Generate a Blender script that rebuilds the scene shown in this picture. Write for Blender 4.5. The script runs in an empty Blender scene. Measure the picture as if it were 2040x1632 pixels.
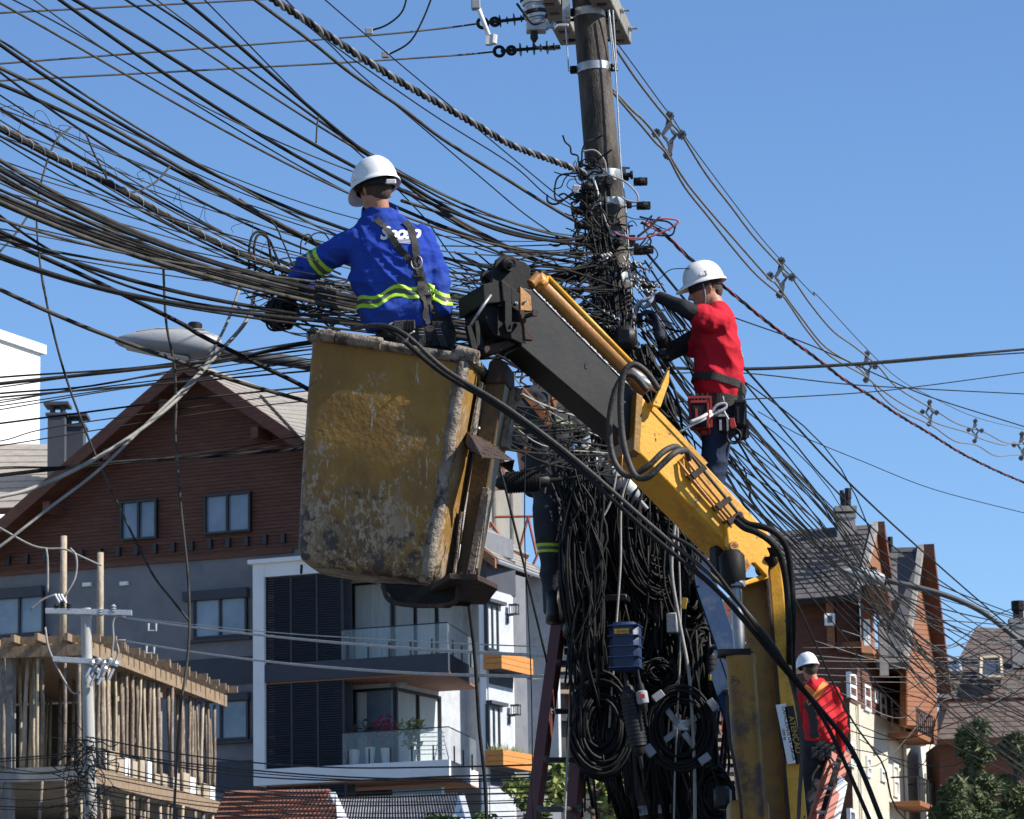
import bpy, bmesh, math, random
from mathutils import Vector, Matrix, noise
from mathutils.bvhtree import BVHTree
R = math.radians
V = Vector
rnd = random.Random(7)
scene = bpy.context.scene

# ------------------------------------------------------------------ camera
CAM = V((0, 0, 1.6))
FPX, CX, CY = 7000.0, 1020.0, 816.0
CROT = Matrix.Rotation(R(90 + 10.5), 3, 'X') @ Matrix.Rotation(R(-1.0), 3, 'Z')
cam_data = bpy.data.cameras.new('camera')
cam_data.sensor_width = 36.0
cam_data.lens = FPX / 2040.0 * 36.0
cam_data.clip_start = 0.5
cam_data.clip_end = 6000
cam_data.dof.use_dof = True
cam_data.dof.focus_distance = 18.5
cam_data.dof.aperture_fstop = 22.0
cam = bpy.data.objects.new('camera', cam_data)
cam.matrix_world = Matrix.Translation(CAM) @ CROT.to_4x4()
scene.collection.objects.link(cam)
scene.camera = cam

# ------------------------------------------------------------------ sky, sun, exposure
SUN_AZ, SUN_EL = 75.0, 40.0           # degrees to the right of straight behind the viewer; height
S = V((math.sin(R(SUN_AZ)) * math.cos(R(SUN_EL)), -math.cos(R(SUN_AZ)) * math.cos(R(SUN_EL)), math.sin(R(SUN_EL))))
world = bpy.data.worlds.new('World')
scene.world = world
world.use_nodes = True
nt = world.node_tree
bg = nt.nodes['Background']
sky = nt.nodes.new('ShaderNodeTexSky')
sky.sky_type = 'NISHITA'
sky.sun_disc = False
sky.sun_elevation = R(SUN_EL)
sky.sun_rotation = math.atan2(S.x, S.y)
sky.altitude = 800
sky.air_density = 1.0
sky.dust_density = 0.0
sky.ozone_density = 7.5
nt.links.new(sky.outputs[0], bg.inputs[0])
bg.inputs[1].default_value = 0.109
sun_data = bpy.data.lights.new('sun', 'SUN')
sun_data.energy = 5.0
sun_data.angle = R(0.5)
sun_data.color = (1.0, 0.95, 0.87)
sun = bpy.data.objects.new('sun', sun_data)
sun.rotation_euler = S.to_track_quat('Z', 'Y').to_euler()
sun.location = (30, -10, 40)
scene.collection.objects.link(sun)
vs = scene.view_settings
vs.view_transform = 'Standard'
vs.look = 'None'
vs.exposure = 0.6
vs.gamma = 1.0
vs.use_curve_mapping = False
scene.cycles.max_bounces = 6
scene.cycles.use_denoising = True

# ------------------------------------------------------------------ geometry helpers
def ray(px, py):
    return CROT @ V(((px - CX) / FPX, -(py - CY) / FPX, -1.0))

def P(px, py, Y):
    d = ray(px, py)
    return CAM + d * (Y / d.y)

def onplane(px, py, p0, n):
    d = ray(px, py)
    return CAM + d * ((p0 - CAM).dot(n) / d.dot(n))

def on_line_xy(px, p0, d):
    """distance along horizontal direction d from p0 whose vertical line projects to image column px (at p0's height)"""
    lo, hi = -60.0, 200.0
    f = lambda t: project(p0 + d * t)[0] - px
    a = f(lo)
    for _ in range(50):
        m = (lo + hi) / 2
        if (f(m) > 0) == (a > 0): lo = m
        else: hi = m
    return (lo + hi) / 2

def project(p):
    q = CROT.transposed() @ (p - CAM)
    return CX + FPX * q.x / -q.z, CY - FPX * q.y / -q.z

class MB:
    def __init__(s): s.v = []; s.f = []
    def add(s, vs, fs):
        o = len(s.v)
        s.v += [tuple(v) for v in vs]
        s.f += [tuple(i + o for i in f) for f in fs]
        return s
    def hexa(s, p):
        return s.add(p, [(0, 3, 2, 1), (4, 5, 6, 7), (0, 1, 5, 4), (1, 2, 6, 5), (2, 3, 7, 6), (3, 0, 4, 7)])
    def box(s, c, size, M=None):
        hx, hy, hz = size[0] / 2, size[1] / 2, size[2] / 2
        ps = [V((x, y, z)) for z in (-hz, hz) for x, y in ((-hx, -hy), (hx, -hy), (hx, hy), (-hx, hy))]
        if M is not None: ps = [M @ p for p in ps]
        return s.hexa([V(c) + p for p in ps])
    def obox(s, o, u, v, w):
        """box from corner o spanned by vectors u, v, w"""
        o, u, v, w = V(o), V(u), V(v), V(w)
        return s.hexa([o, o + u, o + u + v, o + v, o + w, o + u + w, o + u + v + w, o + v + w])
    def prism(s, poly, vec):
        poly = [V(p) for p in poly]; vec = V(vec); n = len(poly)
        return s.add(poly + [p + vec for p in poly],
                     [tuple(range(n))[::-1], tuple(range(n, 2 * n))] + [(i, (i + 1) % n, n + (i + 1) % n, n + i) for i in range(n)])
    def tube(s, pts, r, n=6, caps=True, closed=False):
        pts = [V(p) for p in pts]; m = len(pts)
        rr = r if isinstance(r, (list, tuple)) else [r] * m
        vs_ = []; prev = None
        for i, p in enumerate(pts):
            if closed: t = pts[(i + 1) % m] - pts[i - 1]
            else: t = pts[min(i + 1, m - 1)] - pts[max(i - 1, 0)]
            if t.length < 1e-9: t = V((0, 0, 1))
            t.normalize()
            if prev is None:
                a = V((0, 0, 1)) if abs(t.z) < .9 else V((1, 0, 0))
                u = t.cross(a).normalized()
            else:
                u = prev - t * prev.dot(t)
                u = u.normalized() if u.length > 1e-6 else t.orthogonal().normalized()
            prev = u; w = t.cross(u)
            for k in range(n):
                a = 2 * math.pi * k / n
                vs_.append(p + (u * math.cos(a) + w * math.sin(a)) * rr[i])
        fs = []
        for i in range(m if closed else m - 1):
            j = (i + 1) % m
            for k in range(n):
                k2 = (k + 1) % n
                fs.append((i * n + k, i * n + k2, j * n + k2, j * n + k))
        if caps and not closed:
            fs.append(tuple(range(n))[::-1]); fs.append(tuple((m - 1) * n + k for k in range(n)))
        return s.add(vs_, fs)
    def loft(s, secs, n=18):
        """secs: (centre, axis vector a, axis vector b)"""
        vs_ = []
        for c, a, b in secs:
            for k in range(n):
                t = 2 * math.pi * k / n
                vs_.append(V(c) + V(a) * math.cos(t) + V(b) * math.sin(t))
        m = len(secs); fs = []
        for i in range(m - 1):
            for k in range(n):
                k2 = (k + 1) % n
                fs.append((i * n + k, i * n + k2, (i + 1) * n + k2, (i + 1) * n + k))
        fs.append(tuple(range(n))[::-1]); fs.append(tuple((m - 1) * n + k for k in range(n)))
        return s.add(vs_, fs)
    def cap(s, p, q, r1, r2, n=12):
        p, q = V(p), V(q); t = (q - p)
        t = t.normalized() if t.length > 1e-6 else V((0, 0, 1))
        pts, rr = [], []
        for a in (-80, -50, -20): pts.append(p + t * r1 * math.sin(R(a))); rr.append(r1 * math.cos(R(a)))
        for a in (20, 50, 80): pts.append(q + t * r2 * math.sin(R(a))); rr.append(r2 * math.cos(R(a)))
        return s.tube(pts, rr, n)
    def ell(s, c, a, b, d, n=14, m=8):
        """ellipsoid with half-axis vectors a, b, d"""
        c, a, b, d = V(c), V(a), V(b), V(d)
        vs_ = []; fs = []
        for i in range(1, m):
            th = math.pi * i / m
            for k in range(n):
                ph = 2 * math.pi * k / n
                vs_.append(c - d * math.cos(th) + (a * math.cos(ph) + b * math.sin(ph)) * math.sin(th))
        for i in range(m - 2):
            for k in range(n):
                k2 = (k + 1) % n
                fs.append((i * n + k, i * n + k2, (i + 1) * n + k2, (i + 1) * n + k))
        L = len(vs_); vs_ += [c - d, c + d]
        for k in range(n):
            k2 = (k + 1) % n
            fs.append((L, k2, k)); fs.append((L + 1, (m - 2) * n + k, (m - 2) * n + k2))
        return s.add(vs_, fs)
    def lathe(s, o, ax, prof, n=16):
        """prof: list of (distance along ax, radius)"""
        ax = V(ax).normalized()
        return s.tube([V(o) + ax * h for h, r in prof], [max(r, 1e-4) for h, r in prof], n)
    def build(s, name, mat, parent=None, smooth=False, bevel=0.0, seg=1, angle=40):
        me = bpy.data.meshes.new(name)
        me.from_pydata(s.v, [], s.f)
        bm = bmesh.new(); bm.from_mesh(me)
        bmesh.ops.recalc_face_normals(bm, faces=bm.faces)
        bm.to_mesh(me); bm.free()
        return link(name, me, mat, parent, smooth, bevel, seg, angle)

def link(name, me, mat, parent=None, smooth=False, bevel=0.0, seg=1, angle=40):
    if mat is not None and not me.materials: me.materials.append(mat)
    if smooth:
        me.polygons.foreach_set('use_smooth', [True] * len(me.polygons))
        if smooth == 'auto': me.set_sharp_from_angle(angle=R(angle))
    o = bpy.data.objects.new(name, me)
    scene.collection.objects.link(o)
    if parent is not None: attach(o, parent)
    if bevel:
        b = o.modifiers.new('bevel', 'BEVEL'); b.width = bevel; b.segments = seg; b.limit_method = 'ANGLE'; b.angle_limit = R(35)
    return o

WLOC = {}
def attach(o, parent):
    o.parent = parent
    o.matrix_parent_inverse = Matrix.Translation(-wloc(parent))
def wloc(o):
    l = V(o.location) if o.parent is None else V((0, 0, 0))
    return l if o.parent is None else V((0, 0, 0))

def tag(o, label=None, cat=None, group=None, kind=None):
    if label: o['label'] = label
    if cat: o['category'] = cat
    if group: o['group'] = group
    if kind: o['kind'] = kind
    return o

def thing(name, label, cat, loc=(0, 0, 0), group=None):
    o = bpy.data.objects.new(name, None)
    o.empty_display_size = .2
    o.location = loc
    scene.collection.objects.link(o)
    return tag(o, label, cat, group)

def dup(o, offset=None, parent=None):
    c = o.copy(); scene.collection.objects.link(c)
    if parent is not None: c.parent = parent
    if offset is not None: c.location = V(c.location) + V(offset)
    for ch in o.children: dup(ch, None, c)
    return c

def crom(pts, per=8):
    """Catmull-Rom through points (sequences of equal length)"""
    pts = [V(p) for p in pts]
    if len(pts) < 3: 
        return [pts[0].lerp(pts[1], i / per) for i in range(per + 1)]
    out = []
    for i in range(len(pts) - 1):
        p0 = pts[i - 1] if i else pts[0] * 2 - pts[1]
        p1, p2 = pts[i], pts[i + 1]
        p3 = pts[i + 2] if i + 2 < len(pts) else pts[-1] * 2 - pts[-2]
        for k in range(per):
            t = k / per
            out.append(0.5 * ((2 * p1) + (p2 - p0) * t + (2 * p0 - 5 * p1 + 4 * p2 - p3) * t * t + (3 * p1 - p0 - 3 * p2 + p3) * t ** 3))
    out.append(pts[-1])
    return out

def Z(ox, oy, s, pts):
    """points read off an enlarged crop -> full picture pixels"""
    return [(ox + x / s, oy + y / s) for x, y in pts]

# ------------------------------------------------------------------ materials
def mat(name, c1, c2=None, scale=4.0, rough=.7, metal=0.0, bump=0.0, bscale=None, c3=None, dscale=3.0, dpos=.6, dwid=.06, stretch=(1, 1, 1), spec=.5, ddetail=6.0, rough2=None):
    m = bpy.data.materials.new(name); m.use_nodes = True
    t = m.node_tree; b = t.nodes['Principled BSDF']
    b.inputs['Roughness'].default_value = rough
    b.inputs['Metallic'].default_value = metal
    b.inputs['Specular IOR Level'].default_value = spec
    N = t.nodes.new; L = t.links.new
    tc = N('ShaderNodeTexCoord'); mp = N('ShaderNodeMapping')
    mp.inputs['Scale'].default_value = stretch
    L(tc.outputs['Object'], mp.inputs['Vector'])
    col = None
    if c2 is None: c2 = tuple(x * .82 for x in c1)
    n1 = N('ShaderNodeTexNoise'); n1.inputs['Scale'].default_value = scale; n1.inputs['Detail'].default_value = 6; n1.inputs['Roughness'].default_value = .62
    L(mp.outputs[0], n1.inputs['Vector'])
    r1 = N('ShaderNodeValToRGB'); r1.color_ramp.elements[0].position = .35; r1.color_ramp.elements[1].position = .68
    r1.color_ramp.elements[0].color = (*c1, 1); r1.color_ramp.elements[1].color = (*c2, 1)
    L(n1.outputs['Fac'], r1.inputs['Fac']); col = r1.outputs['Color']
    if c3 is not None:
        n2 = N('ShaderNodeTexNoise'); n2.inputs['Scale'].default_value = dscale; n2.inputs['Detail'].default_value = ddetail; n2.inputs['Roughness'].default_value = .7
        L(mp.outputs[0], n2.inputs['Vector'])
        r2 = N('ShaderNodeValToRGB'); r2.color_ramp.elements[0].position = dpos - dwid; r2.color_ramp.elements[1].position = dpos + dwid
        r2.color_ramp.elements[0].color = (0, 0, 0, 1); r2.color_ramp.elements[1].color = (1, 1, 1, 1)
        L(n2.outputs['Fac'], r2.inputs['Fac'])
        mx = N('ShaderNodeMix'); mx.data_type = 'RGBA'
        L(r2.outputs['Color'], mx.inputs['Factor']); L(col, mx.inputs['A']); mx.inputs['B'].default_value = (*c3, 1)
        col = mx.outputs['Result']
        if rough2 is not None:
            mr = N('ShaderNodeMapRange'); mr.inputs['To Min'].default_value = rough; mr.inputs['To Max'].default_value = rough2
            L(r2.outputs['Color'], mr.inputs['Value']); L(mr.outputs[0], b.inputs['Roughness'])
    L(col, b.inputs['Base Color'])
    if bump:
        n3 = N('ShaderNodeTexNoise'); n3.inputs['Scale'].default_value = bscale or scale * 6; n3.inputs['Detail'].default_value = 5
        L(mp.outputs[0], n3.inputs['Vector'])
        bp = N('ShaderNodeBump'); bp.inputs['Strength'].default_value = bump; bp.inputs['Distance'].default_value = .02
        L(n3.outputs['Fac'], bp.inputs['Height']); L(bp.outputs[0], b.inputs['Normal'])
    return m

def glass_mat(name, tint, rough=.03, alpha=None):
    m = bpy.data.materials.new(name); m.use_nodes = True
    t = m.node_tree; b = t.nodes['Principled BSDF']
    b.inputs['Base Color'].default_value = (*tint, 1)
    b.inputs['Roughness'].default_value = rough
    b.inputs['IOR'].default_value = 1.5
    if alpha is not None: b.inputs['Alpha'].default_value = alpha
    return m

MT = dict(
    cable=mat('black cable sheath', (.011, .011, .0115), (.024, .023, .022), 9, .65, bump=.15, c3=(.04, .037, .033), dscale=3.5, dpos=.67, spec=.12),
    cable_grey=mat('weathered cable sheath', (.05, .047, .043), (.085, .08, .072), 7, .75, bump=.2, c3=(.011, .011, .011), dscale=4, dpos=.6, spec=.12),
    cable_pale=mat('pale grey cable sheath', (.22, .21, .19), (.34, .32, .29), 7, .6, bump=.2, c3=(.1, .1, .09), dscale=6, dpos=.66),
    alu=mat('bare aluminium strand', (.26, .26, .26), (.36, .36, .36), 20, .45, .6, c3=(.1, .1, .1), dscale=14, dpos=.64),
    galv=mat('galvanised steel', (.5, .51, .52), (.36, .37, .38), 16, .42, .55, bump=.1, c3=(.2, .17, .14), dscale=9, dpos=.7),
    conc=mat('pole concrete', (.135, .115, .097), (.06, .051, .043), 3.4, .93, bump=.5, bscale=40, c3=(.022, .018, .016), dscale=2.6, dpos=.53, dwid=.09, stretch=(3, 3, .8)),
    rubber=mat('black rubber', (.008, .008, .009), (.018, .017, .016), 12, .65, spec=.2, bump=.2, c3=(.07, .06, .05), dscale=7, dpos=.68),
    hose=mat('dusty hydraulic hose', (.028, .026, .023), (.05, .045, .038), 8, .65, bump=.2, bscale=60, c3=(.016, .015, .014), dscale=5, dpos=.6),
    blacksteel=mat('black painted steel', (.006, .006, .007), (.012, .0115, .011), 6, .6, 0.0, spec=.2, bump=.06, c3=(.1, .05, .025), dscale=7, dpos=.68, dwid=.03),
    boomblack=mat('worn black boom paint', (.011, .0115, .0125), (.022, .022, .022), 5, .5, 0.0, spec=.3, bump=.04, c3=(.3, .3, .3), dscale=22, dpos=.74, dwid=.02),
    rust=mat('rusted steel', (.05, .03, .022), (.03, .02, .017), 12, .85, .1, bump=.25, c3=(.11, .055, .035), dscale=9, dpos=.62),
    bronze=mat('ochre painted cylinder', (.38, .17, .045), (.3, .14, .03), 6, .5, .1, bump=.15, c3=(.1, .05, .03), dscale=6, dpos=.66, dwid=.04),
    cableblack=mat('soot black cable sheath', (.005, .005, .0055), (.01, .0098, .0095), 9, .6, bump=.15, c3=(.022, .02, .018), dscale=3.5, dpos=.68, spec=.25),
    cable_mid=mat('mid grey cable sheath', (.12, .118, .115), (.18, .175, .17), 7, .6, c3=(.06, .06, .06), dscale=6, dpos=.64),
    spacergrey=mat('weathered grey spacer plastic', (.11, .12, .13), (.075, .08, .09), 9, .6),
    chrome=mat('chromed rod', (.3, .3, .3), (.22, .22, .22), 10, .42, .7),
    white=mat('white paint', (.78, .78, .76), (.72, .72, .7), 3, .6),
    black=mat('black plastic', (.01, .01, .011), (.018, .018, .019), 10, .5, spec=.3, bump=.1),
    hv=mat('yellow reflective tape', (.42, .72, .04), (.36, .62, .03), 30, .4),
    hvshade=mat('shaded yellow reflective tape', (.1, .17, .02), (.07, .12, .015), 30, .6),  # darker copy of the yellow tape, shade put into its colour
    hvgrey=mat('grey reflective tape', (.09, .1, .08), (.07, .08, .07), 60, .35, .1),
    skin=mat('sunburnt skin', (.42, .2, .125), (.34, .15, .09), 14, .55, bump=.15, bscale=120, c3=(.3, .13, .09), dscale=18, dpos=.6, dwid=.1),
    hair=mat('short brown hair', (.05, .03, .02), (.085, .05, .034), 90, .7, bump=.6, bscale=200),
    helmet=mat('white helmet plastic', (.8, .8, .78), (.74, .74, .71), 5, .35, c3=(.5, .48, .44), dscale=9, dpos=.74, dwid=.05),
    blueshirt=mat('royal blue drill cloth', (.012, .04, .29), (.018, .06, .36), 5, .85, bump=.35, bscale=30, spec=.2, c3=(.03, .06, .22), dscale=4, dpos=.62, dwid=.12),
    redshirt=mat('red jersey', (.5, .015, .03), (.42, .012, .025), 6, .88, bump=.25, bscale=30, spec=.2),
    redshirt2=mat('scarlet work shirt', (.55, .025, .03), (.45, .02, .025), 6, .88, bump=.3, bscale=25, spec=.2),
    blackcloth=mat('black cloth', (.016, .016, .018), (.03, .03, .032), 8, .85, bump=.35, bscale=30, spec=.2),
    navy=mat('navy work trousers', (.02, .03, .06), (.03, .042, .075), 7, .88, bump=.4, bscale=26, spec=.2),
    greycloth=mat('dark grey uniform cloth', (.028, .03, .036), (.045, .048, .056), 6, .88, bump=.4, bscale=26, spec=.2),
    web=mat('harness webbing', (.022, .021, .02), (.04, .038, .036), 40, .8, bump=.5, bscale=160),
    orangeshade=mat('shaded orange webbing', (.2, .06, .015), (.15, .045, .012), 20, .8),  # orange webbing darkened in its colour for the shade on the uniformed man
    orange=mat('orange webbing', (.75, .22, .03), (.68, .18, .02), 20, .7),
    glove=mat('grey work glove', (.3, .31, .37), (.17, .18, .22), 22, .85, bump=.4, bscale=60),
    glovedark=mat('dark blue work glove', (.02, .026, .045), (.035, .04, .06), 22, .85, bump=.4, bscale=60),
    red=mat('red plastic', (.38, .022, .016), (.26, .018, .014), 10, .6),
    yellow=mat('yellow label', (.5, .3, .03), (.42, .25, .03), 20, .6),
    bluebox=mat('blue splice box plastic', (.01, .025, .075), (.014, .032, .09), 5, .5, bump=.15, c3=(.05, .07, .12), dscale=8, dpos=.68),
    greyplastic=mat('grey plastic', (.3, .31, .33), (.24, .25, .27), 8, .6, bump=.1),
    whiteplastic=mat('off white plastic', (.62, .62, .6), (.54, .54, .52), 8, .6, bump=.1, c3=(.3, .29, .27), dscale=10, dpos=.66),
)

def paint_yellow(name, base, worn, amount, rustc=(.05, .028, .018)):
    m = mat(name, base, tuple(x * .86 for x in base), 3, .5, 0, bump=.12, bscale=50)
    t = m.node_tree; N = t.nodes.new; L = t.links.new; b = t.nodes['Principled BSDF']
    src = b.inputs['Base Color'].links[0].from_socket
    tc = [n for n in t.nodes if n.type == 'TEX_COORD'][0]
    def mask(scale, lo, hi, detail=8, st=(1, 1, 1), rough=.72):
        mp = N('ShaderNodeMapping'); mp.inputs['Scale'].default_value = st; L(tc.outputs['Object'], mp.inputs[0])
        n = N('ShaderNodeTexNoise'); n.inputs['Scale'].default_value = scale; n.inputs['Detail'].default_value = detail; n.inputs['Roughness'].default_value = rough
        L(mp.outputs[0], n.inputs['Vector'])
        r = N('ShaderNodeMapRange'); r.inputs['From Min'].default_value = lo; r.inputs['From Max'].default_value = hi
        L(n.outputs['Fac'], r.inputs['Value']); return r.outputs[0]
    def mix(f, a, c):
        x = N('ShaderNodeMix'); x.data_type = 'RGBA'; L(f, x.inputs['Factor']); L(a, x.inputs['A']); x.inputs['B'].default_value = (*c, 1); return x.outputs['Result']
    c = mix(mask(3.2, .55 - amount, .62 - amount * .6), src, worn)
    c = mix(mask(9, .62, .66, 10), c, rustc)
    c = mix(mask(26, .66, .7, 4, (1, 1, .5)), c, tuple(x * .5 for x in rustc))
    L(c, b.inputs['Base Color'])
    return m
MT['boomyellow'] = paint_yellow('boom yellow paint', (.74, .37, .02), (.5, .24, .02), .045)
MT['armyellow'] = paint_yellow('shaded arm yellow paint', (.27, .135, .012), (.17, .085, .018), .06)  # darker copy of the boom yellow, the lower arm's shade put into the colour
MT['postpaint'] = paint_yellow('dark stained channel paint', (.1, .055, .012), (.05, .03, .015), .1)
MT['barrel'] = paint_yellow('scuffed shaded cylinder paint', (.25, .128, .014), (.06, .035, .025), .09)  # real scuffs over a yellow base darkened for the arm's shade

# =================================================================== THE SETTING
class Face:
    """a vertical wall plane: O a point on it, u the horizontal direction along it, n its outward normal"""
    def __init__(s, O, u, n): s.O, s.u, s.n = V(O), V(u).normalized(), V(n).normalized()
    def uz(s, px, py, out=0.0):
        p = onplane(px, py, s.O + s.n * out, s.n); return ((p - s.O).dot(s.u), p.z)
    def at(s, u, z, out=0.0):
        p = s.O + s.u * u + s.n * out; return V((p.x, p.y, z))
    def rect(s, x0, y0, x1, y1, out=0.0):
        u0, z1 = s.uz(x0, y0, out); u1, z0 = s.uz(x1, y1, out)
        return u0, z0, u1, z1
    def box(s, mb, u0, z0, u1, z1, o0, o1):
        return mb.hexa([s.at(u0, z0, o1), s.at(u1, z0, o1), s.at(u1, z0, o0), s.at(u0, z0, o0),
                        s.at(u0, z1, o1), s.at(u1, z1, o1), s.at(u1, z1, o0), s.at(u0, z1, o0)])
    def poly(s, mb, uz, out, thick):
        return mb.prism([s.at(u, z, out) for u, z in uz], -s.n * thick)
    def window(s, parent, r, cols=2, rows=1, out=0.05, fmat='winframe', pmat='winpane', fw=.07, deep=.12, sill=None, uz=None):
        u0, z0, u1, z1 = uz if uz else s.rect(*r, out)
        m = MB()
        s.box(m, u0, z0, u0 + fw, z1, out - deep, out); s.box(m, u1 - fw, z0, u1, z1, out - deep, out)
        s.box(m, u0 + fw, z0, u1 - fw, z0 + fw, out - deep, out); s.box(m, u0 + fw, z1 - fw, u1 - fw, z1, out - deep, out)
        for c in range(1, cols):
            uc = u0 + (u1 - u0) * c / cols; s.box(m, uc - fw / 2, z0 + fw, uc + fw / 2, z1 - fw, out - deep, out - .006)
        for c in range(1, rows):
            zc = z0 + (z1 - z0) * c / rows; s.box(m, u0 + fw, zc - fw / 2, u1 - fw, zc + fw / 2, out - deep, out - .012)
        w = m.build('window', MS[fmat], parent)
        for c in range(cols):
            a = u0 + (u1 - u0) * c / cols; b = u0 + (u1 - u0) * (c + 1) / cols
            m = MB(); s.box(m, a + fw * .4, z0 + fw * .4, b - fw * .4, z1 - fw * .4, out - deep * .95, out - deep * .7)
            m.build('pane', MS[pmat], w)
        if sill:
            m = MB(); s.box(m, u0 - .15, z0 - .12, u1 + .15, z0 - .02, 0.0, out + .07)
            m.build('sill', MS[sill], w)
        return w

MS = dict(MT)
MS.update(
    ground=mat('dusty asphalt and soil', (.09, .085, .08), (.15, .13, .11), .3, .95, bump=.3, bscale=20),
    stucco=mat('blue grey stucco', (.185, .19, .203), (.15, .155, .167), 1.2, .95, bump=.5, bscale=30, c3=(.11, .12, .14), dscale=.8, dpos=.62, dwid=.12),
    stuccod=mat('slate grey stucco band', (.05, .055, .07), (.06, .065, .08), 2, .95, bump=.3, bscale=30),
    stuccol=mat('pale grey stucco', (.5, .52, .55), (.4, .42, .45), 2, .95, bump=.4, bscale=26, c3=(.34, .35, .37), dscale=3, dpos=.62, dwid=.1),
    whitewall=mat('white render', (.78, .78, .77), (.72, .72, .71), 1.3, .92, bump=.1, bscale=60),
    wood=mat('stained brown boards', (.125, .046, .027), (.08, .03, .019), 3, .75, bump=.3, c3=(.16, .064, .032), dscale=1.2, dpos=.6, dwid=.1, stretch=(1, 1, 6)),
    woodlit=mat('sunlit brown timber boards', (.3, .12, .048), (.22, .085, .036), 3, .75, bump=.3, stretch=(1, 1, 5)),  # lighter copy of the brown boards, sunlight put into the colour
    orangewood=mat('orange varnished planter boards', (.62, .25, .05), (.5, .19, .04), 4, .55, bump=.2, stretch=(2, 2, 8), c3=(.36, .13, .03), dscale=4, dpos=.64),
    shingle=mat('grey brown roof shingle', (.3, .27, .235), (.23, .205, .18), 4, .9, bump=.4, c3=(.15, .135, .12), dscale=1.6, dpos=.64, dwid=.1),
    shingled=mat('dark slate shingle', (.1, .095, .095), (.065, .06, .062), 3, .9, bump=.4, c3=(.15, .14, .135), dscale=2.5, dpos=.62, dwid=.1),
    shingleb=mat('brown roof tile', (.12, .09, .075), (.085, .065, .056), 3, .9, bump=.4, c3=(.17, .13, .11), dscale=2.5, dpos=.62, dwid=.1),
    claytile=mat('clay barrel tile', (.3, .11, .06), (.18, .075, .045), 6, .9, bump=.3, c3=(.1, .06, .045), dscale=3, dpos=.58, dwid=.1),
    fibrocement=mat('grey corrugated sheet', (.36, .36, .37), (.26, .26, .265), 4, .9, bump=.2, c3=(.14, .14, .14), dscale=2, dpos=.6, dwid=.12),
    winframe=mat('black window frame', (.01, .01, .012), (.014, .014, .016), 8, .4),
    winwhite=mat('white window frame', (.78, .78, .76), (.72, .72, .7), 8, .5),
    winpane=mat('window glass with sky reflection tint', (.09, .13, .18), (.26, .31, .37), .4, .1, spec=.8),  # sky reflection and curtain tones put into the pane colour
    windark=mat('dark window glass', (.03, .04, .05), (.05, .06, .075), .8, .06, spec=.8),
    curtain=mat('sheer curtain', (.55, .6, .6), (.38, .43, .44), 3, .8, stretch=(8, 8, .3)),
    louver=mat('slate louvre slat', (.022, .026, .036), (.03, .035, .045), 4, .55),
    terracotta=mat('terracotta soffit boards', (.3, .15, .09), (.25, .12, .075), 3, .8, stretch=(1, 1, 5)),
    pot=mat('white glazed pot', (.66, .65, .6), (.58, .57, .52), 6, .5),
    leaf=mat('glossy green leaf', (.05, .1, .02), (.09, .15, .03), 3, .55),
    leafy=mat('yellow green leaf', (.16, .2, .04), (.24, .26, .06), 3, .6),
    leafdark=mat('dark leaf', (.018, .03, .014), (.03, .045, .02), 3, .6),
    leafred=mat('dark red leaf', (.22, .02, .04), (.3, .04, .06), 3, .6),
    pine=mat('pine needles', (.06, .085, .03), (.12, .135, .055), 1.4, .75),
    bark=mat('grey brown bark', (.09, .065, .05), (.13, .1, .08), 5, .95, bump=.6),
    formwork=mat('raw pine formwork', (.29, .205, .125), (.18, .125, .08), 4, .85, bump=.3, stretch=(3, 3, 1), c3=(.16, .1, .06), dscale=4, dpos=.6, dwid=.08),
    prop=mat('eucalyptus prop', (.24, .185, .14), (.13, .098, .075), 5, .9, bump=.4, c3=(.42, .34, .26), dscale=7, dpos=.6, stretch=(3, 3, 1)),
    proplight=mat('peeled eucalyptus prop', (.45, .38, .28), (.32, .24, .16), 5, .9, bump=.4, c3=(.16, .11, .08), dscale=7, dpos=.62, stretch=(3, 3, 1)),
    rawconc=mat('raw concrete', (.3, .285, .26), (.22, .21, .19), 2.5, .93, bump=.3, bscale=30, c3=(.13, .125, .115), dscale=2, dpos=.6, dwid=.12),
    darkconc=mat('stained bare concrete', (.13, .125, .125), (.09, .088, .09), 1.6, .95, bump=.3, c3=(.05, .05, .05), dscale=1.5, dpos=.58, dwid=.12),
    brick=mat('red hollow brick', (.26, .075, .04), (.19, .06, .035), 6, .92, bump=.3),
    mortar=mat('grey mortar', (.16, .15, .14), (.12, .115, .11), 6, .95),
    beigewall=mat('beige weathered wall', (.6, .55, .46), (.5, .46, .39), 1.5, .93, c3=(.36, .33, .29), dscale=1.2, dpos=.62, dwid=.12, stretch=(3, 3, .4)),
    cream=mat('cream stucco', (.74, .69, .55), (.66, .61, .48), 1.0, .93, bump=.2, bscale=10),
    chimney=mat('chimney render', (.32, .3, .28), (.26, .24, .225), 2, .9),
    rustpaint=mat('red oxide steel frame', (.33, .09, .05), (.26, .07, .04), 6, .8),
    rail=glass_mat('green tinted glass', (.5, .62, .64), .02, .13),
)

G = MB(); G.add([(-900, -60, 0), (900, -60, 0), (900, 3000, 0), (-900, 3000, 0)], [(0, 1, 2, 3)])
tag(G.build('ground', MS['ground']), kind='structure')

uf, nf = V((.919, -.394, 0)).normalized(), V((-.394, -.919, 0)).normalized()
us, ns = V((.394, .919, 0)).normalized(), V((.919, -.394, 0)).normalized()

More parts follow.
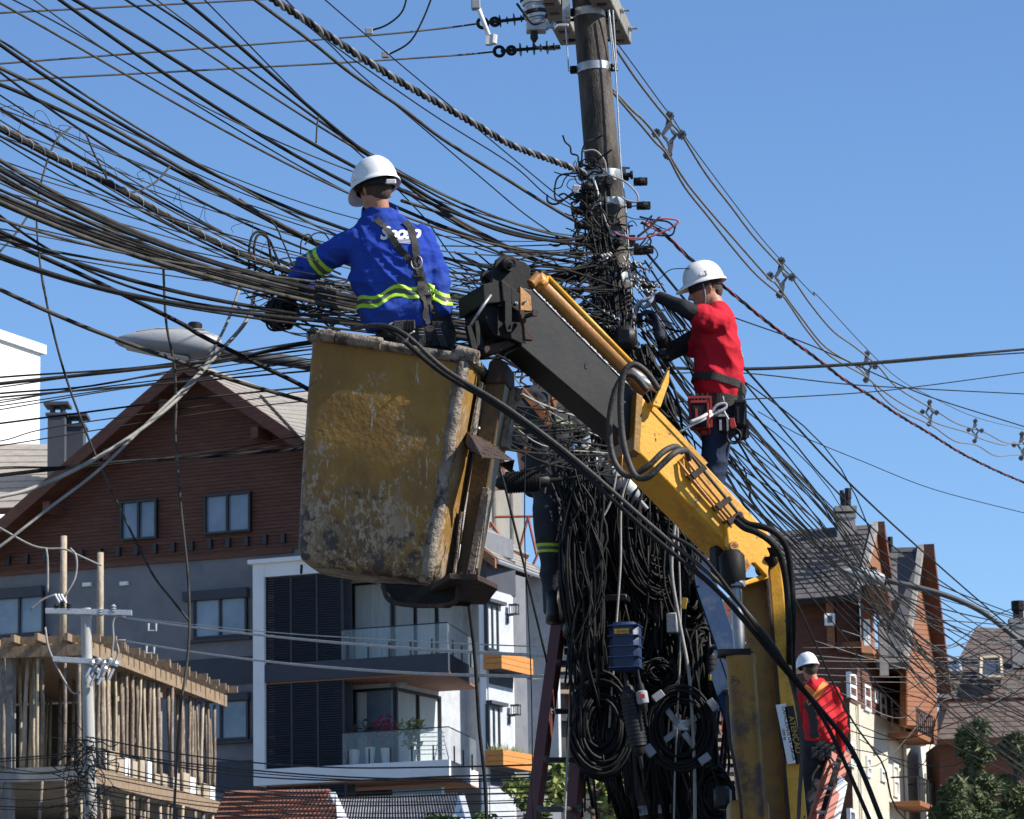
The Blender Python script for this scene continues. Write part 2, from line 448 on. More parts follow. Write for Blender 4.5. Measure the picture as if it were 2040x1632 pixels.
def roof_plane(parent, a, b, c, d, m_, rows, thick=.12, name='shingle_course', proud=.035, under=None, stuff=False, cut=0):
    """sloping roof from ridge edge a-b to eave edge d-c: a deck plus one real course per row; cut splits courses into shingles of that length"""
    a, b, c, d = map(V, (a, b, c, d))
    nrm = (b - a).cross(d - a).normalized()
    if nrm.z < 0: nrm = -nrm
    deck = MB().prism([a, b, c, d], -nrm * thick)
    deck = deck.build('roof', MS[under] if under else m_, parent)
    allm = MB()
    for i in range(rows):
        t0, t1 = i / rows, (i + 1.0) / rows
        l0, r0 = a.lerp(d, t0), b.lerp(c, t0); l1, r1 = a.lerp(d, t1), b.lerp(c, t1)
        n = max(1, int((r1 - l1).length / cut)) if cut else 1
        for k in range(n):
            e = .012 / max((r1 - l1).length, .1) if n > 1 else 0
            s0, s1 = k / n + e, (k + 1) / n - e
            o1 = nrm * (proud + (rnd.uniform(0, .018) if n > 1 else 0))
            m = allm if stuff else MB()
            q = [l0.lerp(r0, s0), l0.lerp(r0, s1), l1.lerp(r1, s1), l1.lerp(r1, s0)]
            m.hexa([q[0] + nrm * .004, q[1] + nrm * .004, q[2] + nrm * .004, q[3] + nrm * .004, q[0] + nrm * .012, q[1] + nrm * .012, q[2] + o1, q[3] + o1])
            if not stuff: m.build(name, m_, deck)
    if stuff:
        o = allm.build(name, m_, deck); o['kind'] = 'stuff'
    return deck

# ------------------------------------------------------------------- big gabled house
F = Face(P(972, 1300, 105), uf, nf)
house = thing('gabled_house', 'slate grey apartment house with brown boarded gable, glass balconies and white balcony frame', 'house', F.at(-8, 0, -4))
uL, uR = F.uz(-60, 1200)[0], F.uz(962, 1200)[0]
zb = F.uz(300, 1117)[1]
ztop = zb + .02
uX0, zX0, uX1, zX1 = F.rect(505, 1125, 972, 1570)      # white framed balcony bay
m = MB(); F.box(m, uL, 0, uX0, ztop, -9, 0)
m.build('wall', MS['stucco'], house)
ubay = F.uz(896, 1300)[0]
m = MB(); F.box(m, uX0, 0, ubay - .2, ztop, -9, -6.8); m.build('wall', MS['stucco'], house)
# gable boards
ua, za = F.uz(368, 716, 1.0)
ur_, zr_ = F.uz(597, 890, 1.0); sr = (za - zr_) / (ur_ - ua)
ul_, zl_ = F.uz(0, 1004, 1.0); sl = (za - zl_) / (ua - ul_)
sl = sr = (sl + sr) / 2
ze = zb + .3
zin = za - .28
rows = 50; hh = (zin - zb) / rows
tagd = []
for i in range(rows):
    z0, z1 = zb + i * hh, zb + (i + 1) * hh - .012
    zz = min(z1, zin - .05)
    r0, r1 = ua + (zin - z0) / sr, ua + (zin - zz) / sr
    l0, l1 = max(uL, ua - (zin - z0) / sl), max(uL, ua - (zin - zz) / sl)
    r0, r1 = min(r0, uR), min(r1, uR)
    m = MB(); m.hexa([F.at(l0, z0, .05), F.at(r0, z0, .05), F.at(r0, z0, .01), F.at(l0, z0, .01), F.at(l1, zz, .028), F.at(r1, zz, .028), F.at(r1, zz, .01), F.at(l1, zz, .01)])
    m.build('plank', MS['wood'], house)
m = MB(); F.poly(m, [(uL, zb), (uR, zb), (min(uR, ua + (zin - zb - .5) / sr), zb + .5), (ua, zin), (max(uL, ua - (zin - zb) / sl), zb)], .008, .3)
m.build('gable_backing', MS['wood'], house)
# roof
ueR = ua + (za - ze) / sr * .98
ueL = ua - (za - ze) / sl
dep = 7.0
roof_plane(house, F.at(ua, za, 1.0), F.at(ua, za, -dep), F.at(ueR, ze, -dep), F.at(ueR, ze, 1.0), MS['shingle'], 26, .2, under='wood')
roof_plane(house, F.at(ua, za, 1.0), F.at(ua, za, -dep), F.at(ueL, ze, -dep), F.at(ueL, ze, 1.0), MS['shingle'], 8, .2, under='wood')
for sg, ss, ue in ((1, sr, ueR), (-1, sl, ueL)):
    m = MB(); F.poly(m, [(ua, za + .03), (ue, ze + .03), (ue, ze - .42), (ua, za - .42)], 1.09, .09)
    m.build('fascia', MS['wood'], house)
    for k in (.32, .62, .9) if sg > 0 else (.12, .36, .62):
        uu = ua + (ue - ua) * k; zz = za + (ze - za) * k
        m = MB(); F.box(m, uu - .12 - .2 * sg, zz - .75 - 0.1, uu + .12 - .2 * sg, zz - .5, .06, .98); m.build('bracket', MS['wood'], house)
# dentil row and base board
m = MB(); F.box(m, uL, zb - .12, uX0 + 1.4, zb, .01, .1); m.build('base_board', MS['wood'], house)
for i in range(18):
    px = 20 + i * 36.5
    u, z = F.uz(px, 1123 - px * .062)
    if u > uX0 + 1.2: break
    m = MB(); F.box(m, u - .07, zb + .2, u + .07, zb + .5, .05, .17); m.build('dentil', MS['winframe'], house)
# windows of the gable and the wall
F.window(house, (238, 999, 311, 1072), 2, out=.2, deep=.16)
F.window(house, (405, 986, 498, 1058), 2, out=.2, deep=.16)
F.window(house, (384, 1190, 491, 1266), 2, out=.13, sill='stuccod')
F.window(house, (-60, 1188, 86, 1262), 3, out=.13, sill='stuccod')
F.window(house, (384, 1398, 494, 1472), 2, out=.13, sill='stuccod')
for r in ((370, 1181, 498, 1190), (-60, 1180, 90, 1188), (375, 1387, 500, 1395)):
    m = MB(); F.box(m, *F.rect(*r), 0, .25); m.build('lintel', MS['stuccod'], house)
for r in ((167, 1162, 183, 1168), (241, 1160, 257, 1166)):
    m = MB(); F.box(m, *F.rect(*r), 0, .1); m.build('vent', MS['whitewall'], house)
for r in ((-60, 1345, 506, 1362), (-60, 1545, 512, 1575)):
    a = F.rect(*r); m = MB(); F.box(m, uL, a[1], uX0 - .02, a[3], 0, .015); m.build('wall_band', MS['stuccod'], house)
# white balcony frame
fo = .55
u0 = F.uz(504, 1300, fo)[0]; u1 = F.uz(526, 1300, fo)[0]
ztopf = F.uz(510, 1124, fo)[1]; z_ws0 = F.uz(560, 1563, fo)[1]; z_ws1 = F.uz(560, 1531, fo)[1]
uc = F.uz(895, 1530, fo)[0]
m = MB(); F.box(m, u0, z_ws0, u1, ztopf, -.3, fo); m.build('frame_post', MS['whitewall'], house)
m = MB(); F.box(m, u0 - .12, ztopf, uc + .4, ztopf + .13, -1.9, fo + .12); F.box(m, u1, ztopf - .42, uc + .4, ztopf, -1.9, fo - .02); m.build('frame_top', MS['whitewall'], house)
# slabs: front edge and a chamfered side running straight back
cd = V((.165, .986, 0)).normalized()
def slab(z0, z1, mt, uA, name='balcony_slab', out=fo):
    a = F.at(uA, z0, out); b = F.at(uc, z0, out); c = b + cd * 4.9; d = F.at(uA, z0, -2.1); c2 = c + uf * -2.2
    m = MB(); m.prism([a, b, c, c2, d], V((0, 0, z1 - z0))); return m.build(name, mt, house)
slab(z_ws0, z_ws1, MS['whitewall'], u1)
z_us0 = F.uz(700, 1349, fo)[1]; z_us1 = F.uz(700, 1313, fo)[1]
slab(z_us0, z_us1, MS['stuccod'], u1, out=fo - .03)
slab(z_us0 - .05, z_us0 - .002, MS['terracotta'], u1 + .1, 'soffit', fo - .12)
slab(z_ws0 - .05, z_ws0 - .002, MS['terracotta'], u1 + .1, 'soffit', fo - .12)
slab(z_ws0 - 3.6, z_ws0 - 3.2, MS['whitewall'], u1)
# louvre screens
for (xa, ya, xb, yb) in ((527, 1143, 683, 1321), (528, 1362, 686, 1536), (530, 1566, 690, 1640)):
    a0, b0, a1, b1 = F.rect(xa, ya, xb, yb, fo - .1)
    if yb == 1321: b0 = z_us1 + .01
    if yb == 1536: b0, b1 = z_ws1 + .01, z_us0 - .06
    sc = MB(); F.box(sc, a0, b0, a0 + .06, b1, fo - .2, fo - .12); F.box(sc, a1 - .06, b0, a1, b1, fo - .2, fo - .12)
    for k in (1, 2): F.box(sc, a0 + (a1 - a0) * k / 3 - .03, b0, a0 + (a1 - a0) * k / 3 + .03, b1, fo - .2, fo - .12)
    sc = sc.build('louvre_screen', MS['louver'], house)
    n = int((b1 - b0) / .075)
    for i in range(n):
        z = b0 + (b1 - b0) * (i + .5) / n
        for k in range(3):
            x0 = a0 + (a1 - a0) * k / 3 + .03; x1 = a0 + (a1 - a0) * (k + 1) / 3 - .03
            m = MB(); t = .028 if rnd.random() < .12 else .036
            m.hexa([F.at(x0, z - t, fo - .115), F.at(x1, z - t, fo - .115), F.at(x1, z + t - .012, fo - .185), F.at(x0, z + t - .012, fo - .185),
                    F.at(x0, z - t + .012, fo - .115), F.at(x1, z - t + .012, fo - .115), F.at(x1, z + t, fo - .185), F.at(x0, z + t, fo - .185)])
            m.build('slat', MS['louver'], sc)
    m = MB(); F.box(m, a0 + .02, b0, a1, b1, fo - .75, fo - .7); m.build('screen_backing', MS['stuccod'], house)
# recessed glazing: fixed front pane, then doors turned along the chamfer
rb = -1.2
for (yt, yb_, xs) in ((1160, 1312, (703, 783)), (1372, 1524, (703, 786))):
    z1 = F.uz(740, yt, rb)[1]; z0 = (z_us1 if yb_ == 1312 else z_ws1) + .02
    a0, a1 = F.uz(xs[0], 1300, rb)[0], F.uz(xs[1], 1300, rb)[0]
    wl = MB(); F.box(wl, a0 - .9, z0 - .02, a0, z1 + .5, rb - .3, rb); F.box(wl, a0, z1, a1 + .3, z1 + .5, rb - .3, rb); wl.build('recess_wall', MS['stuccol'], house)
    up = yb_ == 1312
    F.window(house, None, 1, out=rb + .02, pmat='curtain' if up else 'winpane', uz=(a0, z0, a1, z1))
    F2 = Face(F.at(a1 + .03, 0, rb), (us + uf * .55), (ns + nf * .9) * 1)
    F2 = Face(F.at(a1 + .05, 0, rb), us, ns)
    F2.window(house, None, 2, out=0, pmat='curtain', uz=(0.02, z0, 3.3, z1), fw=.1)
    m = MB(); F2.box(m, 0, z1, 5.2, z1 + .6, -.2, 0.002); F2.box(m, 3.32, z0 - .02, 5.2, z1, -.2, 0); q = F2.at(5.2, z0 - .02, 0); m.obox(q, uf * 3.2, us * .2, V((0, 0, z1 + .6 - z0))); m.build('recess_wall', MS['stuccol'], house)
    if not up:
        m = MB(); F.box(m, a0 + .12, z0 + .1, a0 + .42, z1 - .1, rb - .085, rb - .05); m.build('curtain', MS['curtain'], house)
m = MB(); F.box(m, F.uz(706, 1600, rb)[0], F.uz(760, 1640, rb)[1] - 1, F.uz(880, 1600, rb)[0], F.uz(760, 1574, rb)[1], rb - .2, rb); m.build('window', MS['windark'], house)
# glass balustrades
for zs, h, xs in ((z_us1, 1.02, 678), (z_ws1, 1.08, 678)):
    ga = F.uz(xs, 1300, fo)[0]
    a, b = F.at(ga, zs - .1, fo - .08), F.at(uc - .04, zs - .1, fo - .08)
    bal = MB(); rl = MB()
    bal.prism([a, b, b + nf * -.02, a + nf * -.02], V((0, 0, h)))
    b2 = b + cd * 4.5
    bal.prism([b + cd * .03, b2, b2 + V((.02, 0, 0)), b + cd * .03 + V((.02, 0, 0))], V((0, 0, h)))
    bal = bal.build('balustrade', MS['rail'], house)
    rl.tube([a + V((0, 0, h)), b + V((0, 0, h)), b2 + V((0, 0, h))], .02, 6); rl.build('top_rail', MS['winframe'], bal)
    for k in range(5):
        q = a.lerp(b, (k + .3) / 5); m = MB(); m.box(q + V((0, 0, .3)) + nf * .04, (.05, .05, .5)); m.build('clamp', MS['winframe'], bal)
    for k in range(3):
        q = b.lerp(b2, (k + .4) / 3); m = MB(); m.box(q + V((.05, 0, .3)), (.05, .05, .5)); m.build('clamp', MS['winframe'], bal)
# right hand white pier and lit side wall
Sx = Face(F.at(F.uz(972, 1300)[0], 0, 0), us, ns)
sl_ = on_line_xy(1026, Sx.at(0, 9), us)
m = MB(); Sx.box(m, 0, 0, sl_, F.uz(972, 1172)[1], -.3, 0); m.build('side_wall', MS['stuccol'], house)
m = MB(); zt = F.uz(972, 1155, .2)[1]; m.obox(F.at(F.uz(957, 1300)[0], z_ws0 - 3, .05), uf * .2, us * 2.1, V((0, 0, zt - z_ws0 + 3))); m.build('pier', MS['whitewall'], house)
m = MB(); F.box(m, uX0 - .02, ztop - .5, F.uz(962, 1200)[0], ztop + .1, -2.4, .0); m.build('wall', MS['stucco'], house)
m = MB(); Sx.box(m, 0.02, F.uz(972, 1172)[1], sl_ + .4, F.uz(972, 1100)[1], -.3, -.02); m.build('side_wall_upper', MS['stuccod'], house)
for yy in (1345, 1548):
    z = F.uz(975, yy)[1]; m = MB(); Sx.box(m, .04, z - .25, sl_ + .002, z + .25, 0, .012); m.build('wall_band', MS['stuccod'], house)
for (y0, y1, py) in ((1200, 1296, 1303), (1403, 1493, 1497)):
    z1, z0 = F.uz(975, y0)[1], F.uz(975, y1)[1]
    a0, a1 = on_line_xy(974, Sx.at(0, 9), us), on_line_xy(997, Sx.at(0, 9), us)
    Sx.window(house, None, 2, out=.05, pmat='curtain', uz=(a0, z0, a1, z1), fw=.09)
    m = MB(); Sx.box(m, a0 - .1, z1, a1 + .3, z1 + .1, 0, .2); m.build('lintel', MS['stuccod'], house)
    # planter box on the wall below the window
    zt = F.uz(972, py)[1]
    pl = thing('planter_box', 'orange slatted window box, %s' % ('empty, under the upper side window' if py == 1303 else 'overgrown with grass, under the lower side window'), 'planter', Sx.at(1, zt - .5, .3), 'orange window boxes')
    for k in range(3):
        m = MB(); Sx.box(m, a0 - .2, zt - .17 * (k + 1) + .012, a1 + 1.3, zt - .17 * k, .55, .6); Sx.box(m, a0 - .25, zt - .17 * (k + 1) + .012, a0 - .2, zt - .17 * k, .0, .6)
        m.build('board', MS['orangewood'], pl)
    m = MB(); Sx.box(m, a0 - .2, zt - .5, a1 + 1.3, zt - .06, .04, .54); m.build('liner', MS['stuccod'], pl)
    if py != 1303:
        m = MB()
        for _ in range(160):
            b = Sx.at(rnd.uniform(a0 - .2, a1 + 1.25), zt - .08, rnd.uniform(.05, .55)); t = b + V((rnd.gauss(0, .1), rnd.gauss(0, .1), rnd.uniform(.1, .38)))
            m.add([b, b + V((.03, .01, 0)), t], [(0, 1, 2)])
        tag(m.build('grass', MS['leafy'], pl), kind='stuff')
    lz = F.uz(975, y0 + 15)[1]; a = on_line_xy(1017, Sx.at(0, 9), us)
    lt = thing('wall_lantern', 'black square lantern on the pale side wall beside the %s window' % ('upper' if py == 1303 else 'lower'), 'wall lamp', Sx.at(a, lz, 0), 'wall lanterns')
    m = MB(); Sx.box(m, a - .06, lz - .25, a + .06, lz + .05, 0, .04); Sx.box(m, a - .03, lz - .03, a + .03, lz, .04, .2); m.build('bracket', MS['winframe'], lt)
    m = MB(); Sx.box(m, a - .12, lz + .28, a + .12, lz + .33, .1, .36); Sx.box(m, a - .12, lz, a + .12, lz + .04, .1, .36)
    for du in (-.11, .09):
        for do in (.11, .33): Sx.box(m, a + du, lz + .04, a + du + .02, lz + .28, do, do + .02)
    m.build('cage', MS['winframe'], lt)
# small rear wing with its own sloping roof
e0 = P(990, 1113, 104.6); e1 = P(1084, 1147, 111.5)
r0 = P(836, 990, 106.0); r1 = P(930, 1018, 113)
roof_plane(house, r0, r1, e1, e0, MS['shingle'], 14, .12, under='wood')
m = MB(); m.prism([r0 + nf * .05, e0 + nf * .05, e0 + nf * .05 - V((0, 0, .3)), r0 + nf * .05 - V((0, 0, .32))], nf * .1); m.build('fascia', MS['woodlit'], house)
m = MB(); m.tube([e0 - V((0, 0, .08)), e1 - V((0, 0, .08))], .07, 6); m.build('gutter', MS['galv'], house)
a = Sx.at(sl_, 0, -.06); m = MB(); m.obox(a + V((.02, .02, 0)), us * 1.2, ns * -.4, V((0, 0, e1.z - .55))); m.build('rear_wall', MS['stucco'], house)
# cross roof to the right of the main gable
rpn = (F.at(ua, za, -dep) - F.at(ua, za, 1.0)).cross(F.at(ueR, ze, 1.0) - F.at(ua, za, 1.0)).normalized()
if rpn.z < 0: rpn = -rpn
rq = lambda x, y, o: onplane(x, y, F.at(ua, za, 1.0) + rpn * o, rpn)
roof_plane(house, rq(519, 786, .1), rq(640, 778, .5), rq(720, 925, .5), rq(606, 880, .1), MS['shingle'], 12, .08, under='winframe')
# chimney stubs beside the left rake
for (x0, y0, x1, y1, Y) in ((95, 822, 128, 900, 114), (128, 845, 165, 905, 114.5)):
    ch = MB(); a = P(x0, y0, Y); b = P(x1, y1 + 60, Y); ch.hexa([V((a.x, a.y, b.z)), V((b.x, a.y, b.z)), V((b.x, a.y + .8, b.z)), V((a.x, a.y + .8, b.z)), a, V((b.x, a.y, a.z)), V((b.x, a.y + .8, a.z)), a + V((0, .8, 0))])
    w = b.x - a.x
    for dx in (.05, w - .17): ch.box((a.x + dx + .06, a.y + .4, a.z + .12), (.12, .5, .24))
    ch.box((a.x + w / 2, a.y + .4, a.z + .3), (w + .26, 1.0, .1)); ch.box((a.x + w / 2, a.y + .4, a.z - .05), (w + .14, .9, .08))
    ch.build('chimney', MS['stuccod'], house)
# pots and airer on the lower balcony
zs = z_ws1
def leafball(mb, c, r, n, sz, flat=1.0):
    for _ in range(n):
        d = V((rnd.gauss(0, 1), rnd.gauss(0, 1), rnd.gauss(0, 1) * flat)); d.normalize(); p = V(c) + d * r * rnd.random() ** .5
        a = V((rnd.gauss(0, 1), rnd.gauss(0, 1), rnd.gauss(0, 1))).normalized() * sz; b = a.orthogonal().normalized() * sz * .45
        mb.add([p - a, p + b, p + a, p - b], [(0, 1, 2, 3)])
for i, (px, w, hgt, lab, lm, lr, ln) in enumerate((
        (703, .42, .5, 'white jug shaped pot with bare stems, leftmost on the lower balcony', None, 0, 0), (737, .3, .55, 'white tapered pot with spiky dark leaves on the lower balcony', 'leafdark', .4, 30),
        (769, .3, .5, 'cream pot with a dark red shrub on the lower balcony', 'leafred', .5, 90), (820, .3, .4, 'white pot with a yellow green bushy plant on the lower balcony', 'leafy', .5, 110))):
    u = F.uz(px, 1500, -.1)[0]; b = F.at(u, zs, -.1)
    t = thing('potted_plant', lab, 'potted plant', b, 'pots behind the lower glass balustrade')
    MB().lathe(b, (0, 0, 1), [(0, w * .35), (.02, w * .38), (hgt * .6, w * .48), (hgt * .96, w * .54), (hgt, w * .56), (hgt, w * .46), (hgt * .8, w * .42)], 12).build('pot', MS['pot'], t, smooth='auto')
    m = MB()
    for _ in range(7): m.tube(crom([b + V((0, 0, hgt * .7)), b + V((rnd.gauss(0, .1), rnd.gauss(0, .1), hgt + .35)), b + V((rnd.gauss(0, .25), rnd.gauss(0, .2), hgt + .8))], 3), .012, 4)
    m.build('stem', MS['bark'], t)
    if lm:
        m = MB(); leafball(m, b + V((0, 0, hgt + .55)), lr, ln, .11, 1.1); tag(m.build('foliage', MS[lm], t), kind='stuff')
b = F.at(F.uz(850, 1500, -.6)[0], zs, -.6)
t = thing('clothes_airer', 'white folding clothes airer on the lower balcony', 'clothes airer', b)
m = MB()
for dx in (-.45, .45): m.tube([b + V((dx - .25, 0, 0)), b + V((dx, 0, 1.1)), b + V((dx + .25, 0, 0))], .02, 5)
m.build('leg', MS['whitewall'], t)
m = MB()
for k in range(6): m.tube([b + V((-.55, 0, .3 + k * .13)), b + V((.55, 0, .3 + k * .13))], .012, 4)
m.build('rail', MS['whitewall'], t)

# ------------------------------------------------------------------- white block and roof at the far left
b0 = P(80, 705, 122)
t = thing('white_building', 'plain white rendered building standing behind the boarded gable', 'building', (b0.x - 5, b0.y, 0))
m = MB(); m.obox((b0.x, b0.y, 0), us * -14, ns * -9, (0, 0, b0.z)); m.build('wall', MS['whitewall'], t)
m = MB(); m.obox(V((b0.x, b0.y, b0.z)) + ns * .14 + us * .2, us * -14.5, ns * -9.3, (0, 0, .33)); m.build('parapet', MS['whitewall'], t)
a, b, c, d = P(-80, 884, 119), P(106, 886, 119), P(40, 1010, 113), P(-150, 1020, 113)
t = thing('low_house', 'house with a plain grey brown shingle roof left of the boarded gable', 'house', (c.x - 6, c.y + 3, 0))
roof_plane(t, a, b, c + V((1.2, 0, 0)), d, MS['shingle'], 10, .2, under='wood')
m = MB(); m.obox((d.x, d.y + .4, 0), (c.x - d.x, 0, 0), (0, 6, 0), (0, 0, c.z - .3)); m.build('wall', MS['stucco'], t)

# ------------------------------------------------------------------- building site with timber props (lower left)
cdir = V((.165, .986, 0)).normalized(); cl = V((-.986, .165, 0)).normalized()
C0 = P(182, 1268, 80)
Ls = on_line_xy(452, C0, cdir)
site = thing('unfinished_building', 'building site with raw formwork decks held up by rows of timber props', 'building site', (C0.x - 3, C0.y + 6, 0))
zt = C0.z
D0 = zt - (P(182, 1520, 80).z); zlow = zt - 2.95
inw = cl
def at_site(a, b, z): return V((C0.x, C0.y, 0)) + cdir * a + cl * b + V((0, 0, z))
for z, nm in ((zt - .12, 'deck'), (zlow, 'slab')):
    m = MB(); m.obox(at_site(.25, .25, z - (.04 if nm == 'deck' else .3)), cdir * (Ls - .3), cl * 9, V((0, 0, .04 if nm == 'deck' else .32)))
    m.build(nm, MS['formwork'] if nm == 'deck' else MS['rawconc'], site)
m = MB(); m.obox(at_site(0.02, 0, zt - .42), cdir * Ls, cl * .06, V((0, 0, .3))); m.build('edge_board', MS['formwork'], site)
m = MB(); m.obox(at_site(0.02, 0.07, zt - .42), cl * 9, cdir * .06, V((0, 0, .26))); m.build('edge_board', MS['formwork'], site)
m = MB(); m.obox(at_site(0.1, 0, zlow - .36), cdir * Ls, cl * .05, V((0, 0, .34))); m.build('edge_board', MS['formwork'], site)
for i in range(26):
    a = Ls * (i + .3) / 26
    m = MB(); m.obox(at_site(a, -rnd.uniform(.12, .45), zt - .1 + rnd.uniform(-.01, .01)), cdir * .07, cl * rnd.uniform(1.6, 3), V((0, 0, .17))); m.build('joist', MS['formwork'], site)
for i in range(15):
    a = .5 + i * .62
    m = MB(); m.obox(at_site(-rnd.uniform(.2, .5), a, zt - .1 + rnd.uniform(-.01, .01)), cl * .08, cdir * rnd.uniform(1.6, 3), V((0, 0, .17))); m.build('joist', MS['formwork'], site)
def prop(a, b, z0, z1, r, mt='prop'):
    p, q = at_site(a, b, z0), at_site(a + rnd.gauss(0, .05), b + rnd.gauss(0, .05), z1)
    pts = [p.lerp(q, k / 4) + V((rnd.gauss(0, .008), rnd.gauss(0, .008), 0)) for k in range(5)]
    MB().tube(pts, [r * 1.08, r, r * rnd.uniform(.85, 1.05), r * .9, r * .82], 7).build('prop', MS[mt], site, smooth=True)
for i in range(42):
    prop(Ls * (i + rnd.uniform(.1, .8)) / 42, rnd.uniform(.05, .4), zlow, zt - .42, rnd.uniform(.038, .058), rnd.choice(('prop', 'prop', 'proplight')))
for i in range(34): prop(rnd.uniform(.5, Ls), rnd.uniform(.7, 6), zlow, zt - .2, rnd.uniform(.035, .055), rnd.choice(('prop', 'proplight')))
for i in range(18): prop(rnd.uniform(.1, .5), .3 + i * .34 + rnd.uniform(0, .3), zlow, zt - .42, rnd.uniform(.04, .055), rnd.choice(('prop', 'prop', 'proplight')))
for i in range(24): prop(Ls * (i + rnd.uniform(.1, .8)) / 24, rnd.uniform(.05, .5), zlow - 2.9, zlow - .36, rnd.uniform(.04, .06), rnd.choice(('prop', 'prop', 'proplight')))
for i in range(8): prop(rnd.uniform(.1, .5), .3 + i * .8 + rnd.uniform(0, .3), zlow - 2.9, zlow - .3, rnd.uniform(.04, .055))
for a, b, w in ((.35, 2.0, .6), (.5, 5.2, .4), (8, .6, .3), (4, 1.0, .3)):
    m = MB(); m.obox(at_site(a, b, zlow - 3.2), cl * w, cdir * .35, V((0, 0, 6.0))); m.build('column', MS['rawconc'], site)
m = MB(); m.obox(at_site(2.5, 1.0, 0), cdir * (Ls - 2.6), cl * 8, V((0, 0, zlow - 3.0))); m.build('lower_storey', MS['rawconc'], site)
m = MB(); m.obox(at_site(Ls - .5, 2, zlow - 3.2), cl * 7, cdir * .2, V((0, 0, 5.9))); m.obox(at_site(5, 8.5, zlow - 3.2), cdir * (Ls - 5), cl * .2, V((0, 0, 5.9))); m.build('rear_wall', MS['darkconc'], site)
for i in range(6):
    for k in range(7):
        m = MB(); m.obox(at_site(.9, .8 + k * .42, zlow - 2.6 + i * .21), cl * .4, cdir * .14, V((0, 0, .195))); m.build('brick', MS['brick'], site)
for i in range(16):
    a = Ls * (.1 + .85 * i / 16); hgt = rnd.uniform(.25, .5)
    m = MB(); m.obox(at_site(a, .12, zlow + .03), cdir * rnd.uniform(.35, .6), cl * .05, V((0, 0, hgt))); m.build('side_form', MS['proplight'] if i % 3 else MS['whitewall'], site)
for (px, yt, yb) in ((127, 1068, 1250), (200, 1101, 1262)):
    p = P(px, yt, 82 if px < 150 else 81); MB().tube([V((p.x, p.y, zt - .3)), p + V((0, 0, -(p.z - zt) / 2)), p], [.085, .08, .075], 8).build('starter_post', MS['proplight'], site, smooth=True)

# ------------------------------------------------------------------- grey bare concrete building in the middle distance
t = thing('concrete_frame', 'bare grey concrete building under construction behind the cable coils', 'building site', P(1250, 1500, 122) * 1)
t.location.z = 0
Q = Face(P(1030, 1300, 120), V((.985, .17, 0)), V((.17, -.985, 0)))
uq0, uq1 = Q.uz(1028, 1300)[0], Q.uz(1575, 1300)[0]
for i, y in enumerate((1235, 1308, 1420, 1530)):
    z = Q.uz(1250, y)[1]; m = MB(); Q.box(m, uq0, z - .3, uq1, z, -8, .25); m.build('slab', MS['darkconc'], t)
for px in (1032, 1110, 1168, 1225, 1300, 1390, 1470, 1540):
    u = Q.uz(px, 1300)[0]; m = MB(); Q.box(m, u - .25, 0, u + .25, Q.uz(1250, 1233)[1] - .002, -.55, -.02); m.build('column', MS['darkconc'], t)
m = MB(); Q.box(m, uq0, 0, uq1, Q.uz(1250, 1240)[1], -5.2, -5); m.build('rear_wall', MS['darkconc'], t)
m = MB(); Q.box(m, uq0, 0, Q.uz(1060, 1300)[0], Q.uz(1050, 1195)[1], -4.5, -.03); m.build('stair_wall', MS['stuccod'], t)
for (x0, y0, x1, y1) in ((1140, 1240, 1190, 1300), (1395, 1190, 1470, 1240), (1085, 1320, 1150, 1415), (1420, 1250, 1470, 1300), (1105, 1440, 1160, 1520)):
    a0, z0, a1, z1 = Q.rect(x0, y0, x1, y1, -.3); r_ = int((z1 - z0) / .22); c_ = max(1, int((a1 - a0) / .42))
    m = MB(); Q.box(m, a0, z0, a1, z1, -.5, -.33); m.build('infill_wall', MS['mortar'], t)
    for i in range(r_):
        for k in range(c_):
            m = MB(); off = .2 * (i % 2); ua_ = a0 + k * .42 + off
            if ua_ + .4 > a1: continue
            Q.box(m, ua_, z0 + i * .22, ua_ + .4, z0 + i * .22 + .2, -.4, -.3 + rnd.uniform(-.008, .008)); m.build('brick', MS['brick'], t)
for i, (x0, x1, y) in enumerate([(1395, 1480, 1428 + 17 * k) for k in range(9)] + [(1090, 1160, 1330 + 22 * k) for k in range(3)]):
    a0, z0, a1, z1 = Q.rect(x0, y, x1, y + 8, .3); m = MB(); Q.box(m, a0, z0, a1, z1, -.1, .32); m.build('plank', MS['proplight'] if i % 2 else MS['rawconc'], t)
for i, px in enumerate((1062, 1084, 1402, 1436, 1462, 1490)):
    a = Q.at(Q.uz(px, 1300, 1)[0], 0, 1.0); m = MB(); m.tube([a, a + V((rnd.gauss(0, .05), 0, P(px, 1180, 120).z))], .05, 6); m.build('scaffold_tube', MS['rustpaint'] if i % 2 else MS['galv'], t)
for y in (1280, 1352, 1462):
    m = MB(); m.tube([Q.at(*Q.uz(1402, y, 1.06), 1.06), Q.at(*Q.uz(1492, y + 2, 1.06), 1.06)], .04, 6); m.build('scaffold_tube', MS['galv'], t)
for (xa, ya, xb, yb) in ((1062, 1290, 1084, 1180), (1402, 1352, 1436, 1462), (1410, 1250, 1380, 1330)):
    m = MB(); m.tube([Q.at(*Q.uz(xa, ya, 1.1), 1.1), Q.at(*Q.uz(xb, yb, 1.1), 1.1)], .05, 6); m.build('scaffold_tube', MS['rustpaint'], t)
for px, py in ((1087, 1327), (1087, 1432)):
    a0, z0, a1, z1 = Q.rect(px - 20, py - 14, px + 4, py + 14, .2); m = MB()
    for e in ((a0, z0, a0 + .06, z1), (a1 - .06, z0, a1, z1), (a0 + .07, z0, a1 - .07, z0 + .06), (a0 + .07, z1 - .06, a1 - .07, z1), ((a0 + a1) / 2 - .03, z0 + .06, (a0 + a1) / 2 + .03, z1 - .06)): Q.box(m, *e, .1, .2)
    m.build('guard_frame', MS['rustpaint'], t)
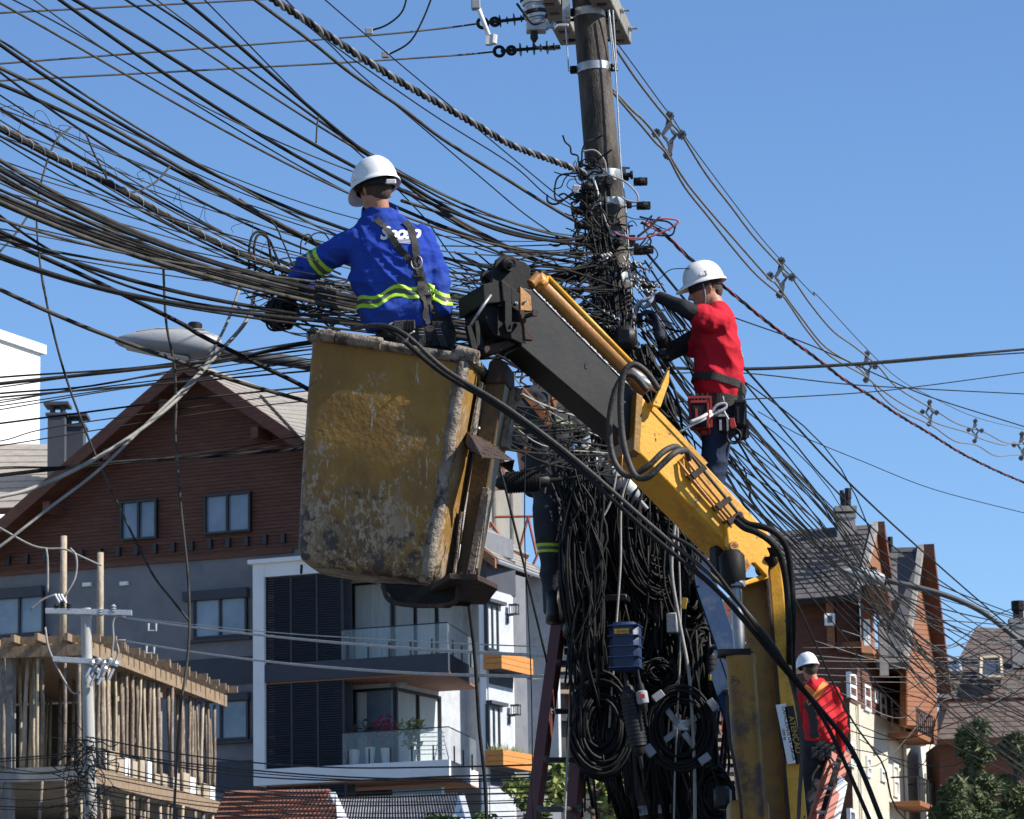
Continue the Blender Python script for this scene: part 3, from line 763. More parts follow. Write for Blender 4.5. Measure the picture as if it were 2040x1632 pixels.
# beige wall with leaning red steel frames behind the wing roof
Q = Face(P(990, 1060, 128), V((.985, .17, 0)), V((.17, -.985, 0)))
t = thing('beige_building', 'beige weathered tower wall rising behind the small wing roof', 'building', Q.at(0, 0, -3))
m = MB(); Q.box(m, Q.uz(905, 1000)[0], 0, Q.uz(1041, 1000)[0], Q.uz(1000, 968)[1], -5, 0); m.build('wall', MS['beigewall'], t)
for px in (948, 985, 1020):
    u = Q.uz(px, 1000)[0]; m = MB(); Q.box(m, u - .04, 0, u + .04, Q.uz(1000, 970)[1], 0, .03); m.build('seam', MS['rawconc'], t)
tri = [(950, 915), (1003, 915), (985, 975), (930, 975)]
rf = [P(990, 892, 126), P(1003, 975, 125), P(905, 980, 125), P(930, 892, 126)]
m = MB(); m.prism(rf, V((0, .8, .1))); m.build('roof_gable', MS['woodlit'], t)
m = MB(); m.prism([rf[0] + V((0, -.1, .1)), rf[1] + V((.1, -.1, .1)), rf[1] + V((.3, -.1, -.05)), rf[0] + V((.2, -.1, .15))], V((0, 1.6, .1))); m.build('barge_board', MS['woodlit'], t)
t = thing('steel_frame', 'red oxide steel trestle on the roof edge before the beige wall', 'frame', P(1010, 1100, 124))
m = MB()
for l in ([(985, 1030), (1120, 1028)], [(978, 1040), (1000, 1075)], [(978, 1040), (975, 1070)], [(1052, 1030), (1035, 1095)], [(1052, 1030), (1070, 1110)], [(1105, 1030), (1060, 1130)], [(1105, 1030), (1120, 1120)]):
    m.tube([P(*l[0], 124), P(*l[1], 124)], .05, 5)
m.build('strut', MS['rustpaint'], t)

# ------------------------------------------------------------------- low tiled roofs along the bottom edge
t = thing('tiled_cottage', 'low cottage with red clay barrel tiles and white gable board at the bottom edge', 'house', P(560, 1632, 66)); t.location.z = 0
a, b, c, d = P(452, 1583, 70), P(655, 1580, 66), P(690, 1660, 63), P(420, 1668, 68)
rp = MB().prism([a, b, c, d], V((0, 0, -.15))).build('roof', MS['claytile'], t)
n, mrow = 30, 9
for i in range(n):
    for k in range(mrow):
        s0 = (i + .5) / n; p0 = a.lerp(b, s0).lerp(d.lerp(c, s0), k / mrow); p1 = a.lerp(b, s0).lerp(d.lerp(c, s0), (k + 1.1) / mrow)
        m = MB(); m.tube([p0 + V((0, 0, .01)), p1 + V((0, 0, .045))], [.075, .095], 6); m.build('tile', MS['claytile'], rp)
m = MB(); e1, e2, e3 = P(636, 1640, 64.5), P(656, 1579, 65.5), P(684, 1640, 63.5)
m.prism([e1, e2, e2 + V((.0, 0, -.3)), e1 + V((.22, 0, 0))], V((.12, -.1, 0))); m.prism([e2, e3, e3 - V((.22, 0, 0)), e2 - V((0, 0, .3))], V((.12, -.1, 0))); m.build('barge_board', MS['whitewall'], t)
m = MB(); m.prism([e1 + V((.05, .05, -.05)), e2 + V((0, .05, -.1)), e3 + V((-.05, .05, -.05)), V((e3.x, e3.y + .05, 0)), V((e1.x, e1.y + .05, 0))], V((-.1, .1, 0))); m.build('wall', MS['stuccod'], t)
t = thing('sheet_roof_shed', 'long shed under grey corrugated sheets at the bottom edge', 'shed', P(800, 1640, 60)); t.location.z = 0
a, b, c, d = P(668, 1594, 70), P(912, 1583, 66), P(935, 1660, 62), P(650, 1668, 66)
m = MB(); N_ = 46
vs_ = []; fs_ = []
for i in range(N_ * 2 + 1):
    s_ = i / (N_ * 2); w = V((0, 0, .05 if i % 2 else -.03))
    vs_ += [a.lerp(b, s_) + w, d.lerp(c, s_) + w]
    if i: fs_.append((2 * i - 2, 2 * i, 2 * i + 1, 2 * i - 1))
L_ = len(vs_); vs_ += [v - V((0, 0, .03)) for v in vs_]; fs_ += [tuple(q + L_ for q in f) for f in fs_]
m.add(vs_, fs_); tag(m.build('corrugated_roof', MS['fibrocement'], t))
m = MB(); q1, q2, q3 = P(900, 1640, 63), P(914, 1582, 64), P(930, 1640, 62); m.prism([q1, q2, q2 - V((0, 0, .25)), q1 + V((.2, 0, 0))], V((.1, -.1, 0))); m.prism([q2, q3, q3 - V((.2, 0, 0)), q2 - V((0, 0, .25))], V((.1, -.1, 0))); m.build('barge_board', MS['whitewall'], t)
m = MB(); m.obox(V((d.x + .5, d.y + 1, 0)), V((c.x - d.x - 1, c.y - d.y, 0)), V((.3, 3, 0)), V((0, 0, c.z - .4))); m.build('wall', MS['stucco'], t)

# ------------------------------------------------------------------- brown and cream hotel on the right
dR, dN = V((.271, .963, 0)).normalized(), V((.963, -.271, 0)).normalized()
dF, nF2 = V((.963, -.271, 0)).normalized(), V((-.271, -.963, 0)).normalized()
K = P(1690, 1330, 140)
hot = thing('hotel_building', 'tall cream and brown hotel with steep slate roofs, dormers and chimneys', 'building', (K.x - 4, K.y + 8, 0))
FR = Face(K, dF, nF2); RW = Face(K, dR, dN)
uW = on_line_xy(1866, V((K.x, K.y, P(1862, 1430, 160).z)), dR)
ztop = P(1690, 1292, 140).z; zcream = P(1690, 1398, 140).z
m = MB(); RW.box(m, 0, 0, uW, zcream, -9, 0); m.build('wall', MS['cream'], hot)
for i in range(9):
    z0 = zcream + (ztop - zcream) * i / 9; z1 = zcream + (ztop - zcream) * (i + 1) / 9
    m = MB(); RW.box(m, 0.0, z0 + .005, uW, z1 - .03, -.2, .05); m.build('plank', MS['wood'], hot)
m = MB(); RW.box(m, 0.02, zcream, uW - .02, ztop - .02, -9, -.03); m.build('upper_wall', MS['wood'], hot)
m = MB(); FR.box(m, FR.uz(1545, 1300)[0], 0, 0, ztop, -9, 0.004); FR.box(m, FR.uz(1545, 1300)[0], ztop, FR.uz(1668, 1300)[0], P(1690, 1192, 140).z, -5, 0.0); m.build('end_wall', MS['wood'], hot)
# windows of the long wall, read off column by column
zl = {}
for (x0, y0, x1, y1) in ((1693, 1338, 1708, 1396), (1723, 1362, 1737, 1420), (1743, 1372, 1751, 1403), (1755, 1380, 1768, 1433), (1777, 1390, 1794, 1452), (1845, 1412, 1858, 1440),
                         (1694, 1478, 1706, 1530), (1728, 1505, 1738, 1550), (1757, 1530, 1768, 1560), (1781, 1520, 1793, 1590), (1845, 1540, 1858, 1582), (1694, 1610, 1706, 1650), (1728, 1620, 1738, 1660), (1781, 1630, 1795, 1680)):
    RW.window(hot, (x0, y0, x1, y1), 1, 2 if y1 - y0 > 40 else 1, out=.1, fmat='winwhite', pmat='windark', fw=.13, deep=.16)
for (x0, x1, y) in ((1772, 1806, 1455), (1776, 1810, 1592)):
    a0, z0 = RW.uz(x0, y, .1); a1 = RW.uz(x1, y + 15, .1)[0]
    m = MB(); RW.box(m, a0, z0 - .3, a1, z0 - .1, .1, 1.3); bl = m.build('balcony', MS['woodlit'], hot)
    m = MB()
    for k in range(9):
        u = a0 + (a1 - a0) * k / 8; m.tube([RW.at(u, z0 - .1, 1.25), RW.at(u, z0 + .9, 1.25)], .03, 4)
    m.tube([RW.at(a0, z0 + .9, .1), RW.at(a0, z0 + .9, 1.25), RW.at(a1, z0 + .9, 1.25), RW.at(a1, z0 + .9, .1)], .04, 5); m.build('railing', MS['winframe'], bl)
for px in (1713, 1802):
    u = RW.uz(px, 1500, .1)[0]; m = MB(); m.tube([RW.at(u, 0, .12), RW.at(u, zcream, .12)], .08, 6); m.build('downpipe', MS['cream'], hot)
# eaves board along the long wall
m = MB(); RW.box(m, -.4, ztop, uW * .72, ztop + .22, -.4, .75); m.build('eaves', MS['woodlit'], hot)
# main slate roof seen from the front
rA, rB = P(1535, 1060, 146), P(1748, 1045, 144.5); eA, eB = P(1530, 1200, 139.3), P(1714, 1184, 138.6)
roof_plane(hot, rA, rB, eB, eA, MS['shingled'], 14, .25, under='winframe', cut=.75, name='shingle')
def pxprism(pts, Y, vec, nm, mt, parent):
    return MB().prism([P(x, y, Y) for x, y in pts], V(vec)).build(nm, MS[mt], parent)
def vplane(B_, C_):
    d = C_ - B_; d.z = 0; n = V((d.y, -d.x, 0)).normalized()
    return lambda x, y, o=0.0: onplane(x, y, B_ + n * o, n), n
def rake(A_, B_, drop, n, out, mt):
    MB().prism([A_ + V((0, 0, .12)) - n * .2, B_ + V((0, 0, .12)) - n * .2, B_ + V((0, 0, -drop)) - n * .2, A_ + V((0, 0, -drop)) - n * .2], n * out).build('barge_board', MS[mt], hot)
g1, gn = vplane(eB, P(1768, 1180, 150))
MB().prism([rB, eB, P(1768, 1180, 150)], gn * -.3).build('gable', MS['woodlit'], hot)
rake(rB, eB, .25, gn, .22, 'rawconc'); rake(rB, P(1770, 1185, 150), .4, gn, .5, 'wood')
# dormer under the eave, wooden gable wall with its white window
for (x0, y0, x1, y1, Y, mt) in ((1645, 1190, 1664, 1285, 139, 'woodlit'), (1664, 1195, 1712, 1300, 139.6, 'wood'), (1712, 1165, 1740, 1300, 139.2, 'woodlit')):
    a, b = P(x0, y0, Y), P(x1, y1, Y); m = MB(); m.obox((a.x, a.y, b.z), (b.x - a.x, .2, 0), (.3, 2, 0), (0, 0, a.z - b.z)); m.build('dormer_wall', MS[mt], hot)
W = Face(P(1726, 1240, 138.9), V((1, .1, 0)), V((.1, -1, 0)))
W.window(hot, (1720, 1234, 1735, 1286), 1, 2, out=.1, fmat='winwhite', pmat='windark', fw=.12)
W.window(hot, (1643, 1222, 1664, 1246), 1, 1, out=.12, fmat='winwhite', pmat='windark', fw=.1)
m = MB(); a = P(1735, 1165, 138); m.prism([P(1722, 1160, 138), P(1768, 1172, 137), P(1778, 1212, 137), P(1772, 1222, 137), P(1740, 1215, 138)], V((.3, 3, .2))); m.build('dormer_roof', MS['woodlit'], hot)
# second gable roof
rA, rB = P(1775, 1092, 152), P(1838, 1090, 151); eA, eB = P(1745, 1325, 144), P(1806, 1318, 145)
roof_plane(hot, rA, rB, eB, eA, MS['shingled'], 22, .25, under='winframe', cut=.75, name='shingle')
C2 = P(1872, 1362, 159); g2, gn = vplane(eB, C2)
rake(rB, eB, .3, gn, .24, 'rawconc'); rake(rB, C2, .45, gn, .7, 'wood')
gp_ = [(1838, 1092), (1866, 1340), (1867, 1466), (1808, 1446), (1807, 1316)]
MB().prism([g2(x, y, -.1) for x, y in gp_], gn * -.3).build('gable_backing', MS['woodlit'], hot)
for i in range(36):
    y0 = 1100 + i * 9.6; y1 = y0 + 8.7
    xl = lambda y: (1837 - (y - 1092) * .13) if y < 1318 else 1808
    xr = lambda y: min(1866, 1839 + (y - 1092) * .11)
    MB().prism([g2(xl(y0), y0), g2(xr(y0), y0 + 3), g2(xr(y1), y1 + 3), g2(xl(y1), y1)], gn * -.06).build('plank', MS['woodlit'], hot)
# chimneys
def chimney(parent, x0, y0, x1, y1, Y, mt, pots, potmat='black'):
    a, b = P(x0, y0, Y), P(x1, y1 + 40, Y); w = b.x - a.x
    m = MB(); m.box(((a.x + b.x) / 2, Y + w / 2, (a.z + b.z) / 2 - .2), (w * .88, w * .88, a.z - b.z - .4)); c = m.build('chimney', MS[mt], parent)
    m = MB(); m.box(((a.x + b.x) / 2, Y + w / 2, a.z - .2), (w * 1.05, w * 1.05, .22)); m.box(((a.x + b.x) / 2, Y + w / 2, a.z - .5), (w * .98, w * .98, .14)); m.build('cap', MS['rawconc'], c)
    for (q0, q1, yt) in pots:
        pa, pb = P(q0, yt, Y), P(q1, y0, Y); r = (pb.x - pa.x) / 2
        MB().lathe(((pa.x + pb.x) / 2, Y + w / 2, pb.z - .1), (0, 0, 1), [(0, r * .8), ((pa.z - pb.z) * .5, r * .8), ((pa.z - pb.z) * .55, r), ((pa.z - pb.z) + .1, r), ((pa.z - pb.z) + .1, r * .7)], 10).build('chimney_pot', MT[potmat], c)
chimney(hot, 1664, 1004, 1709, 1062, 144, 'chimney', ((1674, 1684, 974), (1684, 1699, 970), (1678, 1690, 980)))
chimney(hot, 1762, 1098, 1794, 1230, 148, 'chimney', ((1757, 1768, 1070), (1769, 1781, 1068)))
chimney(hot, 1748, 1218, 1772, 1305, 142, 'chimney', ())

# ------------------------------------------------------------------- brown tiled house far right
t = thing('brown_roofed_house', 'house with steep brown tile roof, skylights and a dark chimney at the far right', 'house', P(1960, 1500, 172)); t.location.z = 0
a, b, c, d = P(1944, 1250, 176), P(2120, 1258, 176), P(2130, 1390, 168), P(1866, 1392, 168)
roof_plane(t, a, b, c, d, MS['shingleb'], 16, .25, under='wood', cut=1.0, name='tile')
m = MB(); m.obox((d.x + .5, d.y + .6, 0), (14, 0, 0), (0, 8, 0), (0, 0, d.z - .3)); m.build('wall', MS['wood'], t)
m = MB(); m.obox((d.x + .1, d.y - .4, d.z - .6), (14.5, 0, 0), (0, .4, 0), (0, 0, .4)); m.build('eaves', MS['wood'], t)
for (x0, y0, x1, y1) in ((1952, 1330, 1990, 1368), (1881, 1336, 1908, 1356)):
    q = [P(x0, y0, 171.0), P(x1, y0 - 2, 171.0), P(x1 + 3, y1, 168.3), P(x0 - 2, y1, 168.3)]
    m = MB(); m.prism(q, V((0, -.35, .35))); w = m.build('skylight', MS['windark'], t)
    m = MB()
    for i in range(4): m.tube([q[i] + V((0, -.4, .4)), q[(i + 1) % 4] + V((0, -.4, .4))], .12, 4)
    m.build('frame', MS['proplight'] if x0 > 1900 else MS['galv'], w)
chimney(t, 2012, 1228, 2046, 1290, 171, 'chimney', ((2016, 2044, 1196),), 'blacksteel')
t2 = thing('low_brown_roof', 'lower house with weathered brown roof behind the pine', 'house', P(1990, 1500, 150)); t2.location.z = 0
roof_plane(t2, P(1890, 1402, 156), P(2120, 1396, 156), P(2130, 1465, 150), P(1866, 1475, 150), MS['shingleb'], 7, .2, under='wood', cut=1.2, name='tile')
m = MB(); q = P(1870, 1480, 151); m.obox((q.x, q.y, 0), (16, 0, 0), (0, 5, 0), (0, 0, q.z)); m.build('wall', MS['wood'], t2)
chimney(t, 1866, 1265, 1884, 1330, 175, 'chimney', ())

# ------------------------------------------------------------------- trees and shrubs
def tree(name, label, cat, base, h, crown, n, sz, mt, spread, group=None, needles=False, seed=1):
    r = random.Random(seed); t = thing(name, label, cat, base, group); base = V(base)
    m = MB(); m.tube([base, base + V((.05, 0, h * .45)), base + V((-.05, .05, h * .95))], [h * .03, h * .022, h * .006], 8)
    limbs = []
    for i in range(70 if needles else 16):
        z = h * (r.uniform(.3, .97) if needles else r.uniform(.3, .95)); a = r.uniform(0, 6.28); L = spread * ((1.08 - (z / h) ** 1.5 * 1.0) * r.uniform(.6, 1.1) if needles else r.uniform(.5, 1))
        p = base + V((0, 0, z)); q = p + V((math.cos(a) * L, math.sin(a) * L, L * (.3 if needles else .5)))
        m.tube([p, p.lerp(q, .5) + V((0, 0, .1 if not needles else -.05)), q], [h * (.004 if needles else .01), h * .003, h * .0015], 5); limbs.append((p, q))
    m.build('trunk', MS['bark'], t, smooth=True)
    m = MB()
    clumps = []
    for p, q in limbs:
        for k in range(crown): clumps.append((p.lerp(q, r.uniform(.25 if needles else .35, 1.08)) + V((r.gauss(0, .3), r.gauss(0, .3), r.gauss(0, .22))) * spread * (.12 if needles else .25), r.uniform(.1, .17) * spread if needles else r.uniform(.16, .3) * spread))
    for i in range(n):
        c, rr = r.choice(clumps)
        d = V((r.gauss(0, 1), r.gauss(0, 1), r.gauss(0, .8))).normalized() * rr * r.random() ** .4
        a = V((r.gauss(0, 1), r.gauss(0, 1), r.gauss(.2, .7))).normalized() * sz * r.uniform(.6, 1.2)
        b = a.orthogonal().normalized() * sz * (.18 if needles else .5)
        b.rotate(Matrix.Rotation(r.uniform(0, 3.1), 3, a))
        p = c + d
        m.add([p - a, p + b, p + a, p - b], [(0, 1, 2, 3)])
    tag(m.build('crown', MS[mt], t), kind='stuff')
    return t
for i, (px, yt, Y, sp, lab) in enumerate(((1935, 1432, 88, 1.5, 'tall dark pine left of the other one, before the brown roofed house'), (2025, 1452, 96, 1.6, 'pine cut by the right picture edge, beside the taller pine'), (1895, 1540, 84, 1.3, 'low young pine at the foot of the cream hotel'))):
    top = P(px, yt, Y); tree('pine_tree', lab, 'tree', (top.x, top.y, 0), top.z, 5, 34000, .17, 'pine', sp, 'pines at the right', True, 11 + i)
for i, (px, yt, Y, sp, mt, lab) in enumerate(((1075, 1520, 62, .95, 'leafy', 'yellow green leafy tree between the red ladder and the white pier'), (1185, 1535, 60, .9, 'leafy', 'yellow green leafy tree right of the red ladder, behind the cable coils'),
        (935, 1600, 56, .7, 'leaf', 'low green shrub under the white balcony pier'), (1015, 1602, 57, .7, 'leaf', 'low dark green shrub left of the red ladder foot'), (1440, 1535, 64, .8, 'leafy', 'light green shrub between the cable coil and the yellow cylinder'), (1395, 1555, 66, .7, 'leaf', 'green shrub just behind the round cable coil'))):
    top = P(px, yt, Y); tree('leafy_tree', lab, 'tree', (top.x, top.y, 0), top.z, 5, 4200, .085, mt, sp, 'shrubs and trees below the house', False, 31 + i)

# ------------------------------------------------------------------- unseen corner building added outside the right edge to shade the lower lift arm
t = thing('shade_building', 'plastered corner building added unseen outside the right edge to shade the lift arm', 'building', (13, 16, 0))
MB().obox((9.4, 12.6, 0), (8, 0, 0), (0, 7.4, 0), (0, 0, 10.3)).build('wall', MS['beigewall'], t)
MB().obox((9.1, 12.3, 10.3), (8.6, 0, 0), (0, 8.0, 0), (0, 0, .25)).build('roof', MS['rawconc'], t)
CF = Face(V((9.4, 20, 0)), V((0, -1, 0)), V((-1, 0, 0)))
for u in (1.0, 3.2, 5.4):
    for z in (1.2, 4.2, 7.2): CF.window(t, None, 2, out=.06, uz=(u, z, u + 1.2, z + 1.5), sill='rawconc')

# =================================================================== AERIAL LIFT
lift = thing('boom_lift', 'scuffed yellow and black telescopic lift arm carrying the bucket across the picture', 'lift', P(1530, 2300, 17.6)); lift.location.z = 0
def B(o, name, m_, parent=None, bevel=.006, smooth=False):
    return o.build(name, m_, parent or lift, smooth, bevel, 2)
# --- boom axes: the axis runs down to the right, the side plate faces the viewer and leans back a little
bA = P(1055, 620, 17.0); bB = P(1500, 1090, 17.45)
ax = (bB - bA).normalized()
n0 = V((0, -1, 0)); n0 = (n0 - ax * n0.dot(ax)).normalized()
side = (Matrix.Rotation(R(-20), 3, ax) @ n0)
if side.z < n0.z: side = (Matrix.Rotation(R(20), 3, ax) @ n0)
bp = lambda x, y, o=0.0: onplane(x, y, bA + side * o, side)      # a point on the near side plate
wI, wO = .2, .27
def plate(poly, out, thick): return MB().prism([bp(x, y, out) for x, y in poly], -side * thick)
inner = B(plate([(1040, 572), (1062, 578), (1330, 846), (1330, 948), (1255, 876), (1038, 690)], 0, wI), 'inner_boom', MT['boomblack'])
m = MB()
for i in range(60):
    t = i / 60; a = bp(1064 + 190 * t, 580 + 190 * t, .001); L0 = rnd.uniform(.006, .022); m.obox(a - ax * L0 / 2, ax * L0, side.cross(ax) * rnd.uniform(.002, .008), side * .004)
tag(B(m, 'weld_bead', MT['galv'], inner, 0), kind='stuff')
for px, py in ((1169, 728),):
    m = MB(); m.prism([bp(px + 4 * math.cos(a), py + 7 * math.sin(a), .003) for a in [k * .785 for k in range(8)]], -side * .002); B(m, 'bolt_hole', MT['black'], inner, 0)
outer = B(plate([(1276, 787), (1405, 925), (1532, 1062), (1538, 1100), (1462, 1094), (1268, 897)], .04, wO), 'outer_boom', MT['boomyellow'], bevel=.008)
m = MB(); m.prism([bp(1268, 782, .052), bp(1281, 790, .052), bp(1275, 905, .052), bp(1262, 896, .052)], -side * (wO + .024)); B(m, 'boom_collar', MT['armyellow'], outer, .004)
m = MB(); m.prism([bp(1285, 893, -.002), bp(1286, 915, -.002), bp(1462, 1104, -.002), bp(1474, 1096, -.002)], -side * (wO - .07)); B(m, 'underside_plate', MT['rust'], outer, 0)
m = plate([(1296, 800), (1410, 922), (1404, 928), (1290, 808)], .046, .01); B(m, 'wear_strip', MT['boomyellow'], outer, 0)
# hydraulic pipes clipped along the outer boom
for k, off in enumerate((0, 10, 21)):
    m = MB(); m.tube(crom([bp(1372 - off, 900 + off * .9, .05), bp(1395 - off, 930 + off * .9, .075), bp(1440 - off, 985 + off * .9, .075), bp(1478 - off, 1032 + off * .9, .07)], 4), .0085, 7); B(m, 'hydraulic_pipe', MT['bronze'] if k else MT['hose'], outer, 0, True)
for px, py in ((1398, 938), (1448, 1000), (1470, 1030)):
    m = plate([(px - 22, py + 6), (px + 6, py - 12), (px + 12, py - 4), (px - 14, py + 16)], .095, .055); B(m, 'pipe_clamp', MT['rust'], outer, .003)
# telescopic ram above the boom
ra, rb_ = bp(1066, 556, -.06), bp(1290, 776, -.06)
ram = B(MB().lathe(ra, rb_ - ra, [(0, .03), (0, .05), (.05, .052), (.06, .042), ((rb_ - ra).length - .1, .042), ((rb_ - ra).length - .09, .052), ((rb_ - ra).length, .052), ((rb_ - ra).length, .02)], 18), 'ram_barrel', MT['bronze'], smooth='auto')
m = MB(); a, b = bp(1092, 552, -.02), bp(1302, 768, -.02); m.tube([a, b], .012, 8); m.tube([bp(1080, 566, .0), bp(1086, 560, -.02), a], .011, 8); B(m, 'ram_pipe', MT['boomyellow'], ram, 0, True)
m = MB(); m.lathe(bp(1066, 557, -.02), ax.cross(side), [(-.03, .02), (-.03, .026), (.035, .026), (.035, .01)], 12); B(m, 'banjo_bolt', MT['bronze'], ram, 0, 'auto')
# lugs carrying the ram pin
for k, (cx, cy, o) in enumerate(((1010, 531, .02), (1034, 543, -.14))):
    poly = [(cx - 38, cy + 62), (cx - 26, cy + 12)] + [(cx + 24 * math.cos(R(a)), cy + 24 * math.sin(R(a))) for a in range(200, 400, 20)] + [(cx + 20, cy + 26), (cx + 2, cy + 72)]
    B(plate(poly, o, .03), 'ram_lug', MT['blacksteel'], bevel=.004)
m = MB(); c = bp(1010, 529, .03); m.lathe(c, -side, [(-.03, .02), (-.03, .034), (.0, .036), (.0, .022), (.22, .022), (.22, .034), (.25, .034)], 16)
for r_ in (.012, .022): m.lathe(c + side * .03, side, [(0, r_), (.008, r_), (.008, r_ * .6)], 12)
B(m, 'ram_pin', MT['blacksteel'], bevel=0, smooth='auto')
# head box, cheek plates and hooks at the boom tip
hx = B(plate([(962, 566), (1003, 558), (1004, 602), (964, 606)], .05, .3), 'head_box', MT['blacksteel'])
B(plate([(998, 556), (1020, 572), (1020, 608), (1002, 600)], .062, .02), 'head_plate', MT['blacksteel'], hx)
B(plate([(964, 606), (1046, 612), (1050, 690), (1020, 676), (985, 668), (968, 640)], .0, .24), 'tip_casting', MT['blacksteel'])
for poly, o, mt in (([(1006, 600), (1020, 606), (1020, 640), (1012, 656), (1006, 640)], .07, 'blacksteel'), ([(1018, 570), (1036, 586), (1034, 622), (1020, 612)], .05, 'blacksteel'), ([(1036, 570), (1058, 590), (1060, 620), (1037, 618)], .045, 'bronze'),
                    ([(1034, 616), (1044, 618), (1052, 652), (1062, 672), (1062, 678), (1046, 676), (1044, 650)], .075, 'rust'), ([(1005, 640), (1010, 662), (1019, 662), (1022, 646), (1018, 646), (1016, 656), (1012, 656), (1010, 640)], .08, 'blacksteel')):
    B(plate(poly, o, .03), 'cheek_plate', MT[mt], bevel=.003)
m = MB(); m.tube([bp(1043, 632, .03), bp(1064, 625, .14)], .012, 8); m.lathe(bp(1063, 625, .135), (bp(1064, 625, .14) - bp(1043, 632, .03)), [(0, .018), (.02, .018)], 6); B(m, 'lock_bolt', MT['rust'], bevel=0, smooth='auto')
for px, py in ((1012, 586), (1047, 600), (1028, 604)):
    m = MB(); m.lathe(bp(px, py, .052), side, [(0, .008), (.006, .008), (.006, .005)], 6); B(m, 'bolt', MT['galv'], bevel=0)
# levelling rod and links from head box to the bucket post
m = MB(); m.tube([bp(978, 588, .1), bp(962, 610, .1), bp(938, 648, .08)], [.007, .009, .008], 8); B(m, 'levelling_rod', MT['alu'], bevel=0, smooth=True)
for poly, o in (([(930, 650), (938, 646), (952, 690), (950, 706), (942, 702)], .05), ([(946, 640), (953, 638), (966, 690), (960, 700), (950, 690)], -.02), ([(958, 610), (962, 608), (966, 690), (960, 694)], -.1)):
    B(plate(poly, o, .03), 'link_arm', MT['blacksteel'], bevel=.003)
B(plate([(962, 690), (1050, 668), (1054, 676), (985, 704), (966, 704)], -.04, .1), 'tip_bracket', MT['rust'])
# side stop on the ram end, yellow
B(plate([(1300, 806), (1318, 768), (1334, 730), (1333, 762), (1316, 812)], .1, .025), 'stop_plate', MT['boomyellow'], bevel=.003)
# hose fittings and hoses
for a, b in (((1258, 738), (1288, 760)), ((1270, 752), (1310, 776))):
    m = MB(); m.tube([bp(*a, .06), bp(*b, .05)], [.017, .02], 10); B(m, 'hose_fitting', MT['galv'], bevel=0, smooth=True)
def hose(pts, r, name='hydraulic_hose', mt='hose'):
    m = MB(); m.tube(crom([P(*p) if len(p) == 3 else p for p in pts], 8), r, 10); return B(m, name, MT[mt], bevel=0, smooth=True)
hose([(1312, 776, 16.95), (1288, 742, 16.9), (1262, 726, 16.88), (1242, 746, 16.88), (1236, 800, 16.9), (1240, 870, 16.92), (1252, 920, 16.92), (1268, 950, 16.9), (1292, 950, 16.88), (1318, 926, 16.88), (1345, 902, 16.9), (1366, 898, 17.02), (1372, 914, 17.12)], .016)
hose([(1290, 778, 17.0), (1262, 748, 17.0), (1240, 752, 17.0), (1222, 790, 17.0), (1214, 840, 17.02), (1218, 900, 17.02), (1234, 936, 17.0), (1256, 948, 16.97), (1292, 928, 16.95), (1322, 900, 16.97), (1346, 890, 17.05), (1358, 900, 17.15)], .0155)
m = MB(); m.tube([P(1237, 868, 17.05), P(1241, 892, 17.05)], [.017, .015], 10); m.tube([P(1241, 892, 17.05), P(1238, 935, 17.06), P(1240, 960, 17.08)], .004, 5); B(m, 'hose_end', MT['bronze'], bevel=0, smooth=True)
# --- knuckle between boom and arm
kn = B(plate([(1447, 1042), (1470, 1036), (1500, 1050), (1522, 1078), (1534, 1104), (1530, 1150), (1504, 1122), (1498, 1122), (1482, 1150), (1476, 1150), (1468, 1100), (1458, 1100), (1452, 1088)], .075, .04), 'knuckle_plate', MT['boomyellow'])
B(plate([(1452, 1050), (1530, 1080), (1530, 1140), (1500, 1120), (1478, 1146), (1470, 1100)], -.16, .04), 'knuckle_plate', MT['armyellow'])
for px, py, r_ in ((1461, 1088, .024), (1483, 1128, .026)):
    c = bp(px, py, .076); m = MB(); m.lathe(c, side, [(0, r_), (.012, r_), (.012, r_ * .6), (-.002, r_ * .6)], 16); m.tube([bp(px, py, .06), bp(px, py, -.2)], r_ * .55, 10); B(m, 'knuckle_pin', MT['bronze'], kn, 0, 'auto')
B(plate([(1428, 1080), (1470, 1100), (1476, 1160), (1466, 1170), (1432, 1150)], -.05, .1), 'knuckle_shadow_block', MT['blacksteel'], bevel=.02)  # black block standing in for the deep shadow behind the knuckle
B(plate([(1478, 1160), (1530, 1140), (1532, 1152), (1480, 1168)], .05, .1), 'knuckle_shelf', MT['boomyellow'])
# --- lower arm: a tall box leaning slightly, its paint darkened for shade, with a lit right flange
YA = 17.55
aT0, aT1 = P(1476, 1150, YA), P(1532, 1150, YA)
def col(px0, py0, px1, py1, w0, w1, Y, dep, dY=0):
    """tapering upright box between two image heights, left edge px0->px1"""
    a, b = P(px0, py0, Y), P(px0 + w0, py0, Y); c, d = P(px1, py1, Y + dY), P(px1 + w1, py1, Y + dY); D = V((.02, dep, 0))
    return MB().hexa([c, d, d + D, c + D, a, b, b + D, a + D])
B(col(1474, 1150, 1556, 2040, 62, 70, YA, .26), 'lower_arm', MT['armyellow'], bevel=.01)
B(col(1528, 1100, 1606, 2040, 26, 44, YA - .08, .34), 'arm_flange', MT['boomyellow'], bevel=.008)
B(col(1521, 1104, 1602, 2040, 5, 6, YA - .1, .05), 'arm_edge_strip', MT['rust'], bevel=.002)
m = MB(); c = P(1532, 1112, YA - .12); m.lathe(c, (0, -1, 0), [(-.4, .045), (0, .05), (.03, .05), (.03, .03)], 18); B(m, 'arm_pivot', MT['blacksteel'], bevel=0, smooth='auto')
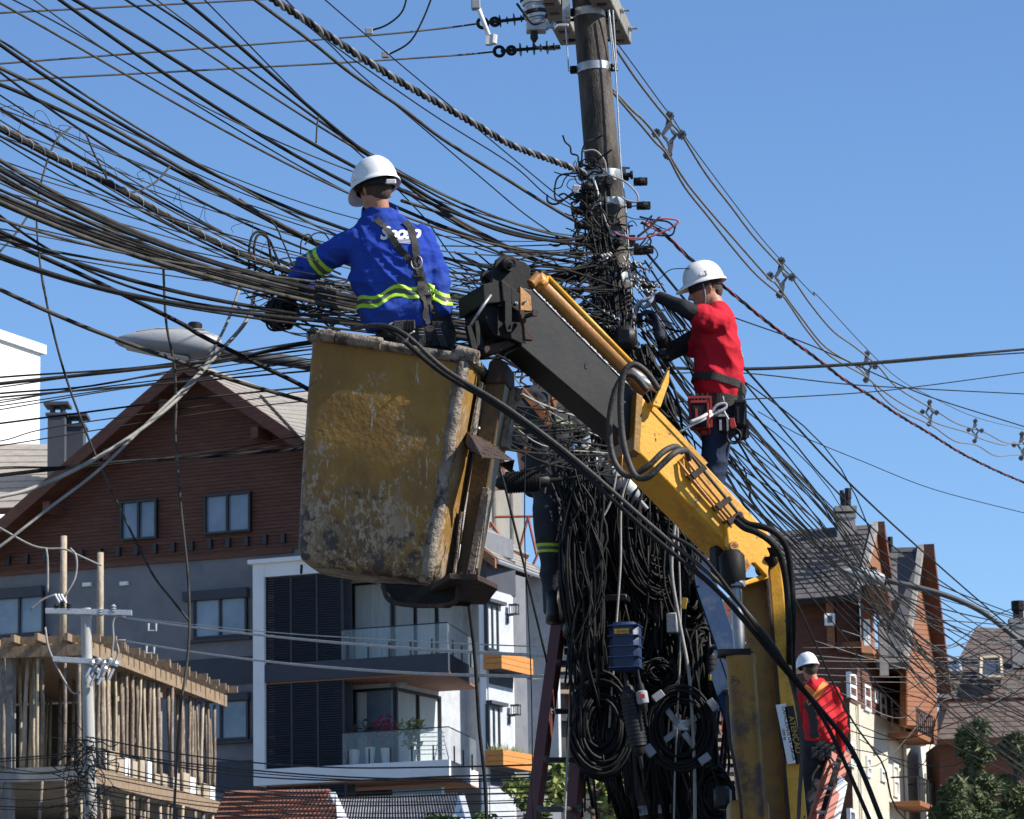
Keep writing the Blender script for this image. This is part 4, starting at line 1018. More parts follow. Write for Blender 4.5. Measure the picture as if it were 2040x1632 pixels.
# lift cylinder and its rod
ca, cb = P(1474, 1304, YA - .3), P(1530, 2040, YA - .25)
B(MB().lathe(ca, cb - ca, [(0, .03), (0, .075), (.03, .08), (.06, .073), ((cb - ca).length, .073)], 24), 'lift_cylinder', MT['barrel'], bevel=0, smooth='auto')
m = MB(); m.lathe(P(1461, 1310, YA - .3), (1, 0, .04), [(-.045, .02), (-.045, .025), (.1, .025), (.1, .012)], 10); m.box(P(1462, 1302, YA - .3), (.16, .16, .03)); B(m, 'gland_nut', MT['blacksteel'])
B(MB().lathe(P(1474, 1304, YA - .3), P(1464, 1150, YA - .25) - P(1474, 1304, YA - .3), [(-.1, .03), (.33, .03), (.34, .05), (.42, .05)], 16), 'cylinder_rod', MT['chrome'], bevel=0, smooth='auto')
B(MB().lathe(P(1462, 1172, YA - .25), V((-.04, .02, 1)), [(0, .03), (0, .05), (.05, .065), (.16, .065), (.19, .04)], 14), 'rod_eye', MT['blacksteel'], bevel=0, smooth='auto')
B(MB().box(P(1490, 1625, YA - .2), (.2, .25, .14)), 'cylinder_foot', MT['armyellow'], bevel=.03)
m = MB(); m.tube(crom([P(1449, 1385, YA - .38), P(1452, 1460, YA - .38), P(1470, 1560, YA - .38), P(1478, 1640, YA - .38), P(1480, 1800, YA - .3)], 6), .008, 7); B(m, 'steel_pipe', MT['rust'], bevel=0, smooth=True)
# hoses over the knuckle
hose([(1470, 1030, 17.22), (1490, 1044, 17.18), (1520, 1050, 17.15), (1548, 1064, 17.15), (1568, 1096, 17.2), (1576, 1150, 17.25), (1580, 1230, 17.3), (1579, 1320, 17.5), (1586, 1500, 17.72), (1610, 2000, 17.72)], .0165, mt='rubber')
hose([(1466, 1038, 17.2), (1484, 1052, 17.16), (1510, 1062, 17.14), (1540, 1084, 17.14), (1558, 1120, 17.2), (1568, 1180, 17.25), (1572, 1260, 17.28), (1573, 1330, 17.5), (1580, 1500, 17.72), (1605, 2000, 17.72)], .0165, mt='rubber')
# warning and load plates on the arm, read downwards
def txt(body, size, name, m_, parent, M, shear=0.0, ext=.0008, bold=0.0, space=1.0, conform=None):
    cu = bpy.data.curves.new(name, 'FONT'); cu.body = body; cu.size = size; cu.shear = shear; cu.extrude = ext; cu.offset = bold
    cu.align_x = 'CENTER'; cu.align_y = 'CENTER'; cu.space_character = space; cu.resolution_u = 3
    t = bpy.data.objects.new(name, cu); scene.collection.objects.link(t)
    bpy.context.view_layer.update()
    me = bpy.data.meshes.new_from_object(t.evaluated_get(bpy.context.evaluated_depsgraph_get()))
    bpy.data.objects.remove(t); bpy.data.curves.remove(cu)
    me.transform(M)
    if conform:
        for v in me.vertices: v.co = conform(v.co)
    me.name = name; me.materials.clear()
    return link(name, me, m_, parent)
down = (P(1594, 1530, YA) - P(1568, 1400, YA)).normalized()
def sign(cx, cy, w, h, m_, name, lines, tm):
    c = P(cx, cy, YA - .105); nrm = V((0, -1, 0)); nrm = (nrm - down * nrm.dot(down)).normalized(); r_ = nrm.cross(down) * -1
    up = down.cross(nrm) * -1
    Mx = Matrix((down, up, nrm)).transposed()
    if Mx.determinant() < 0: up = -up; Mx = Matrix((down, up, nrm)).transposed()
    M4 = Matrix.Translation(c) @ Mx.to_4x4()
    pl = MB().box((0, 0, -.0), (h, w, .003)); 
    o = pl.build(name, m_, lift); o.data.transform(M4)
    for body, size, y in lines: txt(body, size, 'lettering', tm, o, M4 @ Matrix.Translation((0, y, .0018)), bold=.0004)
    return o
sign(1583, 1464, .044, .29, MT['black'], 'warning_plate', [('ATENÇÃO', .04, 0)], MT['yellow'])
sign(1567, 1462, .05, .3, MT['white'], 'load_plate', [('CAPACIDADE DE CARGA', .024, .011), ('1500 kg', .019, -.013)], MT['black'])
# pedestal under the arm (below the picture)
m = MB(); q = P(1590, 2000, YA); m.box((q.x, q.y + .1, .9), (.9, .9, .5)); m.box((q.x, q.y + .1, .35), (1.3, 1.3, .7)); B(m, 'pedestal', MT['armyellow'], bevel=.03)

# =================================================================== BUCKET
bucket = thing('work_bucket', 'battered ochre fibreglass bucket with worn grey patches, hung from the boom tip', 'bucket', P(735, 1180, 17.1))
def paint_bucket():
    m = mat('worn ochre fibreglass', (.32, .17, .024), (.2, .1, .016), 2.2, .66, 0, bump=.25, bscale=36)
    t = m.node_tree; N = t.nodes.new; L = t.links.new; b = t.nodes['Principled BSDF']
    src = b.inputs['Base Color'].links[0].from_socket
    tc = [n for n in t.nodes if n.type == 'TEX_COORD'][0]
    def noise_mask(scale, lo, hi, st=(1, 1, 1), add=None, off=(0, 0, 0), detail=9):
        mp = N('ShaderNodeMapping'); mp.inputs['Scale'].default_value = st; mp.inputs['Location'].default_value = off; L(tc.outputs['Object'], mp.inputs[0])
        n = N('ShaderNodeTexNoise'); n.inputs['Scale'].default_value = scale; n.inputs['Detail'].default_value = detail; n.inputs['Roughness'].default_value = .75
        L(mp.outputs[0], n.inputs['Vector']); v = n.outputs['Fac']
        if add is not None:
            a = N('ShaderNodeMath'); a.operation = 'ADD'; L(v, a.inputs[0]); L(add, a.inputs[1]); v = a.outputs[0]
        r = N('ShaderNodeMapRange'); r.inputs['From Min'].default_value = lo; r.inputs['From Max'].default_value = hi; L(v, r.inputs['Value']); return r.outputs[0]
    def mix(f, a, c):
        x = N('ShaderNodeMix'); x.data_type = 'RGBA'; L(f, x.inputs['Factor']); L(a, x.inputs['A']); x.inputs['B'].default_value = (*c, 1); return x.outputs['Result']
    # rubbed more towards the bottom and the edges
    sep = N('ShaderNodeSeparateXYZ'); L(tc.outputs['Object'], sep.inputs[0])
    zr = N('ShaderNodeMapRange'); zr.inputs['From Min'].default_value = BK_Z0 - .02; zr.inputs['From Max'].default_value = BK_Z0 + .75; zr.inputs['To Min'].default_value = .14; zr.inputs['To Max'].default_value = -.01
    L(sep.outputs['Z'], zr.inputs['Value'])
    xr = N('ShaderNodeMapRange'); xr.inputs['From Min'].default_value = BK_X0 - .05; xr.inputs['From Max'].default_value = BK_X0 + .22; xr.inputs['To Min'].default_value = .1; xr.inputs['To Max'].default_value = 0
    L(sep.outputs['X'], xr.inputs['Value'])
    ad = N('ShaderNodeMath'); ad.operation = 'ADD'; L(zr.outputs[0], ad.inputs[0]); L(xr.outputs[0], ad.inputs[1])
    c = mix(noise_mask(2.2, .5, .72, (1, 1, .7), ad.outputs[0]), src, (.085, .05, .025))
    c = mix(noise_mask(7, .62, .7, (1, 1, .5), ad.outputs[0], (3, 1, 2)), c, (.2, .145, .085))
    big = N('ShaderNodeTexNoise'); big.inputs['Scale'].default_value = 3.1; big.inputs['Detail'].default_value = 3; L(tc.outputs['Object'], big.inputs['Vector'])
    bm_ = N('ShaderNodeMapRange'); bm_.inputs['From Min'].default_value = .35; bm_.inputs['From Max'].default_value = .7; bm_.inputs['To Min'].default_value = -.08; bm_.inputs['To Max'].default_value = .13; L(big.outputs['Fac'], bm_.inputs['Value'])
    a2 = N('ShaderNodeMath'); a2.operation = 'ADD'; L(ad.outputs[0], a2.inputs[0]); L(bm_.outputs[0], a2.inputs[1])
    c = mix(noise_mask(28, .6, .66, (1.5, 1.5, .8), a2.outputs[0], (1, 5, 2), 5), c, (.34, .265, .175))
    c = mix(noise_mask(4.2, .6, .78, (1.4, 1.4, .35), a2.outputs[0], (4, 5, 2), 8), c, (.23, .165, .1))
    c = mix(noise_mask(9, .67, .69, (3, 3, .25), None, (7, 2, 2), 3), c, (.36, .31, .25))
    c = mix(noise_mask(11, .64, .7, (1, 1, 1), ad.outputs[0], (2, 2, 9)), c, (.045, .035, .03))
    L(c, b.inputs['Base Color'])
    return m
ban = R(11)
bn = V((-math.sin(ban), -math.cos(ban), 0)); bq = P(760, 900, 16.9)
bb = lambda x, y, o=0.0: onplane(x, y, bq + bn * o, bn)
BK_Z0 = bb(700, 1140).z; BK_X0 = bb(590, 1100).x
MT['bucket'] = paint_bucket()
dv = V((math.sin(ban), math.cos(ban), 0)) * .6 + V((-.03, 0, 0))
# front outline (with rounded corners by bevel), swept back; sections top to bottom give the taper
tl, tr, brr, bl = bb(618, 672), bb(940, 722), bb(866, 1160), bb(586, 1118)
brl = bb(780, 1157)
top = [tl, tr, tr + dv * .98, tl + dv * 1.0]
bot = [bl + dv * .06, brr + dv * .03, brr + dv * .88, bl + dv * .86]
def ring(t, shrink=0.0):
    q = [b_.lerp(a_, t) for a_, b_ in zip(top, bot)]; c = sum(q, V()) / 4
    return [p + (c - p).normalized() * shrink for p in q]
def rounded(q, r, n=5):
    out = []
    for i in range(4):
        p, a, b = q[i], q[i - 1], q[(i + 1) % 4]
        u, w = (a - p).normalized() * r, (b - p).normalized() * r
        for k in range(n + 1):
            t = k / n; out.append(p + u * (1 - t) ** 2 + w * t ** 2)
    return out
m = MB(); secs = []
def dent(p, t):
    return p + bn * (.018 * noise.noise(p * 3.1) + .01 * noise.noise(p * 8.0) + .03 * math.sin(math.pi * t) * 1.0) * 1.0
lv = [(-.0, .06)] + [(.02, .02), (.05, .004)] + [(k / 14, 0) for k in range(1, 15)]
outer_r = [[dent(p, t) for p in rounded(ring(t, s_), .07)] for t, s_ in lv]
inner_r = [rounded(ring(t, .03), .06) for t in (1.0, .6, .1)]
allr = outer_r + inner_r; nn = len(allr[0])
vs_ = [p for r_ in allr for p in r_]; fs_ = []
for i in range(len(allr) - 1):
    for k in range(nn): fs_.append((i * nn + k, i * nn + (k + 1) % nn, (i + 1) * nn + (k + 1) % nn, (i + 1) * nn + k))
fs_.append(tuple(range(nn))[::-1]); fs_.append(tuple((len(allr) - 1) * nn + k for k in range(nn)))
m.add(vs_, fs_); m.build('shell', MT['bucket'], bucket, smooth='auto', angle=45)
# pale worn corner padding down the front right edge and along the bottom
MT['padding'] = mat('frayed grey padding', (.31, .265, .21), (.14, .11, .085), 11, .95, bump=1.0, bscale=45, c3=(.05, .038, .03), dscale=9, dpos=.57, dwid=.06)
m = MB(); m.tube([ring(1, -.008)[1].lerp(ring(0, -.0)[1], t) + bn * .006 + V((-.045, 0, 0)) + V((rnd.gauss(0, .004), 0, 0)) for t in [k / 12 for k in range(13)]], [.028 + .006 * rnd.random() for _ in range(13)], 8); m.build('corner_padding', MT['padding'], bucket, smooth=True)
# lip: split foam tube on a steel edge, with a gap where it has worn through
m = MB(); rt = [p + V((0, 0, .012)) for p in rounded(ring(1.0, -.006), .07)]
m.tube([p + V((0, 0, .004 * rnd.random())) for p in crom(rt + [rt[0]], 3)], [.024 + .004 * rnd.random() for _ in range(len(rt) * 3 + 1)], 9); m.build('rim', MT['padding'], bucket, smooth=True)
for (a, b, r_) in ((bb(640, 667, .02), bb(668, 672, .02), .031), (bb(672, 672, .02), bb(760, 685, .025), .03), (bb(912, 700, .0), bb(950, 712, .02), .033)):
    m = MB(); m.lathe(a, b - a, [(0, r_ * .7), (0, r_), ((b - a).length, r_ * 1.03), ((b - a).length, r_ * .7), ((b - a).length - .05, r_ * .65)], 14); m.build('rim_sleeve', MT['padding'], bucket, smooth='auto')
m = MB(); m.lathe(bb(618, 664, .0), bb(634, 666, .0) - bb(618, 664, .0), [(0, .02), (0, .03), (.035, .03), (.035, .02)], 10); m.build('rim_knob', MT['rubber'], bucket, smooth='auto')
# steel post and channel on the bucket's right side
rs = V((.97, .05, 0)); 
def bs(x, y, d): return bb(x, y) + dv * d
post = MB().hexa([bs(884, 1150, .55), bs(916, 1150, .55), bs(916, 1150, .9), bs(884, 1150, .9), bs(948, 730, .5), bs(990, 730, .5), bs(990, 730, .9), bs(948, 730, .9)]).build('mounting_post', MT['postpaint'], bucket, bevel=.006)
MB().hexa([bs(908, 1150, .45), bs(922, 1150, .45), bs(922, 1150, .6), bs(908, 1150, .6), bs(945, 955, .42), bs(958, 955, .42), bs(958, 955, .6), bs(945, 955, .6)]).build('channel_lip', MT['padding'], post, bevel=.003)
MB().hexa([bs(884, 1150, .4), bs(888, 1150, .4), bs(888, 1150, .5), bs(884, 1150, .5), bs(901, 1005, .4), bs(905, 1005, .4), bs(905, 1005, .5), bs(901, 1005, .5)]).build('channel_lip', MT['padding'], post, bevel=.001)
MB().hexa([bs(966, 858, .8), bs(982, 858, .8), bs(982, 858, 1.0), bs(966, 858, 1.0), bs(982, 738, .8), bs(996, 738, .8), bs(996, 738, 1.0), bs(982, 738, 1.0)]).build('channel_lip', MT['padding'], post, bevel=.003)
MB().hexa([bs(918, 880, .3), bs(924, 880, .3), bs(924, 880, .5), bs(918, 880, .5), bs(944, 746, .3), bs(949, 746, .3), bs(949, 746, .5), bs(944, 746, .5)]).build('channel_lip', MT['padding'], post, bevel=.001)
m = MB(); m.tube([bs(930, 842, .35), bs(944, 840, .3)], .006, 6); m.tube([bs(934, 850, .32), bs(937, 832, .32)], .005, 6); m.build('clip', MT['galv'], post)
m = MB(); q = [bs(950, 742, .45), bs(958, 700, .45), bs(972, 690, .45), bs(992, 700, .45), bs(992, 742, .45)]; m.prism(q, dv * .5); m.build('post_head', MT['rust'], post, bevel=.006)
# rubber lip end at the far corner
MB().lathe(bs(988, 742, .95), (1, -.3, -.3), [(-.03, .02), (-.03, .035), (.04, .035), (.04, .02)], 12).build('rim_sleeve', MT['padding'], bucket, smooth='auto')
MB().hexa([bs(950, 900, .92), bs(962, 900, .92), bs(962, 900, 1.0), bs(950, 900, 1.0), bs(985, 752, .92), bs(998, 752, .92), bs(998, 752, 1.0), bs(985, 752, 1.0)]).build('rear_corner', MT['bucket'], bucket, bevel=.01)
# chequer plate step
st = [bs(914, 842, .28), bs(958, 862, .1), bs(1018, 908, .1), bs(1008, 914, .3), bs(962, 916, -.1), bs(936, 874, -.05)]
m = MB(); q = [bs(914, 840, .4), bs(945, 878, -.15), bs(968, 918, -.2), bs(1016, 908, .2), bs(958, 862, .45)]
m.prism(q, V((0, .004, -.006))); stp = m.build('step_plate', MT['rust'], bucket, bevel=.002)
m = MB(); m.prism([q[0], q[1], q[2], q[2] - V((.0, 0, .01)), q[1] - V((.02, 0, .045)), q[0] - V((.015, 0, .05))], V((.004, .006, 0))); m.build('step_edge', MT['rust'], stp, bevel=.001)
sn = (q[2] - q[0]).cross(q[3] - q[0]).normalized()
if sn.y > 0: sn = -sn
m = MB()
for i in range(6):
    for k in range(5):
        p = q[0].lerp(q[2], .12 + i * .15).lerp(q[4].lerp(q[3], .12 + i * .15), .1 + k * .2); d1 = (q[2] - q[0]).normalized() * .014 + (q[3] - q[2]).normalized() * (.012 if (i + k) % 2 else -.012)
        m.tube([p - d1 + sn * .002, p + d1 + sn * .002], .0035, 4)
tag(m.build('tread_bar', MT['rust'], stp), kind='stuff')
m = MB(); m.prism([q[3], q[3] + V((.006, 0, -.0)), bs(1010, 928, .3), bs(990, 915, .2)], V((-.01, .03, 0))); m.build('torn_flap', MT['blacksteel'], stp)
# bottom frame and foot plate
fp = [bs(856, 1166, 0), bs(905, 1150, -.25), bs(958, 1150, -.2), bs(988, 1160, .1), bs(940, 1170, .75), bs(862, 1166, .85)]
m = MB().prism(fp, V((0, 0, -.03))); fo_ = m.build('foot_plate', MT['rust'], bucket, bevel=.004)
for i in range(7):
    t = i / 6; a = fp[0].lerp(fp[2], t); MB().box(a + V((0, 0, .012)), (.012, .05, .025)).build('tooth', MT['rust'], fo_)
m = MB().prism([bs(752, 1158, .1), bs(912, 1166, .1), bs(908, 1196, .1), bs(890, 1208, .1), bs(806, 1204, .1), bs(780, 1192, .1)], dv * .05); m.build('underframe', MT['blacksteel'], bucket, bevel=.005)
m = MB().prism([bs(752, 1158, .7), bs(912, 1166, .7), bs(908, 1186, .7), bs(780, 1182, .7)], dv * .05); m.build('underframe', MT['blacksteel'], bucket, bevel=.005)
m = MB(); m.tube(crom([bs(762, 1166, .0), bs(776, 1196, 0), bs(820, 1206, 0), bs(880, 1206, 0), bs(908, 1196, 0), bs(912, 1166, 0)], 5), .012, 8); m.build('foot_hoop', MT['rust'], bucket, smooth=True)
m = MB(); m.tube([bs(596, 1122, .1), bs(595, 1140, .1)], .007, 5); m.build('drain_pin', MT['black'], bucket)

# =================================================================== PEOPLE
def solid(mb, voxel, smooth=3, fold=None):
    """union of the overlapping limbs and sections of mb as one smooth continuous surface"""
    me = bpy.data.meshes.new('tmp'); me.from_pydata(mb.v, [], mb.f)
    bm = bmesh.new(); bm.from_mesh(me); bmesh.ops.recalc_face_normals(bm, faces=bm.faces); bm.to_mesh(me); bm.free()
    o = bpy.data.objects.new('tmp', me); scene.collection.objects.link(o)
    r = o.modifiers.new('r', 'REMESH'); r.mode = 'VOXEL'; r.voxel_size = voxel
    sm = o.modifiers.new('s', 'SMOOTH'); sm.factor = .5; sm.iterations = smooth
    bpy.context.view_layer.update()
    out = bpy.data.meshes.new_from_object(o.evaluated_get(bpy.context.evaluated_depsgraph_get()))
    bpy.data.objects.remove(o); bpy.data.meshes.remove(me)
    if fold:
        out.update(); nn_ = [V(v.normal) for v in out.vertices]
        for v, n in zip(out.vertices, nn_): v.co += n * fold(v.co)
    return out

def tree_of(me): return BVHTree.FromPolygons([v.co.copy() for v in me.vertices], [tuple(p.vertices) for p in me.polygons])

def band(me, p0, n, offs, out, name, parent, mats):
    """tape sewn round a garment: the garment's own surface between planes, lifted and given thickness"""
    n = V(n).normalized()
    for (a, b), m_, sel in zip(offs, mats, [None] * len(offs)):
        bm = bmesh.new(); bm.from_mesh(me)
        for d, inner in ((a, True), (b, False)):
            g = bm.verts[:] + bm.edges[:] + bm.faces[:]
            bmesh.ops.bisect_plane(bm, geom=g, plane_co=V(p0) + n * d, plane_no=n, clear_inner=inner, clear_outer=not inner)
        yield bm, m_

def tape(me, p0, n, edges, mats, out, name, parent, keep=None, warp=None):
    root = None
    for (a, b), m_ in zip(edges, mats):
        bm = bmesh.new(); bm.from_mesh(me); nv = V(n).normalized()
        if keep:
            bmesh.ops.delete(bm, geom=[f for f in bm.faces if not keep(f.calc_center_median())], context='FACES')
        if warp:
            for v in bm.verts: v.co.z -= warp(v.co)
        for d, inner in ((a, True), (b, False)):
            g = bm.verts[:] + bm.edges[:] + bm.faces[:]
            bmesh.ops.bisect_plane(bm, geom=g, plane_co=V(p0) + nv * d, plane_no=nv, clear_inner=inner, clear_outer=not inner)
        if warp:
            for v in bm.verts: v.co.z += warp(v.co)
        bm.normal_update()
        for v in bm.verts: v.co += v.normal * out
        if not bm.faces: bm.free(); continue
        res = bmesh.ops.solidify(bm, geom=bm.faces[:], thickness=.003)
        m2 = bpy.data.meshes.new(name); bm.to_mesh(m2); bm.free(); m2.materials.clear()
        o = link(name, m2, m_, parent if root is None else parent, True)
        root = root or o
    return root

def strap(pts, w, bvh, off, mt, name, parent, per=10, th=.003, hint=None):
    """webbing laid along pts on a surface"""
    c = crom(pts, per); q = []
    for p in c:
        hit = bvh.find_nearest(p)
        if hit[0] is not None and (hit[0] - p).length < .12: q.append((hit[0] + hit[1] * off, hit[1]))
        else: q.append((p, V((0, -1, 0))))
    m = MB(); vs_ = []; fs_ = []
    for i, (p, n) in enumerate(q):
        t = (q[min(i + 1, len(q) - 1)][0] - q[max(i - 1, 0)][0]).normalized(); s_ = t.cross(n).normalized() * w / 2
        vs_ += [p - s_, p + s_, p + s_ + n * th, p - s_ + n * th]
        if i:
            b = 4 * i
            for k in range(4): fs_.append((b - 4 + k, b - 4 + (k + 1) % 4, b + (k + 1) % 4, b + k))
    fs_.append((0, 1, 2, 3)); L_ = len(vs_); fs_.append((L_ - 4, L_ - 1, L_ - 2, L_ - 3))
    m.add(vs_, fs_)
    return m.build(name, mt, parent, smooth='auto')

def torso(mb, J, secs, n=24):
    """secs: (px, py, half width px, half depth m, depth offset, yaw deg)"""
    out = []
    for px, py, hw, hd, d, *yw in secs:
        c = J(px, py, d); e = (J(px + hw, py, d) - c); a = R(yw[0]) if yw else 0
        ex = Matrix.Rotation(a, 3, 'Z') @ e; ey = Matrix.Rotation(a, 3, 'Z') @ V((0, hd, 0))
        out.append((c, ex, ey))
    out.sort(key=lambda s_: s_[0].z)
    mb.loft(out, n)

def limb(mb, pts, rr, n=14):
    for i in range(len(pts) - 1): mb.cap(pts[i], pts[i + 1], rr[i], rr[i + 1], n)

def hand(mb, wrist, d, palm, s=1.0, curl=.6, thumb=1, spread=.1):
    """palm, four unequal bent fingers and a thumb leaving the side of the palm. d: direction of the hand, palm: palm normal"""
    d = V(d).normalized(); palm = V(palm); palm = (palm - d * palm.dot(d)).normalized(); x = d.cross(palm).normalized() * thumb
    W = V(wrist); L_ = .095 * s
    mb.cap(W, W + d * .03 * s, .029 * s, .034 * s, 10)
    for k in (-1.5, -.5, .5, 1.5): mb.cap(W + d * .015 * s + x * k * .012 * s, W + d * L_ + x * k * .0185 * s, .017 * s, .0135 * s, 8)
    for k, fl in ((-1.5, .062), (-.5, .076), (.5, .082), (1.5, .074)):
        p = W + d * L_ + x * k * .0195 * s; a = d + x * k * spread * .5
        ang = 0
        for seg, r0, r1 in ((.45, .0125, .0115), (.32, .0115, .0105), (.25, .0105, .0085)):
            ang += curl
            dd = (a * math.cos(ang) + palm * math.sin(ang)).normalized(); q = p + dd * fl * seg * s * 1.15
            mb.cap(p, q, r0 * s, r1 * s, 8); p = q
    p = W + d * .03 * s + x * .026 * s; dd = (d * .5 + x * .75 + palm * .35).normalized(); q = p + dd * .045 * s
    mb.cap(p, q, .017 * s, .0135 * s, 8); dd = (d * .85 + x * .2 + palm * .55).normalized(); mb.cap(q, q + dd * .04 * s, .013 * s, .01 * s, 8)

def helmet(c, fwd, up, parent, rx=.122, ry=.148, h=.145, mt='helmet', brimw=.012, visor=.055):
    fwd = V(fwd).normalized(); up = V(up); up = (up - fwd * up.dot(fwd)).normalized(); x = up.cross(fwd)
    n, rows = 40, 10; vs_ = []; fs_ = []
    prof = [(0, 1.0 + .0), (.02, 1.0)] 
    def pt(ph, t, grow=1.0, z=None):
        cx, cy = math.cos(ph) * rx, math.sin(ph) * ry          # ph = 90 deg is the front
        rr = math.cos(t) ** .82 * grow; zz = math.sin(t) * h
        ridge = (.007 * math.exp(-(math.cos(ph) * 4.2 * rr) ** 2) + .004 * math.exp(-((abs(math.cos(ph)) * rr - .42) * 9) ** 2)) * (math.sin(t) ** .5 if t > 0 else 0)
        return V(c) + x * cx * rr + fwd * cy * rr + up * (zz + ridge + (z or 0))
    ringsv = []
    def brim(ph, k):
        f = max(0, math.sin(ph)); e = brimw + visor * max(0, f) ** 5 * (1 if f > 0 else 0)
        b = V((math.cos(ph) * rx, math.sin(ph) * ry, 0)); dr = b.normalized() * e * k
        b += dr
        return V(c) + x * b.x + fwd * b.y + up * (-.012 * k * (1 + 1.2 * f ** 4) - .006)
    P_ = lambda i: 2 * math.pi * i / n
    ringsv.append([brim(P_(i), .0) * .5 + pt(P_(i), .02, .95) * .5 - up * .0 for i in range(n)])
    ringsv.append([brim(P_(i), 1.0) - up * .006 for i in range(n)])
    ringsv.append([brim(P_(i), 1.03) for i in range(n)])
    ringsv.append([brim(P_(i), .85) + up * .004 for i in range(n)])
    ringsv.append([brim(P_(i), .1) + up * .008 for i in range(n)])
    for r_ in range(rows): 
        t = .06 + (math.pi / 2 - .09) * (r_ / (rows - 1)); ringsv.append([pt(P_(i), t) for i in range(n)])
    for r_ in ringsv: vs_ += r_
    for j in range(len(ringsv) - 1):
        for i in range(n): fs_.append((j * n + i, j * n + (i + 1) % n, (j + 1) * n + (i + 1) % n, (j + 1) * n + i))
    fs_.append(tuple((len(ringsv) - 1) * n + i for i in range(n)))
    L_ = len(vs_)                                                  # inner shell
    for r_ in range(5):
        t = .02 + (math.pi / 2 - .1) * (r_ / 4)
        vs_ += [V(c) + (pt(P_(i), t, .95) - V(c)) * .965 for i in range(n)]
    for j in range(4):
        for i in range(n): fs_.append((L_ + j * n + i, L_ + (j + 1) * n + i, L_ + (j + 1) * n + (i + 1) % n, L_ + j * n + (i + 1) % n))
    fs_.append(tuple(L_ + 4 * n + i for i in range(n)))
    for i in range(n): fs_.append((i, L_ + i, L_ + (i + 1) % n, (i + 1) % n))
    o = MB().add(vs_, fs_).build('helmet', MT[mt], parent, smooth='auto', angle=50)
    # side accessory slots, suspension band
    m = MB()
    for sx in (-1, 1):
        p = V(c) + x * sx * (rx + .001) + up * .022 + fwd * .02; m.box(p, (.01, .03, .018), Matrix((x, fwd, up)).transposed())
        m.box(p + up * .004 - fwd * .028, (.012, .012, .03), Matrix((x, fwd, up)).transposed())
    m.build('slot', MT[mt], o, bevel=.002)
    m = MB(); vs_ = []; fs_ = []
    for i in range(n):
        ph = P_(i); b = V((math.cos(ph) * rx * .8, math.sin(ph) * ry * .8, 0)); dz = .03 + .02 * max(0, -math.sin(ph))
        q = V(c) + x * b.x + fwd * b.y; vs_ += [q + up * .01, q - up * dz, q * 1.0 - up * dz + (q - V(c)).normalized() * .004, q + up * .01 + (q - V(c)).normalized() * .004]
        for k in range(4): fs_.append((i * 4 + k, i * 4 + (k + 1) % 4, ((i + 1) % n) * 4 + (k + 1) % 4, ((i + 1) % n) * 4 + k))
    m.add(vs_, fs_); m.build('headband', MT['black'], o, smooth='auto')
    return o

def head(mb, c, fwd, up, s=1.0, neck=None, ears=True):
    """skull, jaw, nose, brow, lips, ears; c = centre of the head"""
    fwd = V(fwd).normalized(); up = V(up); up = (up - fwd * up.dot(fwd)).normalized(); x = up.cross(fwd); c = V(c)
    Q = lambda a, b, d: c + x * a * s + fwd * b * s + up * d * s
    mb.ell(Q(0, -.012, .03), x * .076 * s, fwd * .096 * s, up * .088 * s, 20, 12)
    mb.loft([(Q(0, .03, -.112), x * .022 * s, fwd * .02 * s), (Q(0, .024, -.1), x * .045 * s, fwd * .05 * s), (Q(0, .014, -.06), x * .062 * s, fwd * .072 * s), (Q(0, .008, -.01), x * .07 * s, fwd * .083 * s), (Q(0, .0, .05), x * .068 * s, fwd * .082 * s)], 18)
    mb.cap(Q(0, .082, .012), Q(0, .108, -.032), .009 * s, .0135 * s, 8)                 # nose
    mb.cap(Q(-.012, .093, -.036), Q(.012, .093, -.036), .01 * s, .01 * s, 8)
    mb.cap(Q(-.045, .073, .026), Q(.045, .073, .026), .013 * s, .013 * s, 8)              # brow
    mb.cap(Q(-.02, .083, -.063), Q(.02, .083, -.063), .0085 * s, .0085 * s, 8)              # lips
    mb.cap(Q(-.018, .081, -.076), Q(.018, .081, -.076), .009 * s, .009 * s, 8)
    mb.cap(Q(-.012, .07, -.1), Q(.012, .07, -.1), .018 * s, .018 * s, 8)                   # chin
    if ears:
        for e in (-1, 1):
            mb.ell(Q(.077 * e, -.012, -.008), (x * e * .5 - fwd * .87) * .016 * s, (x * e * .87 + fwd * .5) * .007 * s, up * .032 * s, 12, 8)
    return Q

def belt_ring(bvh, c, n, w, off, mt, name, parent, rad=.3, steps=40, arc=(0, 360)):
    n = V(n).normalized(); a = n.orthogonal().normalized(); b = n.cross(a)
    pts = []
    for i in range(steps + 1):
        t = R(arc[0] + (arc[1] - arc[0]) * i / steps); dirv = a * math.cos(t) + b * math.sin(t)
        hit = bvh.ray_cast(V(c) + dirv * rad, -dirv)
        if hit[0] is not None: pts.append((hit[0] + dirv * off, dirv))
    m = MB(); vs_ = []; fs_ = []
    for i, (p, d) in enumerate(pts):
        vs_ += [p - n * w / 2, p - n * w / 2 + d * .004, p + n * w / 2 + d * .004, p + n * w / 2]
        if i:
            q = 4 * i
            for k in range(4): fs_.append((q - 4 + k, q - 4 + (k + 1) % 4, q + (k + 1) % 4, q + k))
    m.add(vs_, fs_); return m.build(name, mt, parent, smooth='auto')

def dring(c, n, up, r, parent, name='d_ring', mt='alu', tr=.004):
    n = V(n).normalized(); up = V(up); up = (up - n * up.dot(n)).normalized(); x = up.cross(n)
    pts = [V(c) + x * math.cos(a) * r * .8 + up * (math.sin(a) * r if math.sin(a) > 0 else math.sin(a) * r * 1.1) for a in [2 * math.pi * k / 18 for k in range(18)]]
    return MB().tube(pts, tr, 7, False, True).build(name, MT[mt], parent, smooth=True)

